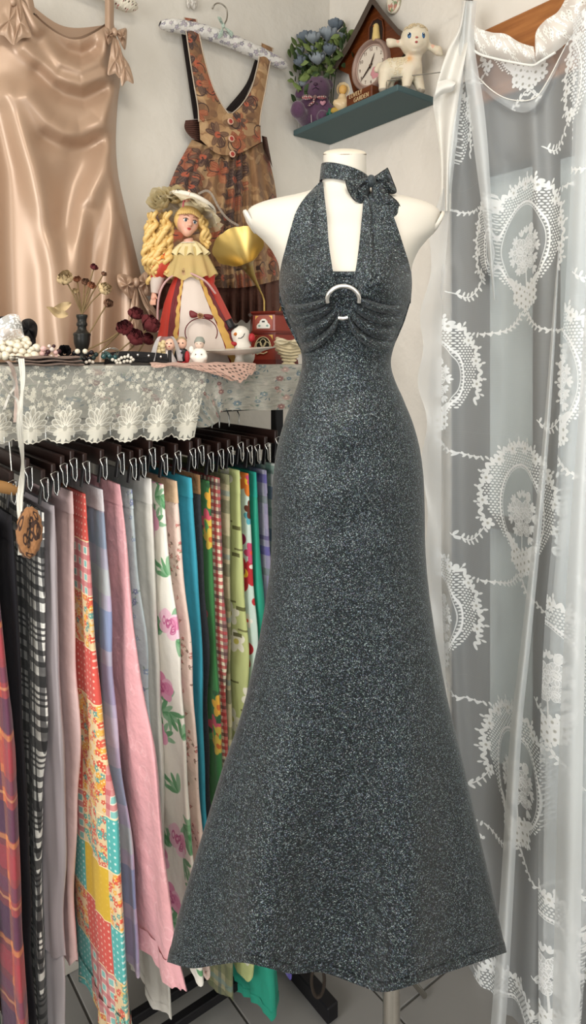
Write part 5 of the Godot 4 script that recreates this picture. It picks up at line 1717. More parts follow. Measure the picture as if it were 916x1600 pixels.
func lamb() -> void:
	var l := thing("lamb_figure", "cream rubber lamb figure with big blue eyes standing at the near end of the shelf", "lamb figure", on_y(640, 139, SHELF) * Vector3(1, 0, 1) + Vector3(0, SHELF, 0), YAW)
	l.position = Vector3(-0.098, SHELF, 0.428)
	l.scale = Vector3.ONE * 0.82
	var wool := FastNoiseLite.new()
	wool.noise_type = FastNoiseLite.TYPE_CELLULAR
	wool.frequency = 75.0
	var cream := Color(0.68, 0.60, 0.47)
	var m := mt(Color.WHITE, 0.5, {"vc": true, "sss": 0.1})
	var hd := Vector3(0.040, 0.166, 0.03)
	put(B.new().nets([
		[Vector3(-0.040, 0.082, 0.0), Vector3(0.030, 0.086, 0.012), 0.036, 0.034],
		[Vector3(0.034, 0.09, 0.014), Vector3(0.042, 0.125, 0.024), 0.030, 0.021],
		[hd, hd + Vector3(0.001, 0.008, 0.0), 0.049, 0.048],
		[hd + Vector3(-0.003, -0.022, 0.026), hd + Vector3(-0.003, -0.020, 0.032), 0.025, 0.022],
		[Vector3(-0.055, 0.07, 0.012), Vector3(-0.066, 0.012, 0.016), 0.024, 0.015],
		[Vector3(-0.045, 0.07, -0.016), Vector3(-0.042, 0.012, -0.018), 0.022, 0.015],
		[Vector3(0.022, 0.07, 0.024), Vector3(0.010, 0.012, 0.034), 0.023, 0.014],
		[Vector3(0.046, 0.07, 0.004), Vector3(0.066, 0.012, 0.008), 0.022, 0.014],
		[Vector3(-0.074, 0.10, -0.01), Vector3(-0.084, 0.09, -0.014), 0.012, 0.008],
		[hd + Vector3(-0.044, -0.006, 0.0), hd + Vector3(-0.082, -0.006, 0.006), 0.010, 0.013],
		[hd + Vector3(-0.082, -0.006, 0.006), hd + Vector3(-0.094, 0.004, 0.008), 0.012, 0.004],
		[hd + Vector3(0.046, -0.014, 0.0), hd + Vector3(0.078, -0.032, 0.006), 0.010, 0.013],
		[hd + Vector3(0.078, -0.032, 0.006), hd + Vector3(0.090, -0.046, 0.008), 0.012, 0.004]], 0.012, 0.0038,
		func(p: Vector3):
			var k := exp(-pow((p - Vector3(0.018, 0.104, 0.044)).length() / 0.014, 2))
			var hoof := 1.0 if p.y < 0.012 else 0.0
			var c := cream.lerp(Color(0.62, 0.28, 0.07), 0.8 * k)
			return c.lerp(Color(0.22, 0.19, 0.16), hoof * 0.8),
		func(p: Vector3):
			var dh := (p - hd).length()
			var face := smoothstep(0.0, 0.03, p.z - hd.z - 0.005) if p.y > 0.13 else 0.0
			var body := 1.0 if (p.y < 0.122 and p.y > 0.03) else (1.0 if dh < 0.08 and p.y > hd.y + 0.018 and absf(p.x - hd.x) < 0.05 else 0.0)
			return 0.003 * wool.get_noise_3dv(p) * body * (1.0 - face * 0.9)), "body", m, l, true)
	var blue := mt(col("27557f"), 0.2, {"coat": 0.5})
	var dk := mt(col("0d1420"), 0.2)
	for s in [-1.0, 1.0]:
		var o := hd + Vector3(-0.002 + s * 0.022, 0.002, 0.0405)
		var bs := Basis(Vector3.UP, s * 0.42)
		put(B.new().ell(o, Vector3(0.0095, 0.012, 0.006), bs), "eye_white", mt(col("ece4d4"), 0.3), l, true)
		put(B.new().ell(o + bs * Vector3(0, 0, 0.0026), Vector3(0.0072, 0.0102, 0.0045), bs), "iris", blue, l, true)
		put(B.new().ell(o + bs * Vector3(0, 0.002, 0.0056), Vector3(0.0036, 0.0056, 0.002), bs), "pupil", dk, l, true)
		put(B.new().ell(o + bs * Vector3(-0.002, 0.005, 0.0072), Vector3(0.0014, 0.0016, 0.001), bs), "eye_glint", mt(col("ffffff"), 0.3), l, true)
		# inner ear
		var e := hd + (Vector3(-0.066, -0.005, 0.0115) if s < 0 else Vector3(0.064, -0.024, 0.0115))
		put(B.new().ell(e, Vector3(0.014, 0.007, 0.004), Basis(Vector3.BACK, 0.1 if s < 0 else -0.75)), "inner_ear", mt(col("d8ab96"), 0.5), l, true)
	put(B.new().ell(hd + Vector3(-0.003, -0.010, 0.056), Vector3(0.005, 0.0032, 0.003)), "nose", mt(col("b86a60"), 0.4), l, true)
	put(B.new().ell(hd + Vector3(-0.004, -0.025, 0.0545), Vector3(0.0048, 0.0036, 0.003)), "mouth", mt(col("a04a48"), 0.4), l, true)
	# moulded curls on the forehead
	var cu := B.new()
	var g := RandomNumberGenerator.new()
	g.seed = 12
	for k in 26:
		var a := g.randf_range(-1.1, 1.1)
		var e := g.randf_range(0.5, 1.35)
		var n := Vector3(sin(a) * cos(e), sin(e), cos(a) * cos(e))
		var o := hd + Vector3(0.0005, 0.006, 0) + n * 0.0512
		var bs := aim(n)
		var path := []
		for q in 9:
			var t := TAU * q / 8.0
			path.append(o + bs * Vector3(cos(t) * 0.005, 0, sin(t) * 0.005))
		cu.tube(path, 0.0017, 5, false)
	put(cu, "curls", mt(col("cbb998"), 0.5), l, true)
	var wo := B.new()
	for k in 110:
		var f := g.randf()
		var a := g.randf_range(-1.5, 2.3)
		var n := Vector3(0.15 * (f - 0.5), cos(a), sin(a)).normalized()
		var o := Vector3(-0.046, 0.082, 0.0).lerp(Vector3(0.026, 0.086, 0.012), f) + n * lerpf(0.0372, 0.0355, f)
		var bs := aim(n)
		var path := []
		for q in 7:
			var t := TAU * q / 6.0
			path.append(o + bs * Vector3(cos(t) * 0.0045, 0, sin(t) * 0.0045))
		wo.tube(path, 0.0016, 5, false)
	put(wo, "wool", mt(col("d6c7a8"), 0.55), l, true)
	put(B.new().lathe([Vector2(0.020, 0.004), Vector2(0.0245, 0.0), Vector2(0.020, -0.004)], 24, Vector3(0.041, 0.124, 0.023), Basis(Vector3.RIGHT, 0.25)), "collar", mt(col("d8c8a8"), 0.5), l, true)

func bouquet() -> void:
	var g := RandomNumberGenerator.new()
	g.seed = 18
	var b := thing("rose_bouquet", "bunch of dusty blue artificial roses with green leaves behind the purple bear", "flowers", Vector3(-0.10, SHELF, 0.05))
	var blue := mt(col("8b939a"), 0.7, {"rim": 0.3})
	var blue2 := mt(col("66707a"), 0.7, {"rim": 0.3})
	var leafs := [mt(col("4c5c30"), 0.6), mt(col("36482a"), 0.6), mt(col("6a7a44"), 0.6)]
	var root := Vector3(-0.045, SHELF + 0.005, 0.045)
	var heads := [[469, 97, 17], [475, 130, 16], [465, 84, 15], [472, 63, 20], [490, 60, 18], [513, 54, 22], [524, 40, 20], [535, 60, 16], [497, 92, 20], [478, 92, 14], [503, 72, 16], [482, 112, 15], [515, 78, 18], [488, 80, 14]]
	for k in heads.size():
		var q = heads[k]
		var d: float = 2.14 + (k % 4) * 0.025
		var o := at(q[0], q[1], d)
		o.z = maxf(o.z, 0.03)
		o.x = minf(o.x, -0.03)
		var dir := (o - root + Vector3(-0.03, 0, 0.05)).normalized()
		var st := put(B.new().tube([root + Vector3(g.randf_range(-0.01, 0.01), 0, 0), root.lerp(o, 0.5) + Vector3(0, 0.01, 0), o], 0.0016, 5), "stem", leafs[1], b)
		put(B.new().rose(o, q[2] * 0.00122, aim(dir), g, 0.68), "rose", blue if k % 3 else blue2, st)
	for k in 200:
		var q = heads[k % heads.size()]
		var o := at(q[0] + g.randf_range(-16, 22), q[1] + g.randf_range(2, 34), 2.15 + g.randf_range(-0.02, 0.06))
		o.z = maxf(o.z, 0.02)
		o.x = minf(o.x, -0.02)
		var dir := Vector3(g.randf_range(-1, 1), g.randf_range(-0.4, 1), g.randf_range(-0.2, 1)).normalized()
		var bs := aim(dir)
		var L := g.randf_range(0.022, 0.04)
		put(B.new().grid(4, 6, func(u, w):
			var wd: float = sin(w * PI) * L * 0.26
			return o + bs * Vector3((u - 0.5) * 2.0 * wd, w * L, absf(u - 0.5) * 0.5 * wd + 0.2 * L * w * w)), "leaf", leafs[k % 3], b)

# ------------------------------------------------------------------ the cloth-covered rack top
func table_cloths() -> void:
	var g := RandomNumberGenerator.new()
	g.seed = 41
	var p := Pt.new(512, 256, col("9a988f"))
	for k in 90:
		p.ell(g.randf() * 512, g.randf() * 256, g.randf_range(10, 34), g.randf_range(6, 14), g.randf() * 3, [col("a8a69c"), col("8d8f88"), col("b0a9a0")][k % 3], 0.5)
	for k in 14:
		p.flower(g.randf() * 512, g.randf() * 256, g.randf_range(16, 30), 7, [col("7f5a58"), col("5b6d78"), col("a08680"), col("6c7a80")][k % 4], col("c8b8a0"), k, 0.8)
	for k in 40:
		p.ell(g.randf() * 512, g.randf() * 256, 13, 4, g.randf() * 3, [col("4f6068"), col("6e7c6c")][k % 2], 0.8)
	var cl := print_cloth(p)
	var t := thing("tablecloth", "grey flowered cloth covering the rack's top shelf and hanging over its front", "tablecloth", Vector3(-1.0, TABLE - 0.1, 0.3))
	put(B.new().box(Vector3(-1.06, TABLE - 0.0005, 0.257), Vector3(1.325, 0.001, 0.416), 0.0), "top", cl, t)
	put(B.new().grid(150, 16, func(u, w):
		var q := coons(v2([-30, 574, 200, 572, 348, 571, 482, 570]), v2([-30, 648, 150, 654, 300, 668, 340, 660, 349, 642, 420, 641, 482, 638]), [], [], u, w)
		return on_z(q.x, q.y, 0.468 + (0.004 * sin(u * 70.0) + 0.003 * sin(u * 31.0)) * w), false, func(u, w, _p): return Vector2(u * 3.0, w * 0.8)), "front_drop", cl, t)
	# sheer lace runner with big embroidered flowers along its scalloped edge
	var r := Pt.new(1024, 320, Color(0.72, 0.72, 0.69, 0.34))
	var th := Color(0.80, 0.785, 0.735, 1.0)
	for k in 340:
		var x := g.randf() * 1024
		var y := g.randf() * 205
		if k % 3 == 0:
			r.ell(x, y, 12, 12, 0, th, 0.8, 0.78)
			r.ell(x + 6, y + 3, 6, 6, 0, th, 0.8, 0.6)
		else:
			r.flower(x, y, g.randf_range(6, 12), 5, th, Color(0.7, 0.68, 0.6, 0.8), k, 0.95)
		r.line(Vector2(x, y), Vector2(x + g.randf_range(-26, 26), y + g.randf_range(6, 28)), 3, th, 0.75)
	for k in 7:
		var x := 26.0 + k * 158.0
		for l in 9:
			var a := -PI + PI * l / 8.0
			var len_ := 62.0 if l % 2 else 74.0
			r.ell(x + cos(a) * len_ * 0.62, 252 + sin(a) * len_ * 0.62, len_ * 0.58, 15, a, th, 0.6)
			r.ell(x + cos(a) * len_ * 0.62, 252 + sin(a) * len_ * 0.62, len_ * 0.58, 15, a, th.lightened(0.2), 1.0, 0.82)
			r.line(Vector2(x, 252), Vector2(x + cos(a) * len_, 252 + sin(a) * len_), 2.5, Color(0.66, 0.63, 0.56, 1), 0.7)
		for l in 5:
			var a := PI * (l + 0.5) / 5.0
			r.ell(x + cos(a) * 30, 258 + sin(a) * 24, 26, 12, a, th, 0.9)
		r.ell(x, 253, 10, 10, 0, th.darkened(0.2), 1.0)
	for x in 1024:   # scalloped lower edge: clear below it, bound along it
		var e := 292.0 + 18.0 * absf(cos((x - 26.0) / 158.0 * PI)) - 4.0 * absf(sin(x * 0.11))
		for y in range(int(e) - 4, 320):
			var i := (y * 1024 + x) * 4
			if y < int(e):
				r.dot(x, y, th, 1.0)
			else:
				r.d[i + 3] = 0
	var lm := mt(Color.WHITE, 0.85, {"tex": r.tex(), "alpha": true, "uv": [1, 1], "back": Color(0.3, 0.3, 0.28)})
	lm.texture_repeat = false
	solo(B.new().grid(110, 24, func(u, w):
		var q := coons(v2([-12, 572, 180, 571, 326, 571]), v2([-14, 700, 150, 698, 302, 694]), v2([-12, 572, -14, 700]), v2([326, 571, 322, 600, 312, 640, 302, 694]), u, w)
		return on_z(q.x, q.y, 0.480 + (0.007 * sin(u * 40.0) + 0.004 * sin(u * 17.0 + 1.0)) * w), false), "lace_runner", lm, "cream sheer lace runner with large embroidered flowers hanging over the rack's front edge", "runner")
	# pink crochet doily over the edge
	var dp := Pt.new(256, 128, Color(0.80, 0.66, 0.60, 1.0))
	for y in 16:
		for x in 32:
			var yy := y * 8 + 4
			for k in range(-2, 3):
				for l in range(-2, 3):
					if absi(k) + absi(l) < 3 and (x * 7 + y * 3) % 5 != 0:
						dp.d[(posmod(yy + k, 128) * 256 + posmod(x * 8 + l + (4 if y % 2 else 0), 256)) * 4 + 3] = 0
	var dm := mt(Color.WHITE, 0.9, {"tex": dp.tex(), "alpha": true, "uv": [0.8, 0.32]})
	var dl := thing("doily", "pale pink crochet doily draped over the shelf edge in front of the snowman", "doily", on_z(340, 585, 0.46))
	put(B.new().grid(60, 14, func(u, w):
		var q := coons(v2([236, 570, 300, 569, 400, 568]), v2([236, 573, 290, 574, 330, 582, 356, 592, 376, 597, 388, 588, 400, 580]), [], [], u, w)
		q.y += 1.6 * sin(u * 50.0) * w
		return on_z(q.x, q.y, 0.490 + 0.003 * sin(u * 30.0) * w)), "front_drop", dm, dl)
	put(B.new().grid(50, 12, func(u, w):
		var a := on_z(lerpf(236, 400, u), 570, 0.488)
		return Vector3(a.x + 0.03 * w, TABLE + 0.002 + 0.004 * sin(w * PI) + 0.002 * sin(u * 30.0) * w, 0.489 - w * (0.08 + 0.02 * sin(u * PI)))), "top_edge", mt(col("c9aba0"), 0.9), dl)
	# folded brown cloth under the beads
	var fb := B.new()
	for k in 3:
		fb.grid(40, 10, func(u, w):
			var a := on_z(lerpf(28, 126 - k * 2.0, u), 570, 0.47)
			var an: float = w * PI
			return Vector3(a.x, TABLE + 0.0035 + k * 0.0062 + cos(an) * 0.003 + 0.0012 * sin(u * 12.0 + k), 0.455 + sin(an) * (0.036 - k * 0.003) + (0.0 if k else 0.002) - (0.11 if w in [0.0, 1.0] else 0.0)))
	solo(fb, "folded_cloth", plain_cloth("77655c"), "folded dusky brown cloth at the front edge beneath the pearls", "cloth")
	# ribbons and lace that hang at the left end
	var pk := plain_cloth("c8b4aa", 0.5)
	var wh := plain_cloth("dedad2", 0.5)
	var list := [[v2([0, 564, 14, 566, 22, 585, 26, 620, 24, 660]), 7.0, pk, "dusty pink ribbon loop hanging at the left end of the lace runner"], [v2([-6, 572, 8, 576, 20, 592, 22, 606, 14, 618, 6, 640]), 4.0, wh, "curled white satin ribbon hanging before the dusty pink ribbon"], [v2([-4, 588, 4, 600, 14, 614, 26, 624, 30, 640]), 4.0, wh, "white satin ribbon end sweeping right below the curled one"]]
	for q in list:
		var path: Array = q[0]
		var k0: float = list.find(q) * 0.010
		solo(B.new().grid(4, 40, func(u, w):
			var a: Vector2 = cv(path, w)
			return on_z(a.x + (u - 0.5) * q[1], a.y, 0.500 + k0 + 0.005 * sin(w * 7.0) + (u - 0.5) * 0.006 * cos(w * 8.0))), "ribbon", q[2], q[3], "ribbon")

func stand_d(px: float, z: float) -> float:
	return (CAM.z - z) / (0.7955 - 0.606 * (px - CX) / F)

func pts(px: float, py: float, z: float) -> Vector3:   # a point on that line of sight at room depth z
	return on_z(px, py, z)

func beads(nm: String, label: String, cat: String, m: Array, spots: Array, z: float, sub := "bead") -> Node3D:   # spots: px, py, radius in px
	var o := thing(nm, label, cat, Vector3(on_z(spots[0][0], HY, z).x, TABLE, z))
	var unit := []
	for q in m:
		unit.append(ball(1.0, q, 12, 8))
	for k in spots.size():
		var q = spots[k]
		var zz: float = z + (q[3] if q.size() > 3 else 0.0)
		var r: float = q[2] * stand_d(q[0], zz) / F * (1.22 if sub == "pearl" else 1.0)
		var a := on_z(q[0], q[1], zz)
		a.y = maxf(a.y, TABLE + r)
		inst(unit[k % unit.size()], sub, a - o.position, o, Vector3.ONE * r)
	return o

func table_left() -> void:
	var g := RandomNumberGenerator.new()
	g.seed = 51
	var blk := plain_cloth("131114", 0.6)
	# pearls
	var pearl := mt(col("e4dbc6"), 0.2, {"coat": 0.5})
	var sp := []
	for q in [[8, 556, 6], [20, 558, 5], [30, 559, 6], [43, 558, 5], [54, 556, 6], [5, 545, 5], [14, 547, 5], [24, 548, 4], [35, 550, 5], [46, 550, 4], [57, 544, 6], [18, 538, 5], [28, 542, 6], [41, 542, 4], [50, 546, 4], [22, 532, 4], [31, 529, 4], [40, 532, 6], [27, 535, 4], [36, 538, 4], [12, 536, 4], [3, 537, 4], [45, 537, 4], [-4, 556, 6], [-8, 546, 5]]:
		q.append((q[1] - 558.0) * 0.0022)
		sp.append(q)
	beads("pearl_necklace", "heap of large cream pearls at the left end of the shelf", "necklace", [pearl], sp, 0.40, "pearl")
	# white lace garter
	var ga := B.new().grid(24, 14, func(u, w):
		var q := coons(v2([-14, 506, 0, 498, 14, 491, 28, 492, 33, 500]), v2([-14, 545, 8, 536, 24, 530, 38, 527]), [], [], u, w)
		return on_z(q.x, q.y, 0.33 + 0.03 * sin(u * PI) * sin(w * PI) + 0.02 * w))
	solo(ga, "lace_garter", lace_alpha(61), "white net and lace garter standing behind the pearls", "garter")
	# black bow
	var bb := thing("hair_bow", "black velvet hair bow between the white lace and the satin dress", "hair bow", Vector3(on_z(45, HY, 0.30).x, TABLE, 0.30))
	var W := func(q: Vector2, h: float) -> Vector3: return on_z(q.x, q.y, 0.31 + h)
	put(B.new().pillow(v2([32, 508, 36, 500, 48, 498, 58, 508, 57, 526, 50, 532, 38, 524, 33, 518]), W, 0.02, 6, 5, 0.4), "loop", blk, bb)
	put(B.new().pillow(v2([34, 504, 20, 496, 4, 494, -8, 498, -6, 510, 14, 512, 32, 514]), W, 0.014, 6, 5, 0.4), "loop", blk, bb)
	put(B.new().pillow(v2([48, 522, 56, 530, 52, 560, 44, 566, 38, 545]), W, 0.008, 5, 5), "tail", blk, bb)
	# small beads
	beads("bead_bracelet", "pink and pale bead bracelet beside the folded brown cloth", "bracelet", [mt(col("cfa9a4"), 0.3, {"coat": 0.4}), mt(col("3a2024"), 0.3), mt(col("d8c8c0"), 0.3)], [[68, 545, 5], [75, 550, 4], [81, 546, 4], [87, 551, 4], [72, 555, 4], [80, 557, 3], [88, 558, 3], [92, 549, 4], [77, 541, 3], [66, 553, 4], [84, 541, 3]], 0.40)
	var hf := thing("hair_flower", "black ruffled hair flower between bead bracelet and vase", "hair flower", Vector3(on_z(101, HY, 0.38).x, TABLE, 0.38))
	put(B.new().rose(on_z(101, 550, 0.38), 0.013, aim(Vector3(-0.3, 0.3, 1)), g, 0.6), "petals", blk, hf)
	beads("dark_bracelet", "dark stone bracelet with two white pearls round the vase's foot", "bracelet", [mt(col("17161a"), 0.2), mt(col("201c22"), 0.25), mt(col("2c3a38"), 0.2)], [[112, 558, 4], [118, 560, 4], [125, 561, 4], [132, 561, 4], [139, 560, 4], [146, 559, 4], [116, 552, 4], [143, 551, 4], [150, 554, 4], [136, 553, 4], [122, 553, 4]], 0.385)
	beads("pearl_stud", "pair of white pearl studs lying before the vase", "studs", [pearl], [[121, 549, 3.4], [133, 549, 3.4]], 0.41, "pearl")
	beads("seed_bracelet", "string of tiny white seed pearls on the shelf's front edge", "bracelet", [mt(col("d8d0c4"), 0.3)], [[176, 562, 2.6], [181, 564, 2.6], [186, 562, 2.6], [190, 559, 2.6], [195, 558, 2.6], [200, 557, 2.6], [205, 559, 2.6], [208, 562, 2.6], [204, 565, 2.6], [199, 564, 2.6], [194, 565, 2.6], [188, 567, 2.6], [183, 567, 2.6], [135, 566, 2.6], [140, 564, 2.6], [145, 566, 2.6]], 0.44, "seed_pearl")
	var ri := thing("crystal_bracelet", "dark teal crystal bracelet with silver hoops beside the choker", "bracelet", Vector3(on_z(171, HY, 0.40).x, TABLE, 0.40))
	var cr := ball(1.0, mt(col("1f4a4c"), 0.1, {"coat": 1.0}), 6, 4)
	for k in 12:
		var a := on_z(162 + k * 1.8, 557 - 4.0 * sin(k * 0.6), 0.40 + 0.012 * cos(k * 1.3))
		inst(cr, "crystal", a - ri.position, ri, Vector3.ONE * 0.006)
	for k in 2:
		var path := []
		for l in 17:
			var t := TAU * l / 16.0
			path.append(on_z(171 + k * 3.0, 552 - k, 0.41) + Vector3(cos(t) * 0.016, sin(t) * 0.010, sin(t) * 0.008))
		put(B.new().tube(path, 0.0011, 6, false), "hoop", mt(col("d0d0cc"), 0.2, {"metal": 1.0}), ri)
	# black choker with studs
	var ck := thing("studded_choker", "black velvet choker band with silver studs curving before the dark red roses", "choker", Vector3(on_z(212, HY, 0.40).x, TABLE, 0.40))
	var arc := []
	for k in 31:
		var t := k / 30.0
		arc.append(Vector3(on_z(lerpf(174, 250, t), HY, 0.40).x, TABLE + 0.013 + 0.006 * sin(t * PI), 0.36 + 0.075 * t - 0.04 * sin(t * PI)))
	put(B.new().grid(30, 6, func(u, w):
		var a: Vector3 = cv(arc, u)
		return a + Vector3(0, (0.5 - w) * 0.024, 0.003 * sin(w * PI))), "band", blk, ck)
	put(B.new().grid(16, 5, func(u, w):
		var a: Vector3 = arc[30]
		return a + Vector3(-0.09 * u, -0.012 + (0.5 - w) * 0.004, 0.01 + 0.012 * w)), "strap_end", blk, ck)
	put(B.new().box(arc[30] + Vector3(0.004, 0.004, 0.004), Vector3(0.006, 0.032, 0.01), 0.002), "buckle", blk, ck)
	var stud := ball(1.0, mt(col("d8d8d8"), 0.15, {"metal": 1.0}), 10, 7)
	for k in 4:
		var a: Vector3 = cv(arc, 0.5 + k * 0.14)
		inst(stud, "stud", a + Vector3(0, 0.004, 0.005) - ck.position, ck, Vector3.ONE * 0.0035)
	# vase
	var d := stand_d(128, 0.30)
	var s := d / F
	var v := fnode("bud_vase", "small dark metal bud vase holding the dried roses", "vase", 128, 0.30, TABLE)
	var prof := []
	for q in [[6.5, 79], [8.6, 79], [8.8, 76], [7.2, 72], [6.8, 68], [8.4, 65], [8.2, 62], [6.6, 60], [7.0, 56], [9.5, 52], [13.0, 50], [13.6, 48], [12.6, 45], [12.8, 42], [12.0, 34], [9.5, 26], [6.5, 20], [6.0, 14], [8.5, 9], [11.5, 6], [12.5, 0], [0.0, 0]]:
		prof.append(Vector2(q[0] * s, q[1] * s))
	put(B.new().lathe(prof, 32), "body", mt(col("2c2c2a"), 0.35, {"metal": 0.4}), v, true)
	# dried roses in the vase
	var stemm := mt(col("7c6848"), 0.8)
	var mouth := on_z(128, 491, 0.30)
	var cream := mt(col("c4ac84"), 0.85)
	var rust := mt(col("8f5a40"), 0.85)
	var wine := mt(col("5c2528"), 0.85)
	var brn := mt(col("6c4c3a"), 0.85)
	var bl := [[102, 436, 14.5, cream, "large cream dried rose leaning left out of the vase"], [163, 452, 13.0, cream, "cream dried rose leaning right out of the vase"], [120, 437, 7.0, rust, "small rust dried rosebud beside the large cream rose"], [133, 441, 7.5, brn, "brown dried bud upright in the middle of the vase"], [143, 446, 7.5, rust, "reddish brown dried bud just left of the right cream rose"], [147, 418, 7.0, wine, "dark red dried bud, topmost in the vase"], [162, 428, 5.5, brn, "tiny brown dried bud above the right cream rose"], [168, 474, 9.5, brn, "crumpled brown dried flower drooping low beside the vase"], [117, 455, 6.0, cream, "small pale dried bud below the rust bud"]]
	for k in bl.size():
		var q = bl[k]
		var o := on_z(q[0], q[1], 0.30 + 0.02 * sin(k * 2.0))
		var f := thing("dried_rose", q[4], "dried rose", o)
		var dir := (o - mouth + Vector3(0, 0, 0.06)).normalized()
		var foot := mouth + Vector3(g.randf_range(-0.005, 0.005), -0.045, g.randf_range(-0.005, 0.005))
		if k == 7:
			foot = on_z(140, 520, 0.325)
		var mid := mouth.lerp(o, 0.5) + Vector3(0, 0.004, 0) if k != 7 else on_z(152, 500, 0.32)
		put(B.new().tube([foot, mouth if k != 7 else on_z(146, 510, 0.322), mid, o], 0.0016, 6), "stem", stemm, f)
		put(B.new().rose(o, q[2] * d / F * 0.85, aim(dir + Vector3(-0.2, 0.1, 0.5)), g, 0.78, 5 if k < 2 else 3), "bloom", q[3], f)
		if k == 0:
			for e in [[111, 474, 84, 480], [106, 492, 72, 480]]:
				var a := on_z(e[0], e[1], 0.31)
				var b := on_z(e[2], e[3], 0.32)
				put(B.new().grid(6, 10, func(u, w):
					var c := a.lerp(b, w)
					var wd: float = sin(w * PI * 0.9 + 0.2) * 0.010
					return c + Vector3(0, (u - 0.5) * 2.0 * wd - 0.004 * sin(w * PI), 0.006 * absf(u - 0.5) + 0.003 * sin(w * 9.0))), "leaf", cream, f)
	# dark red dried roses
	var red := mt(col("54181c"), 0.8, {"rim": 0.3})
	var rd := [[212, 491, 12.5, "topmost dark red dried rose of the bunch by the satin bow"], [195, 513, 13.5, "leftmost dark red dried rose of the bunch"], [234, 508, 16.5, "largest dark red dried rose, next to the doll's skirt"], [212, 528, 15.5, "lowest dark red dried rose, above the black choker"], [229, 530, 12.0, "dark red dried rose partly hidden under the largest one"]]
	for k in rd.size():
		var q = rd[k]
		var o := on_z(q[0], q[1], 0.31 + [0.0, 0.02, 0.02, 0.035, 0.0][k])
		var f := thing("red_rose", q[3], "dried rose", o)
		put(B.new().rose(o, q[2] * 0.0014, aim(Vector3([0.0, -0.6, 0.5, -0.1, 0.3][k], 0.7, 0.8)), g, 0.8, 5), "bloom", red, f)
		var e := on_z([150, 138, 190, 160, 205][k], [556, 546, 560, 562, 562][k], 0.33)
		e.y = maxf(e.y, TABLE + 0.003)
		put(B.new().tube([o, o.lerp(e, 0.45) + Vector3(0, -0.004, 0), e], 0.0018, 6), "stem", stemm, f)

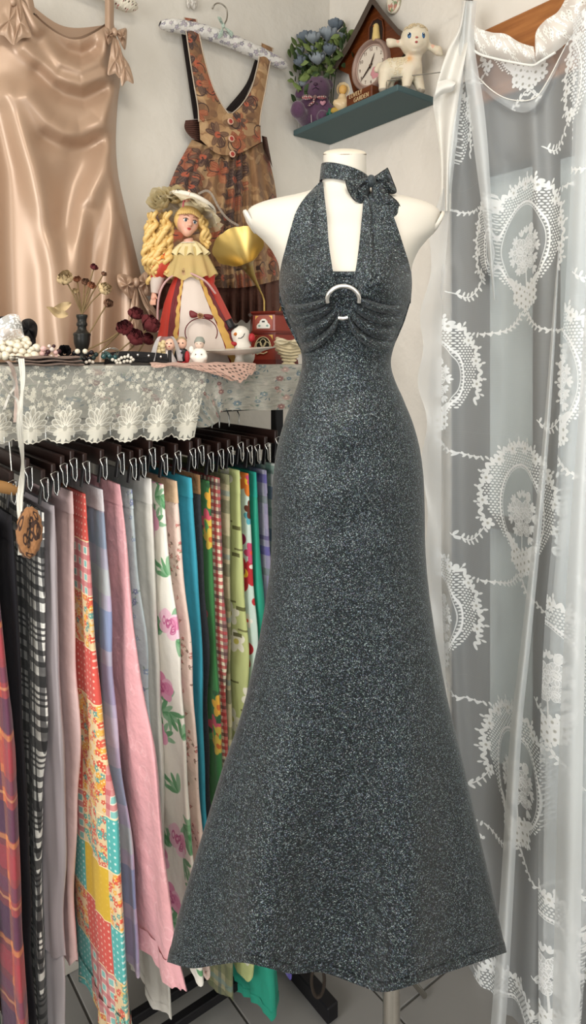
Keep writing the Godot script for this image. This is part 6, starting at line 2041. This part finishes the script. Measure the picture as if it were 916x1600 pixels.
func table_right() -> void:
	var g := RandomNumberGenerator.new()
	g.seed = 77
	var white := mt(col("ddd8cf"), 0.35, {"coat": 0.4})
	var skin := mt(col("d8ae98"), 0.5)
	var blk := mt(col("17161a"), 0.4)
	var redm := mt(col("a3262c"), 0.5)
	# bride doll
	var b := fnode("bride_doll", "tiny bride doll in a white net veil with blond curls beside the red roses", "doll", 261, 0.40, TABLE)
	put(B.new().lathe([Vector2(0.0, 0.034), Vector2(0.008, 0.033), Vector2(0.012, 0.026), Vector2(0.02, 0.010), Vector2(0.026, 0.0), Vector2(0, 0)], 24, Vector3.ZERO, Basis(), func(a, _w, r): return r * (1.0 + 0.07 * sin(a * 9.0))), "dress", mt(col("d8d2d0"), 0.6), b, true)
	put(B.new().ell(Vector3(0.008, 0.046, 0.006), Vector3(0.012, 0.013, 0.012)), "head", skin, b, true)
	put(B.new().grid(24, 10, func(u, w):
		var a: float = lerpf(0.9, TAU - 0.5, u)
		var r: float = 0.013 + 0.022 * w + 0.003 * sin(a * 9.0) * w
		return Vector3(-0.002 + sin(a) * r, 0.064 - 0.055 * w * w, cos(a) * r)), "veil", mt(Color(0.85, 0.84, 0.84, 0.62), 0.8, {"alpha": true}), b, true)
	var cl := B.new()
	for k in 9:
		cl.ell(Vector3(-0.006 - 0.008 * (k % 2), 0.05 - k * 0.004, 0.010 + 0.004 * (k % 3)), Vector3.ONE * 0.006, Basis(), 8, 6)
	put(cl, "curls", mt(col("c9b68c"), 0.5), b, true)
	for e in [0.003, 0.012]:
		put(B.new().ell(Vector3(e, 0.048, 0.0175), Vector3.ONE * 0.0016, Basis(), 8, 6), "eye", blk, b, true)
	put(B.new().ell(Vector3(0.008, 0.041, 0.0178), Vector3(0.002, 0.001, 0.001), Basis(), 8, 6), "mouth", redm, b, true)
	# groom doll
	var gr := fnode("groom_doll", "tiny groom doll in black tails and red trousers next to the bride", "doll", 284, 0.405, TABLE)
	put(B.new().nets([[Vector3(0, 0.014, 0), Vector3(0, 0.032, 0), 0.012, 0.009], [Vector3(-0.010, 0.030, 0.002), Vector3(-0.016, 0.012, 0.004), 0.005, 0.004], [Vector3(0.010, 0.030, 0.002), Vector3(0.016, 0.014, 0.006), 0.005, 0.004]], 0.006, 0.0028), "coat", blk, gr, true)
	put(B.new().ell(Vector3(-0.002, 0.022, 0.008), Vector3(0.006, 0.012, 0.006)), "shirt", mt(col("c8c4d4"), 0.6), gr, true)
	put(B.new().pillow(v2([-8, 30, -2, 28, 4, 31, 4, 25, -2, 27, -8, 24]), func(p: Vector2, h: float): return Vector3(p.x * 0.001, p.y * 0.001, 0.015 + h), 0.002, 3, 3), "bow_tie", blk, gr, true)
	put(B.new().ell(Vector3(0, 0.048, 0.002), Vector3(0.012, 0.013, 0.012)), "head", skin, gr, true)
	put(B.new().ell(Vector3(-0.001, 0.054, -0.002), Vector3(0.0125, 0.010, 0.0125)), "hair", mt(col("a08a6c"), 0.6), gr, true)
	put(B.new().ell(Vector3(0.014, 0.018, 0.010), Vector3(0.006, 0.014, 0.006)), "sash", redm, gr, true)
	put(B.new().box(Vector3(0, 0.005, 0), Vector3(0.024, 0.010, 0.018), 0.003), "trousers", redm, gr, true)
	for e in [-0.0045, 0.0045]:
		put(B.new().ell(Vector3(e, 0.049, 0.0132), Vector3.ONE * 0.0016, Basis(), 8, 6), "eye", blk, gr, true)
	# little white angel
	var an := fnode("angel_figure", "small white porcelain praying figure with a grey hood before the doll", "figurine", 312, 0.43, TABLE)
	put(B.new().nets([[Vector3(0, 0.014, 0), Vector3(0, 0.030, 0), 0.017, 0.010], [Vector3(-0.010, 0.030, 0.004), Vector3(-0.014, 0.018, 0.012), 0.005, 0.006], [Vector3(0.010, 0.030, 0.004), Vector3(0.014, 0.018, 0.012), 0.005, 0.006]], 0.008, 0.003), "robe", white, an, true)
	put(B.new().ell(Vector3(0, 0.047, 0.002), Vector3(0.0105, 0.011, 0.0105)), "head", mt(col("d8c0b0"), 0.4), an, true)
	put(B.new().lathe([Vector2(0, 0.014), Vector2(0.008, 0.012), Vector2(0.0122, 0.003), Vector2(0.0118, -0.001)], 20, Vector3(0, 0.050, 0), Basis(Vector3.RIGHT, -0.25)), "hood", mt(col("8c9088"), 0.5), an, true)
	for e in [-0.004, 0.004]:
		put(B.new().ell(Vector3(e, 0.0475, 0.0118), Vector3(0.0016, 0.0008, 0.0008), Basis(), 8, 5), "eye", blk, an, true)
		put(B.new().ell(Vector3(e * 1.6, 0.024, 0.0165), Vector3.ONE * 0.0014, Basis(), 8, 5), "button", blk, an, true)
	put(B.new().ell(Vector3(-0.018, 0.034, 0.004), Vector3(0.006, 0.009, 0.003)), "wing", white, an, true)
	# snowman
	var sn := fnode("snowman_figure", "snowman figure with black top hat and red mittens behind the oval plate", "figurine", 377, 0.36, TABLE)
	put(B.new().nets([[Vector3(0.006, 0.022, 0), Vector3(0.003, 0.034, 0), 0.028, 0.024], [Vector3(-0.004, 0.072, 0), Vector3(-0.002, 0.073, 0), 0.023, 0.023], [Vector3(0.0, 0.05, 0), Vector3(0, 0.055, 0), 0.018, 0.016]], 0.012, 0.004), "body", white, sn, true)
	put(B.new().lathe([Vector2(0, 0.024), Vector2(0.0115, 0.0235), Vector2(0.0105, 0.004), Vector2(0.011, 0.003), Vector2(0.017, 0.002), Vector2(0.0175, 0.0), Vector2(0, 0.0)], 22, Vector3(-0.022, 0.088, 0.004), Basis(Vector3.BACK, 0.5)), "top_hat", blk, sn, true)
	put(B.new().lathe([Vector2(0, 0.014), Vector2(0.003, 0.006), Vector2(0.0045, 0.0)], 10, Vector3(-0.012, 0.074, 0.02), aim(Vector3(-0.3, -0.15, 1))), "carrot_nose", mt(col("c9742c"), 0.5), sn, true)
	put(B.new().tube([Vector3(-0.006, 0.064, 0.0215), Vector3(0.001, 0.064, 0.0225), Vector3(0.007, 0.069, 0.0215), Vector3(0.010, 0.076, 0.020)], 0.0009, 5), "smile", blk, sn, true)
	put(B.new().ell(Vector3(0.026, 0.066, 0.002), Vector3(0.009, 0.011, 0.009)), "mitten", redm, sn, true)
	put(B.new().ell(Vector3(0.024, 0.030, 0.010), Vector3(0.008, 0.014, 0.008)), "scarf_end", redm, sn, true)
	put(B.new().ell(Vector3(-0.018, 0.050, 0.018), Vector3(0.010, 0.006, 0.005)), "scarf_end", redm, sn, true)
	# plate held before the snowman
	var pl := fnode("oval_plate", "shallow white oval plate held level in front of the snowman", "plate", 374, 0.425, TABLE)
	var sd := stand_d(374, 0.425) / F
	put(B.new().lathe([Vector2(0, 0.004), Vector2(0.042, 0.004), Vector2(0.058, 0.010), Vector2(0.086, 0.0135), Vector2(0.087, 0.012), Vector2(0.060, 0.006), Vector2(0.045, 0.0), Vector2(0, 0.0)], 48, Vector3(0, 0.0245, 0), Basis(Vector3.BACK, 0.05) * Basis(Vector3.RIGHT, 0.05) * Basis.from_scale(Vector3(1, 1, 0.62))), "plate", mt(col("cfcac0"), 0.3, {"coat": 0.5}), pl, true)
	put(B.new().lathe([Vector2(0.012, 0.026), Vector2(0.009, 0.018), Vector2(0.012, 0.006), Vector2(0.022, 0.0), Vector2(0, 0)], 24), "foot", mt(col("cfcac0"), 0.3), pl, true)
	# pleated cream bundle at the right end
	var cb := fnode("cloth_bundle", "crumpled pleated cream cloth at the right end of the shelf beside the gown", "cloth", 452, 0.40, TABLE)
	put(B.new().grid(70, 26, func(u, w):
		var a: float = (u - 0.5) * PI * 1.3
		var r: float = 0.036 * (0.78 + 0.22 * sin(w * 5.0)) * (1.0 - 0.25 * w * w)
		r += 0.0035 * sin(w * 46.0 + 0.8 * sin(u * 5.0)) + 0.003 * sin(u * 15.0 + w * 4.0)
		return Vector3(sin(a) * r, 0.062 - 0.062 * w + 0.007 * sin(u * 9.0) * (1.0 - w), cos(a) * r * 0.7)), "pleats", plain_cloth("c3b595"), cb, true)
	put(B.new().pillow(v2([-34, 60, -20, 66, 0, 60, 20, 64, 36, 54, 30, 44, 0, 50, -24, 48]), func(p: Vector2, h: float): return Vector3(p.x * 0.001, p.y * 0.001, 0.018 + h), 0.016, 6, 5, 0.4), "gathered_top", plain_cloth("cfc4a8"), cb, true)

func music_box() -> void:
	var m := fnode("music_box", "red wooden hexagonal music box shaped as a gramophone with a gold horn", "music box", 425, 0.285, TABLE)
	m.rotation.y = YAW - 0.36
	var red := mt(col("7c2f22"), 0.35, {"coat": 0.4})
	var redd := mt(col("5f2018"), 0.35, {"coat": 0.4})
	var gold := mt(col("b8924c"), 0.35, {"metal": 0.8})
	var hexa := func(b: B, y0: float, y1: float, r0: float, r1: float) -> void:
		var lo := []
		var hi := []
		for k in 6:
			var a := TAU * (k + 0.5) / 6.0
			lo.append(Vector3(sin(a) * r0, y0, cos(a) * r0))
			hi.append(Vector3(sin(a) * r1, y1, cos(a) * r1))
		var c := Vector3(0, (y0 + y1) / 2, 0)
		b.face(hi, c)
		b.face(lo, c)
		for k in 6:
			b.face([lo[k], lo[(k + 1) % 6], hi[(k + 1) % 6], hi[k]], c)
	var body := B.new()
	hexa.call(body, 0.012, 0.080, 0.071, 0.066)
	hexa.call(body, 0.086, 0.130, 0.065, 0.062)
	put(body, "body", red, m, true)
	var tr := B.new()
	for q in [[0.0, 0.012, 0.076, 0.074], [0.079, 0.083, 0.070, 0.070], [0.083, 0.087, 0.070, 0.067], [0.129, 0.134, 0.066, 0.071], [0.134, 0.138, 0.071, 0.068]]:
		hexa.call(tr, q[0], q[1], q[2], q[3])
	put(tr, "moulding", redd, m, true)
	var ap: float = 0.0625 * cos(PI / 6)
	# panels on the front face
	var FZ := func(z0: float) -> Callable: return func(p: Vector2, h: float) -> Vector3: return Vector3(p.x * 0.001, p.y * 0.001, z0 + h + (0.110 - p.y * 0.001) * 0.07)
	put(B.new().prism(v2([-25, 90, 25, 90, 24, 127, -24, 127]), FZ.call(0.0550), 0.0, 0.0013), "panel", mt(col("8f4434"), 0.4), m, true)
	var wp := put(B.new().prism(v2([-18, 93, 18, 93, 19, 100, 16, 105, 12, 107, 10, 113, 4, 118, -4, 118, -10, 113, -12, 107, -16, 105, -19, 100]), FZ.call(0.0562), 0.0, 0.0018), "cartouche", mt(col("d8d8d0"), 0.35), m, true)
	put(B.new().box(Vector3(0, 0.111, 0.0585), Vector3(0.008, 0.004, 0.002), 0.0005), "keyhole", mt(col("1c1c20"), 0.4), wp, true)
	for s in [-1.0, 1.0]:
		put(B.new().ell(Vector3(s * 0.011, 0.100, 0.0588), Vector3(0.0035, 0.0028, 0.0012)), "rosette", mt(col("7c9c94"), 0.4), wp, true)
		put(B.new().prism(v2([s * 24, 126, s * 14, 126, s * 20, 122, s * 24, 115]), FZ.call(0.0556), 0.0, 0.0012), "gilt_corner", gold, m, true)
		put(B.new().prism(v2([s * 27, 76, s * 15, 76, s * 22, 72, s * 27, 62]), FZ.call(ap + 0.0018), 0.0, 0.0012), "gilt_corner", gold, m, true)
	var arch := []
	for k in 17:
		var a := PI * k / 16.0
		arch.append(Vector2(cos(a) * 23.0, 40.0 + sin(a) * 31.0))
	put(B.new().prism(arch, FZ.call(ap + 0.0008), 0.0, 0.0016), "arch_window", mt(col("16180f"), 0.5), m, true)
	var cream := mt(col("c9bf98"), 0.4)
	var tro := B.new()
	var line := func(a0: Array) -> void:
		var path := []
		var mp: Callable = FZ.call(ap + 0.0032)
		for p in a0:
			path.append(mp.call(p, 0.0))
		tro.tube(path, 0.0013, 6)
	var ar := []
	for k in 17:
		var a := PI * k / 16.0
		ar.append(Vector2(cos(a) * 23.0, 40.0 + sin(a) * 31.0))
	line.call(ar)
	for q in [[0, 56, 8], [-11, 48, 8], [11, 48, 8]]:
		var c := []
		for k in 17:
			var a := TAU * k / 16.0
			c.append(Vector2(q[0] + cos(a) * q[2], q[1] + sin(a) * q[2] * 1.2))
		line.call(c)
	put(tro, "tracery", cream, m, true)
	put(B.new().tube([Vector3(-0.016, 0.026, ap + 0.011), Vector3(-0.006, 0.029, ap + 0.012), Vector3(0.004, 0.027, ap + 0.012), Vector3(0.014, 0.032, ap + 0.011)], 0.0016, 6), "drawer_pull", cream, m, true)
	# crank at the side
	put(B.new().tube([Vector3(0.03, 0.138, 0.02), Vector3(0.034, 0.150, 0.02), Vector3(0.044, 0.147, 0.03)], 0.0022, 8), "crank", gold, m, true)
	# horn
	var z0 := 0.285
	var brass := mt(col("ac9458"), 0.34, {"metal": 0.85})
	var base := on_z(413, 480, z0)
	put(B.new().tube([base + Vector3(0, -0.012, 0), on_z(413, 470, z0), on_z(410, 461, z0), on_z(406, 453, z0)], 0.0026, 10), "horn_tube", brass, m)
	(m.get_child(m.get_child_count() - 1) as Node3D).transform = m.transform.affine_inverse()
	var p0 := on_z(406, 453, z0)
	var p2 := on_z(372, 384, z0 + 0.03)
	var ax := (Vector3(0, 0.50, 0) + (CAM - p2).normalized() * Vector3(1, 0, 1) * 0.80 - RT * 0.22).normalized()
	var bs := aim(ax)
	# the mouth's own axes: right across the view, then up
	var side := RT - ax * RT.dot(ax)
	bs = Basis(side.normalized(), ax, side.normalized().cross(ax))
	var bell := B.new().grid(64, 26, func(u, w):
		var a: float = u * TAU
		var t: float = w
		var c: Vector3 = p0.lerp(p2 - ax * 0.02, t * 0.9) if t < 0.72 else (p0.lerp(p2 - ax * 0.02, 0.648)).lerp(p2, (t - 0.72) / 0.28)
		var r: float = 0.0035 + 0.026 * t * t if t < 0.72 else lerpf(0.017, 0.066, pow((t - 0.72) / 0.28, 1.25))
		r *= 1.0 + (0.05 * absf(cos(a * 4.5)) - 0.02) * smoothstep(0.93, 1.0, t)
		var dir: Vector3 = (p2 - p0).normalized().lerp(ax, smoothstep(0.5, 0.9, t)).normalized()
		var sx := (RT - dir * RT.dot(dir)).normalized()
		var sy := sx.cross(dir)
		return c + (sx * sin(a) + sy * cos(a)) * r, true)
	var hn := put(bell, "horn", brass, m)
	hn.transform = m.transform.affine_inverse() * Transform3D(Basis(), m.position)
	var tb := m.get_node("horn_tube") as Node3D
	tb.transform = hn.transform

func doll() -> void:
	var z := 0.255
	var d := stand_d(300, z)
	var s := d / F
	var n := fnode("porcelain_doll", "blond porcelain doll in a red and white gown with a lace hat beside the gramophone", "doll", 300, z, TABLE)
	var q := func(px: float, py: float, h: float) -> Vector3: return Vector3((px - 300.0) * s, (570.0 - py) * s, h)
	var red := mt(col("c23a30"), 0.38, {"rim": 0.4})
	var white := mt(col("cdbfb6"), 0.5, {"rim": 0.3})
	var goldt := mt(col("c49a52"), 0.5)
	var wine := plain_cloth("6c2428", 0.5)
	var tulle := mt(Color(0.80, 0.71, 0.48, 0.78), 0.8, {"alpha": true, "back": Color(0.3, 0.28, 0.2)})
	var skin := mt(col("d8a58f"), 0.35, {"sss": 0.1})
	var hairm := mt(col("dcb974"), 0.45, {"spec": 0.6})
	# skirt
	var prof := [[420, 300, 21], [432, 301, 27], [450, 302, 36], [475, 304, 46], [505, 308, 56], [535, 311, 63], [570, 314, 67]]
	var skirt_at := func(a: float, w: float, grow: float) -> Vector3:
		var f: float = w * (prof.size() - 1)
		var i := mini(int(f), prof.size() - 2)
		var k := f - i
		var r: float = (lerpf(prof[i][2], prof[i + 1][2], k)) * s
		r *= 1.0 + 0.05 * sin(a * 8.0 + 0.6) * w
		var c: Vector3 = q.call(lerpf(prof[i][1], prof[i + 1][1], k), lerpf(prof[i][0], prof[i + 1][0], k), 0.0)
		return c + Vector3(sin(a) * (r + grow), 0, cos(a) * (r * 0.78 + grow))
	put(B.new().grid(72, 30, func(u, w): return skirt_at.call(u * TAU, w, 0.0), true), "skirt", red, n, true)
	var strip := func(nm: String, a0: float, a1: float, b0: float, b1: float, w0: float, m: Material, grow: float, wav := 0.0) -> void:
		put(B.new().grid(14, 30, func(u, w):
			var ww := lerpf(w0, 1.0, w)
			var a := lerpf(lerpf(a0, a1, u), lerpf(b0, b1, u), w)
			return skirt_at.call(a + wav * sin(w * 40.0), ww, grow + (0.003 * sin(w * 60.0) if wav > 0 else 0.0))), nm, m, n, true)
	strip.call("apron", -0.25, 0.30, -0.42, 0.78, 0.03, white, 0.004)
	strip.call("gold_trim", 0.30, 0.42, 0.78, 1.00, 0.03, goldt, 0.006, 0.012)
	strip.call("gold_trim", -0.36, -0.25, -0.52, -0.42, 0.03, goldt, 0.006, 0.012)
	strip.call("wine_trim", 0.42, 0.6, 1.0, 1.12, 0.03, wine, 0.005)
	strip.call("wine_trim", -0.62, -0.36, -0.66, -0.52, 0.03, wine, 0.005)
	# bodice
	put(B.new().lathe([Vector2(11 * s, 178 * s), Vector2(17 * s, 172 * s), Vector2(24 * s, 166 * s), Vector2(23 * s, 156 * s), Vector2(20 * s, 148 * s)], 28, Vector3.ZERO, Basis.from_scale(Vector3(1, 1, 0.72))), "bodice", red, n, true)
	# yellow tulle collar in two tiers and a ruffled neckline
	for e in [[404.0, 440.0, 20.0, 42.0, 0.16], [386.0, 402.0, 11.0, 30.0, 0.2]]:
		put(B.new().grid(80, 12, func(u, w):
			var a: float = u * TAU
			var r: float = lerpf(e[2], e[3], pow(w, 0.8)) * s * (1.0 + e[4] * w * sin(a * 11.0) * 0.5)
			return q.call(297.0, lerpf(388.0 if e[0] > 400 else 378.0, e[1], w * (0.75 + 0.25 * absf(cos(a)))), 0.0) + Vector3(sin(a) * r, 0.004 * sin(a * 11.0) * w, cos(a) * r * 0.78), true), "tulle_collar" if e[0] > 400 else "ruffled_collar", tulle if e[0] > 400 else mt(col("d8c89c"), 0.8), n, true)
	# waist sash, bow and rose
	var L := func(p: Vector2, h: float) -> Vector3: return q.call(p.x, p.y, 0.036 + h)
	put(B.new().pillow(v2([290, 430, 282, 424, 276, 428, 280, 436]), L, 0.004, 4, 4), "sash_bow", mt(col("b87c80"), 0.5), n, true)
	put(B.new().pillow(v2([294, 430, 304, 419, 309, 424, 304, 432]), L, 0.004, 4, 4), "sash_bow", mt(col("c79a86"), 0.5), n, true)
	put(B.new().rose(q.call(291, 429, 0.040), 0.009, aim(Vector3(0, 0.2, 1)), rng, 0.8, 3), "sash_rose", mt(col("cfa090"), 0.6), n, true)
	for e in [[v2([286, 430, 270, 438, 258, 455, 252, 480, 250, 520]), 0.030], [v2([298, 430, 312, 436, 328, 446, 340, 462]), 0.044]]:
		var path := []
		for k in 15:
			var p: Vector2 = cv(e[0], k / 14.0)
			path.append(q.call(p.x, p.y, e[1] + 0.018 * sin(k / 14.0 * PI)))
		put(B.new().tube(path, 0.0028, 6), "sash_ribbon", mt(col("c09a98"), 0.5), n, true)
	# little bow and ribbon ring on the apron
	var Lb := func(p: Vector2, h: float) -> Vector3: return q.call(p.x, p.y, 0.086 + h)
	put(B.new().pillow(v2([318, 496, 309, 490, 304, 491, 306, 500, 314, 500]), Lb, 0.004, 4, 4), "apron_bow", wine, n, true)
	put(B.new().pillow(v2([323, 496, 333, 495, 340, 498, 337, 503, 328, 501]), Lb, 0.004, 4, 4), "apron_bow", wine, n, true)
	put(B.new().rose(q.call(321, 498, 0.090), 0.007, aim(Vector3(0, 0.2, 1)), rng, 0.8, 3), "apron_rose", mt(col("c9a07c"), 0.6), n, true)
	var ring := []
	for k in 22:
		var a := PI * (1.15 - 1.3 * k / 21.0)
		ring.append(q.call(322 + cos(a) * 24.0, 522 - sin(a) * 21.0, 0.088))
	put(B.new().tube(ring, 0.0014, 5), "ribbon_ring", wine, n, true)
	# arms: puffed sleeve, cuff, hand
	put(B.new().grid(24, 14, func(u, w):
		var a: float = u * TAU
		var c: Vector3 = q.call(lerpf(262, 248, w), lerpf(398, 436, w), 0.012)
		var r: float = (9.0 + 6.0 * sin(w * PI * 0.9)) * s
		return c + Vector3(cos(a) * r, 0, -sin(a) * r) * (1.0 + 0.06 * sin(a * 7.0)), true), "sleeve", mt(col("b5402f"), 0.4, {"rim": 0.4}), n, true)
	put(B.new().tube([q.call(249, 432, 0.012), q.call(246, 446, 0.014), q.call(244, 460, 0.016)], [11 * s, 9.5 * s, 6 * s], 16), "cuff", white, n, true)
	put(B.new().grid(30, 4, func(u, w):
		var a: float = u * TAU
		var c: Vector3 = q.call(256, 404 + 6 * w, 0.014)
		var r: float = (13.0 + 5.0 * w) * s * (1.0 + 0.1 * sin(a * 8.0) * w)
		return c + Vector3(cos(a) * r, 0.003 * sin(a * 8.0), -sin(a) * r), true), "sleeve_frill", mt(col("d8863c"), 0.6), n, true)
	var h0: Vector3 = q.call(243, 460, 0.018)
	var hand := [[h0, h0 + Vector3(-0.001, -0.012, 0.002), 0.0055, 0.0065]]
	for k in 4:
		var f := h0 + Vector3(-0.006 + k * 0.0036, -0.017, 0.004)
		hand.append([f, f + Vector3(-0.001, -0.007 - 0.001 * (k % 3), 0.002), 0.0021, 0.0019])
		hand.append([f + Vector3(-0.001, -0.007 - 0.001 * (k % 3), 0.002), f + Vector3(0.0005, -0.012, 0.006), 0.0019, 0.0016])
	hand.append([h0 + Vector3(0.005, -0.006, 0.004), h0 + Vector3(0.009, -0.014, 0.008), 0.0024, 0.0018])
	put(B.new().nets(hand, 0.0016, 0.0011), "hand", skin, n, true)
	put(B.new().grid(20, 10, func(u, w):
		var a: float = u * TAU
		var c: Vector3 = q.call(lerpf(322, 326, w), lerpf(410, 448, w), 0.0)
		var r: float = (8.0 + 4.0 * sin(w * PI)) * s
		return c + Vector3(cos(a) * r, 0, -sin(a) * r), true), "sleeve", red, n, true)
	put(B.new().tube([q.call(299, 392, 0.006), q.call(295, 375, 0.008)], [8 * s, 7.5 * s], 14), "neck", skin, n, true)
	# head, turned to the right and a little down
	var hc: Vector3 = q.call(294, 352, 0.012)
	var tb := Basis(Vector3.UP, 0.42) * Basis(Vector3.BACK, -0.16) * Basis(Vector3.RIGHT, 0.08)
	var hl := func(x: float, y: float, zz: float) -> Vector3: return hc + tb * Vector3(x, y, zz)
	put(B.new().nets([
		[hl.call(0, 0.008, -0.004), hl.call(0, 0.010, -0.004), 0.030, 0.030],
		[hl.call(0, -0.010, 0.006), hl.call(0, -0.014, 0.010), 0.021, 0.017],
		[hl.call(-0.011, -0.006, 0.014), hl.call(-0.011, -0.007, 0.014), 0.010, 0.010],
		[hl.call(0.011, -0.006, 0.014), hl.call(0.011, -0.007, 0.014), 0.010, 0.010],
		[hl.call(0, 0.003, 0.026), hl.call(0, -0.005, 0.0315), 0.0028, 0.0042],
		[hl.call(0, -0.024, 0.018), hl.call(0, -0.024, 0.018), 0.009, 0.009]], 0.009, 0.0025), "head", skin, n, true)
	var ew := mt(col("dcd6d0"), 0.2)
	var ei := mt(col("4a5c6c"), 0.15)
	var dk := mt(col("241813"), 0.3)
	for e in [-1.0, 1.0]:
		put(B.new().ell(hl.call(e * 0.0115, 0.004, 0.0245), Vector3(0.0058, 0.0042, 0.003), tb), "eye", ew, n, true)
		put(B.new().ell(hl.call(e * 0.0115, 0.004, 0.0264), Vector3(0.0034, 0.0036, 0.0016), tb), "iris", ei, n, true)
		put(B.new().ell(hl.call(e * 0.0115, 0.004, 0.0276), Vector3(0.0016, 0.0018, 0.0008), tb), "pupil", dk, n, true)
		put(B.new().tube([hl.call(e * 0.0055, 0.0075, 0.0265), hl.call(e * 0.0115, 0.0092, 0.0268), hl.call(e * 0.0178, 0.0068, 0.0235)], 0.0010, 5), "lashes", dk, n, true)
		put(B.new().tube([hl.call(e * 0.005, 0.0150, 0.0265), hl.call(e * 0.0115, 0.0175, 0.0258), hl.call(e * 0.018, 0.0150, 0.0225)], 0.0007, 5), "brow", mt(col("8c6844"), 0.7), n, true)
	put(B.new().ell(hl.call(0, -0.0145, 0.0275), Vector3(0.0055, 0.0022, 0.0026), tb), "lips", mt(col("a83c38"), 0.35), n, true)
	put(B.new().ell(hl.call(0, -0.0172, 0.0268), Vector3(0.0042, 0.002, 0.0024), tb), "lips", mt(col("b5504a"), 0.35), n, true)
	# hair: bangs, then hanging ringlets
	var hb := B.new()
	for k in 17:
		var a := lerpf(-1.15, 1.15, k / 16.0)
		var path := []
		for t in 8:
			var f := t / 7.0
			var e := lerpf(1.35, 0.42 - 0.22 * absf(a), f)
			path.append(hl.call(sin(a) * cos(e) * 0.0345, 0.008 + sin(e) * 0.0345, -0.002 + cos(a) * cos(e) * 0.034))
		hb.tube(path, [0.0030, 0.0036, 0.0038, 0.0038, 0.0036, 0.0034, 0.003, 0.0018], 6)
	put(hb, "fringe", hairm, n, true)
	var hr := B.new()
	hr.ell(hl.call(0, 0.010, -0.008), Vector3(0.0345, 0.033, 0.030), tb)
	var curl := func(px: float, py: float, l: float, r: float, zz: float, ph: float) -> void:
		var path := []
		var rad := []
		for t in 26:
			var f := t / 25.0
			var a := f * TAU * (l / 21.0) + ph
			path.append(q.call(px + cos(a) * r * (0.7 + 0.3 * f) - 7.0 * f * signf(300.0 - px), py + f * l, zz + sin(a) * r * s))
			rad.append((3.3 + 1.0 * sin(f * PI)) * s)
		hr.tube(path, rad, 7)
	for k in 28:
		curl.call(268 - (k % 7) * 5.2, 336 + (k % 4) * 12.0, 40 + (k % 5) * 8.0, 3.6, 0.030 - 0.011 * int(k / 7.0), k * 1.7)
	for k in 12:
		curl.call(240 + (k % 6) * 5.5, 384 + (k % 3) * 7.0, 32, 4.8, 0.026 - 0.01 * int(k / 6.0), k * 2.1)
	for k in 5:
		curl.call(314 + (k % 2) * 4.0, 340 + (k % 3) * 6.0, 36, 3.5, 0.010 - 0.006 * k, k * 1.3)
	put(hr, "ringlets", hairm, n, true)
	# hat
	var ht := Basis(Vector3.BACK, -0.30) * Basis(Vector3.RIGHT, -0.30)
	var hcn: Vector3 = q.call(296, 330, 0.004)
	put(B.new().grid(80, 14, func(u, w):
		var a: float = u * TAU
		var r: float = lerpf(21.0, 49.0, w) * s * (1.0 + 0.05 * w * w * sin(a * 10.0))
		return hcn + ht * Vector3(sin(a) * r, 0.020 - 0.026 * w * w + 0.004 * sin(a * 10.0) * w * w, cos(a) * r * 0.85), true), "hat_brim", mt(col("cfc4ac"), 0.7), n, true)
	put(B.new().tube(range(33).map(func(k): return hcn + ht * Vector3(sin(k * TAU / 32.0) * 37.0 * s, 0.016, cos(k * TAU / 32.0) * 37.0 * s * 0.85)), 0.0065, 10, false), "hat_roll", mt(col("d8d2c6"), 0.35), n, true)
	put(B.new().ell(hcn + ht * Vector3(0, 0.020, 0), Vector3(0.036, 0.026, 0.032), ht), "hat_crown", mt(col("c9bb98"), 0.7), n, true)
	put(B.new().grid(60, 6, func(u, w):
		var a: float = u * TAU
		var r: float = lerpf(45.0, 56.0, w) * s * (1.0 + 0.05 * sin(a * 17.0) * w)
		return hcn + ht * Vector3(sin(a) * r, -0.004 - 0.010 * w + 0.005 * sin(a * 17.0) * w, cos(a) * r * 0.85), true), "hat_lace", mt(Color(0.82, 0.77, 0.64, 0.6), 0.8, {"alpha": true}), n, true)
	put(B.new().rose(q.call(256, 320, 0.030), 0.030, aim(Vector3(-0.4, 0.3, 1)), rng, 0.6, 4), "tulle_rosette", mt(Color(0.82, 0.76, 0.60, 0.85), 0.8, {"alpha": true}), n, true)
	put(B.new().rose(q.call(276, 312, 0.020), 0.026, aim(Vector3(-0.1, 0.6, 1)), rng, 0.6, 4), "tulle_rosette", mt(Color(0.80, 0.73, 0.56, 0.85), 0.8, {"alpha": true}), n, true)
	put(B.new().pillow(v2([291, 322, 296, 310, 300, 304, 304, 312, 300, 322]), func(p: Vector2, h: float): return q.call(p.x, p.y, 0.045 + h), 0.006, 5, 5, 0.4), "hat_flower", mt(col("c99a84"), 0.6), n, true)
	put(B.new().tube([q.call(293, 318, 0.046), q.call(292, 324, 0.050), q.call(291, 331, 0.049)], 0.0022, 6), "hat_ribbon", mt(col("c0606a"), 0.5), n, true)
	var tw := B.new()
	tw.tube([q.call(288, 318, 0.046), q.call(284, 308, 0.047), q.call(282, 303, 0.046), q.call(286, 305, 0.047), q.call(290, 316, 0.046)], 0.0009, 5)
	tw.tube([q.call(294, 316, 0.045), q.call(310, 316, 0.042), q.call(325, 323, 0.036), q.call(336, 332, 0.030)], 0.0009, 5)
	put(tw, "hat_cord", dk, n, true)
	put(B.new().tube(range(25).map(func(k): return q.call(296, 381, 0.008) + Vector3(sin(k * TAU / 24.0) * 11.5 * s, -0.001 * cos(k * TAU / 24.0), cos(k * TAU / 24.0) * 9.5 * s)), 0.0013, 6, false), "pearl_choker", mt(col("ddd4c4"), 0.3), n, true)
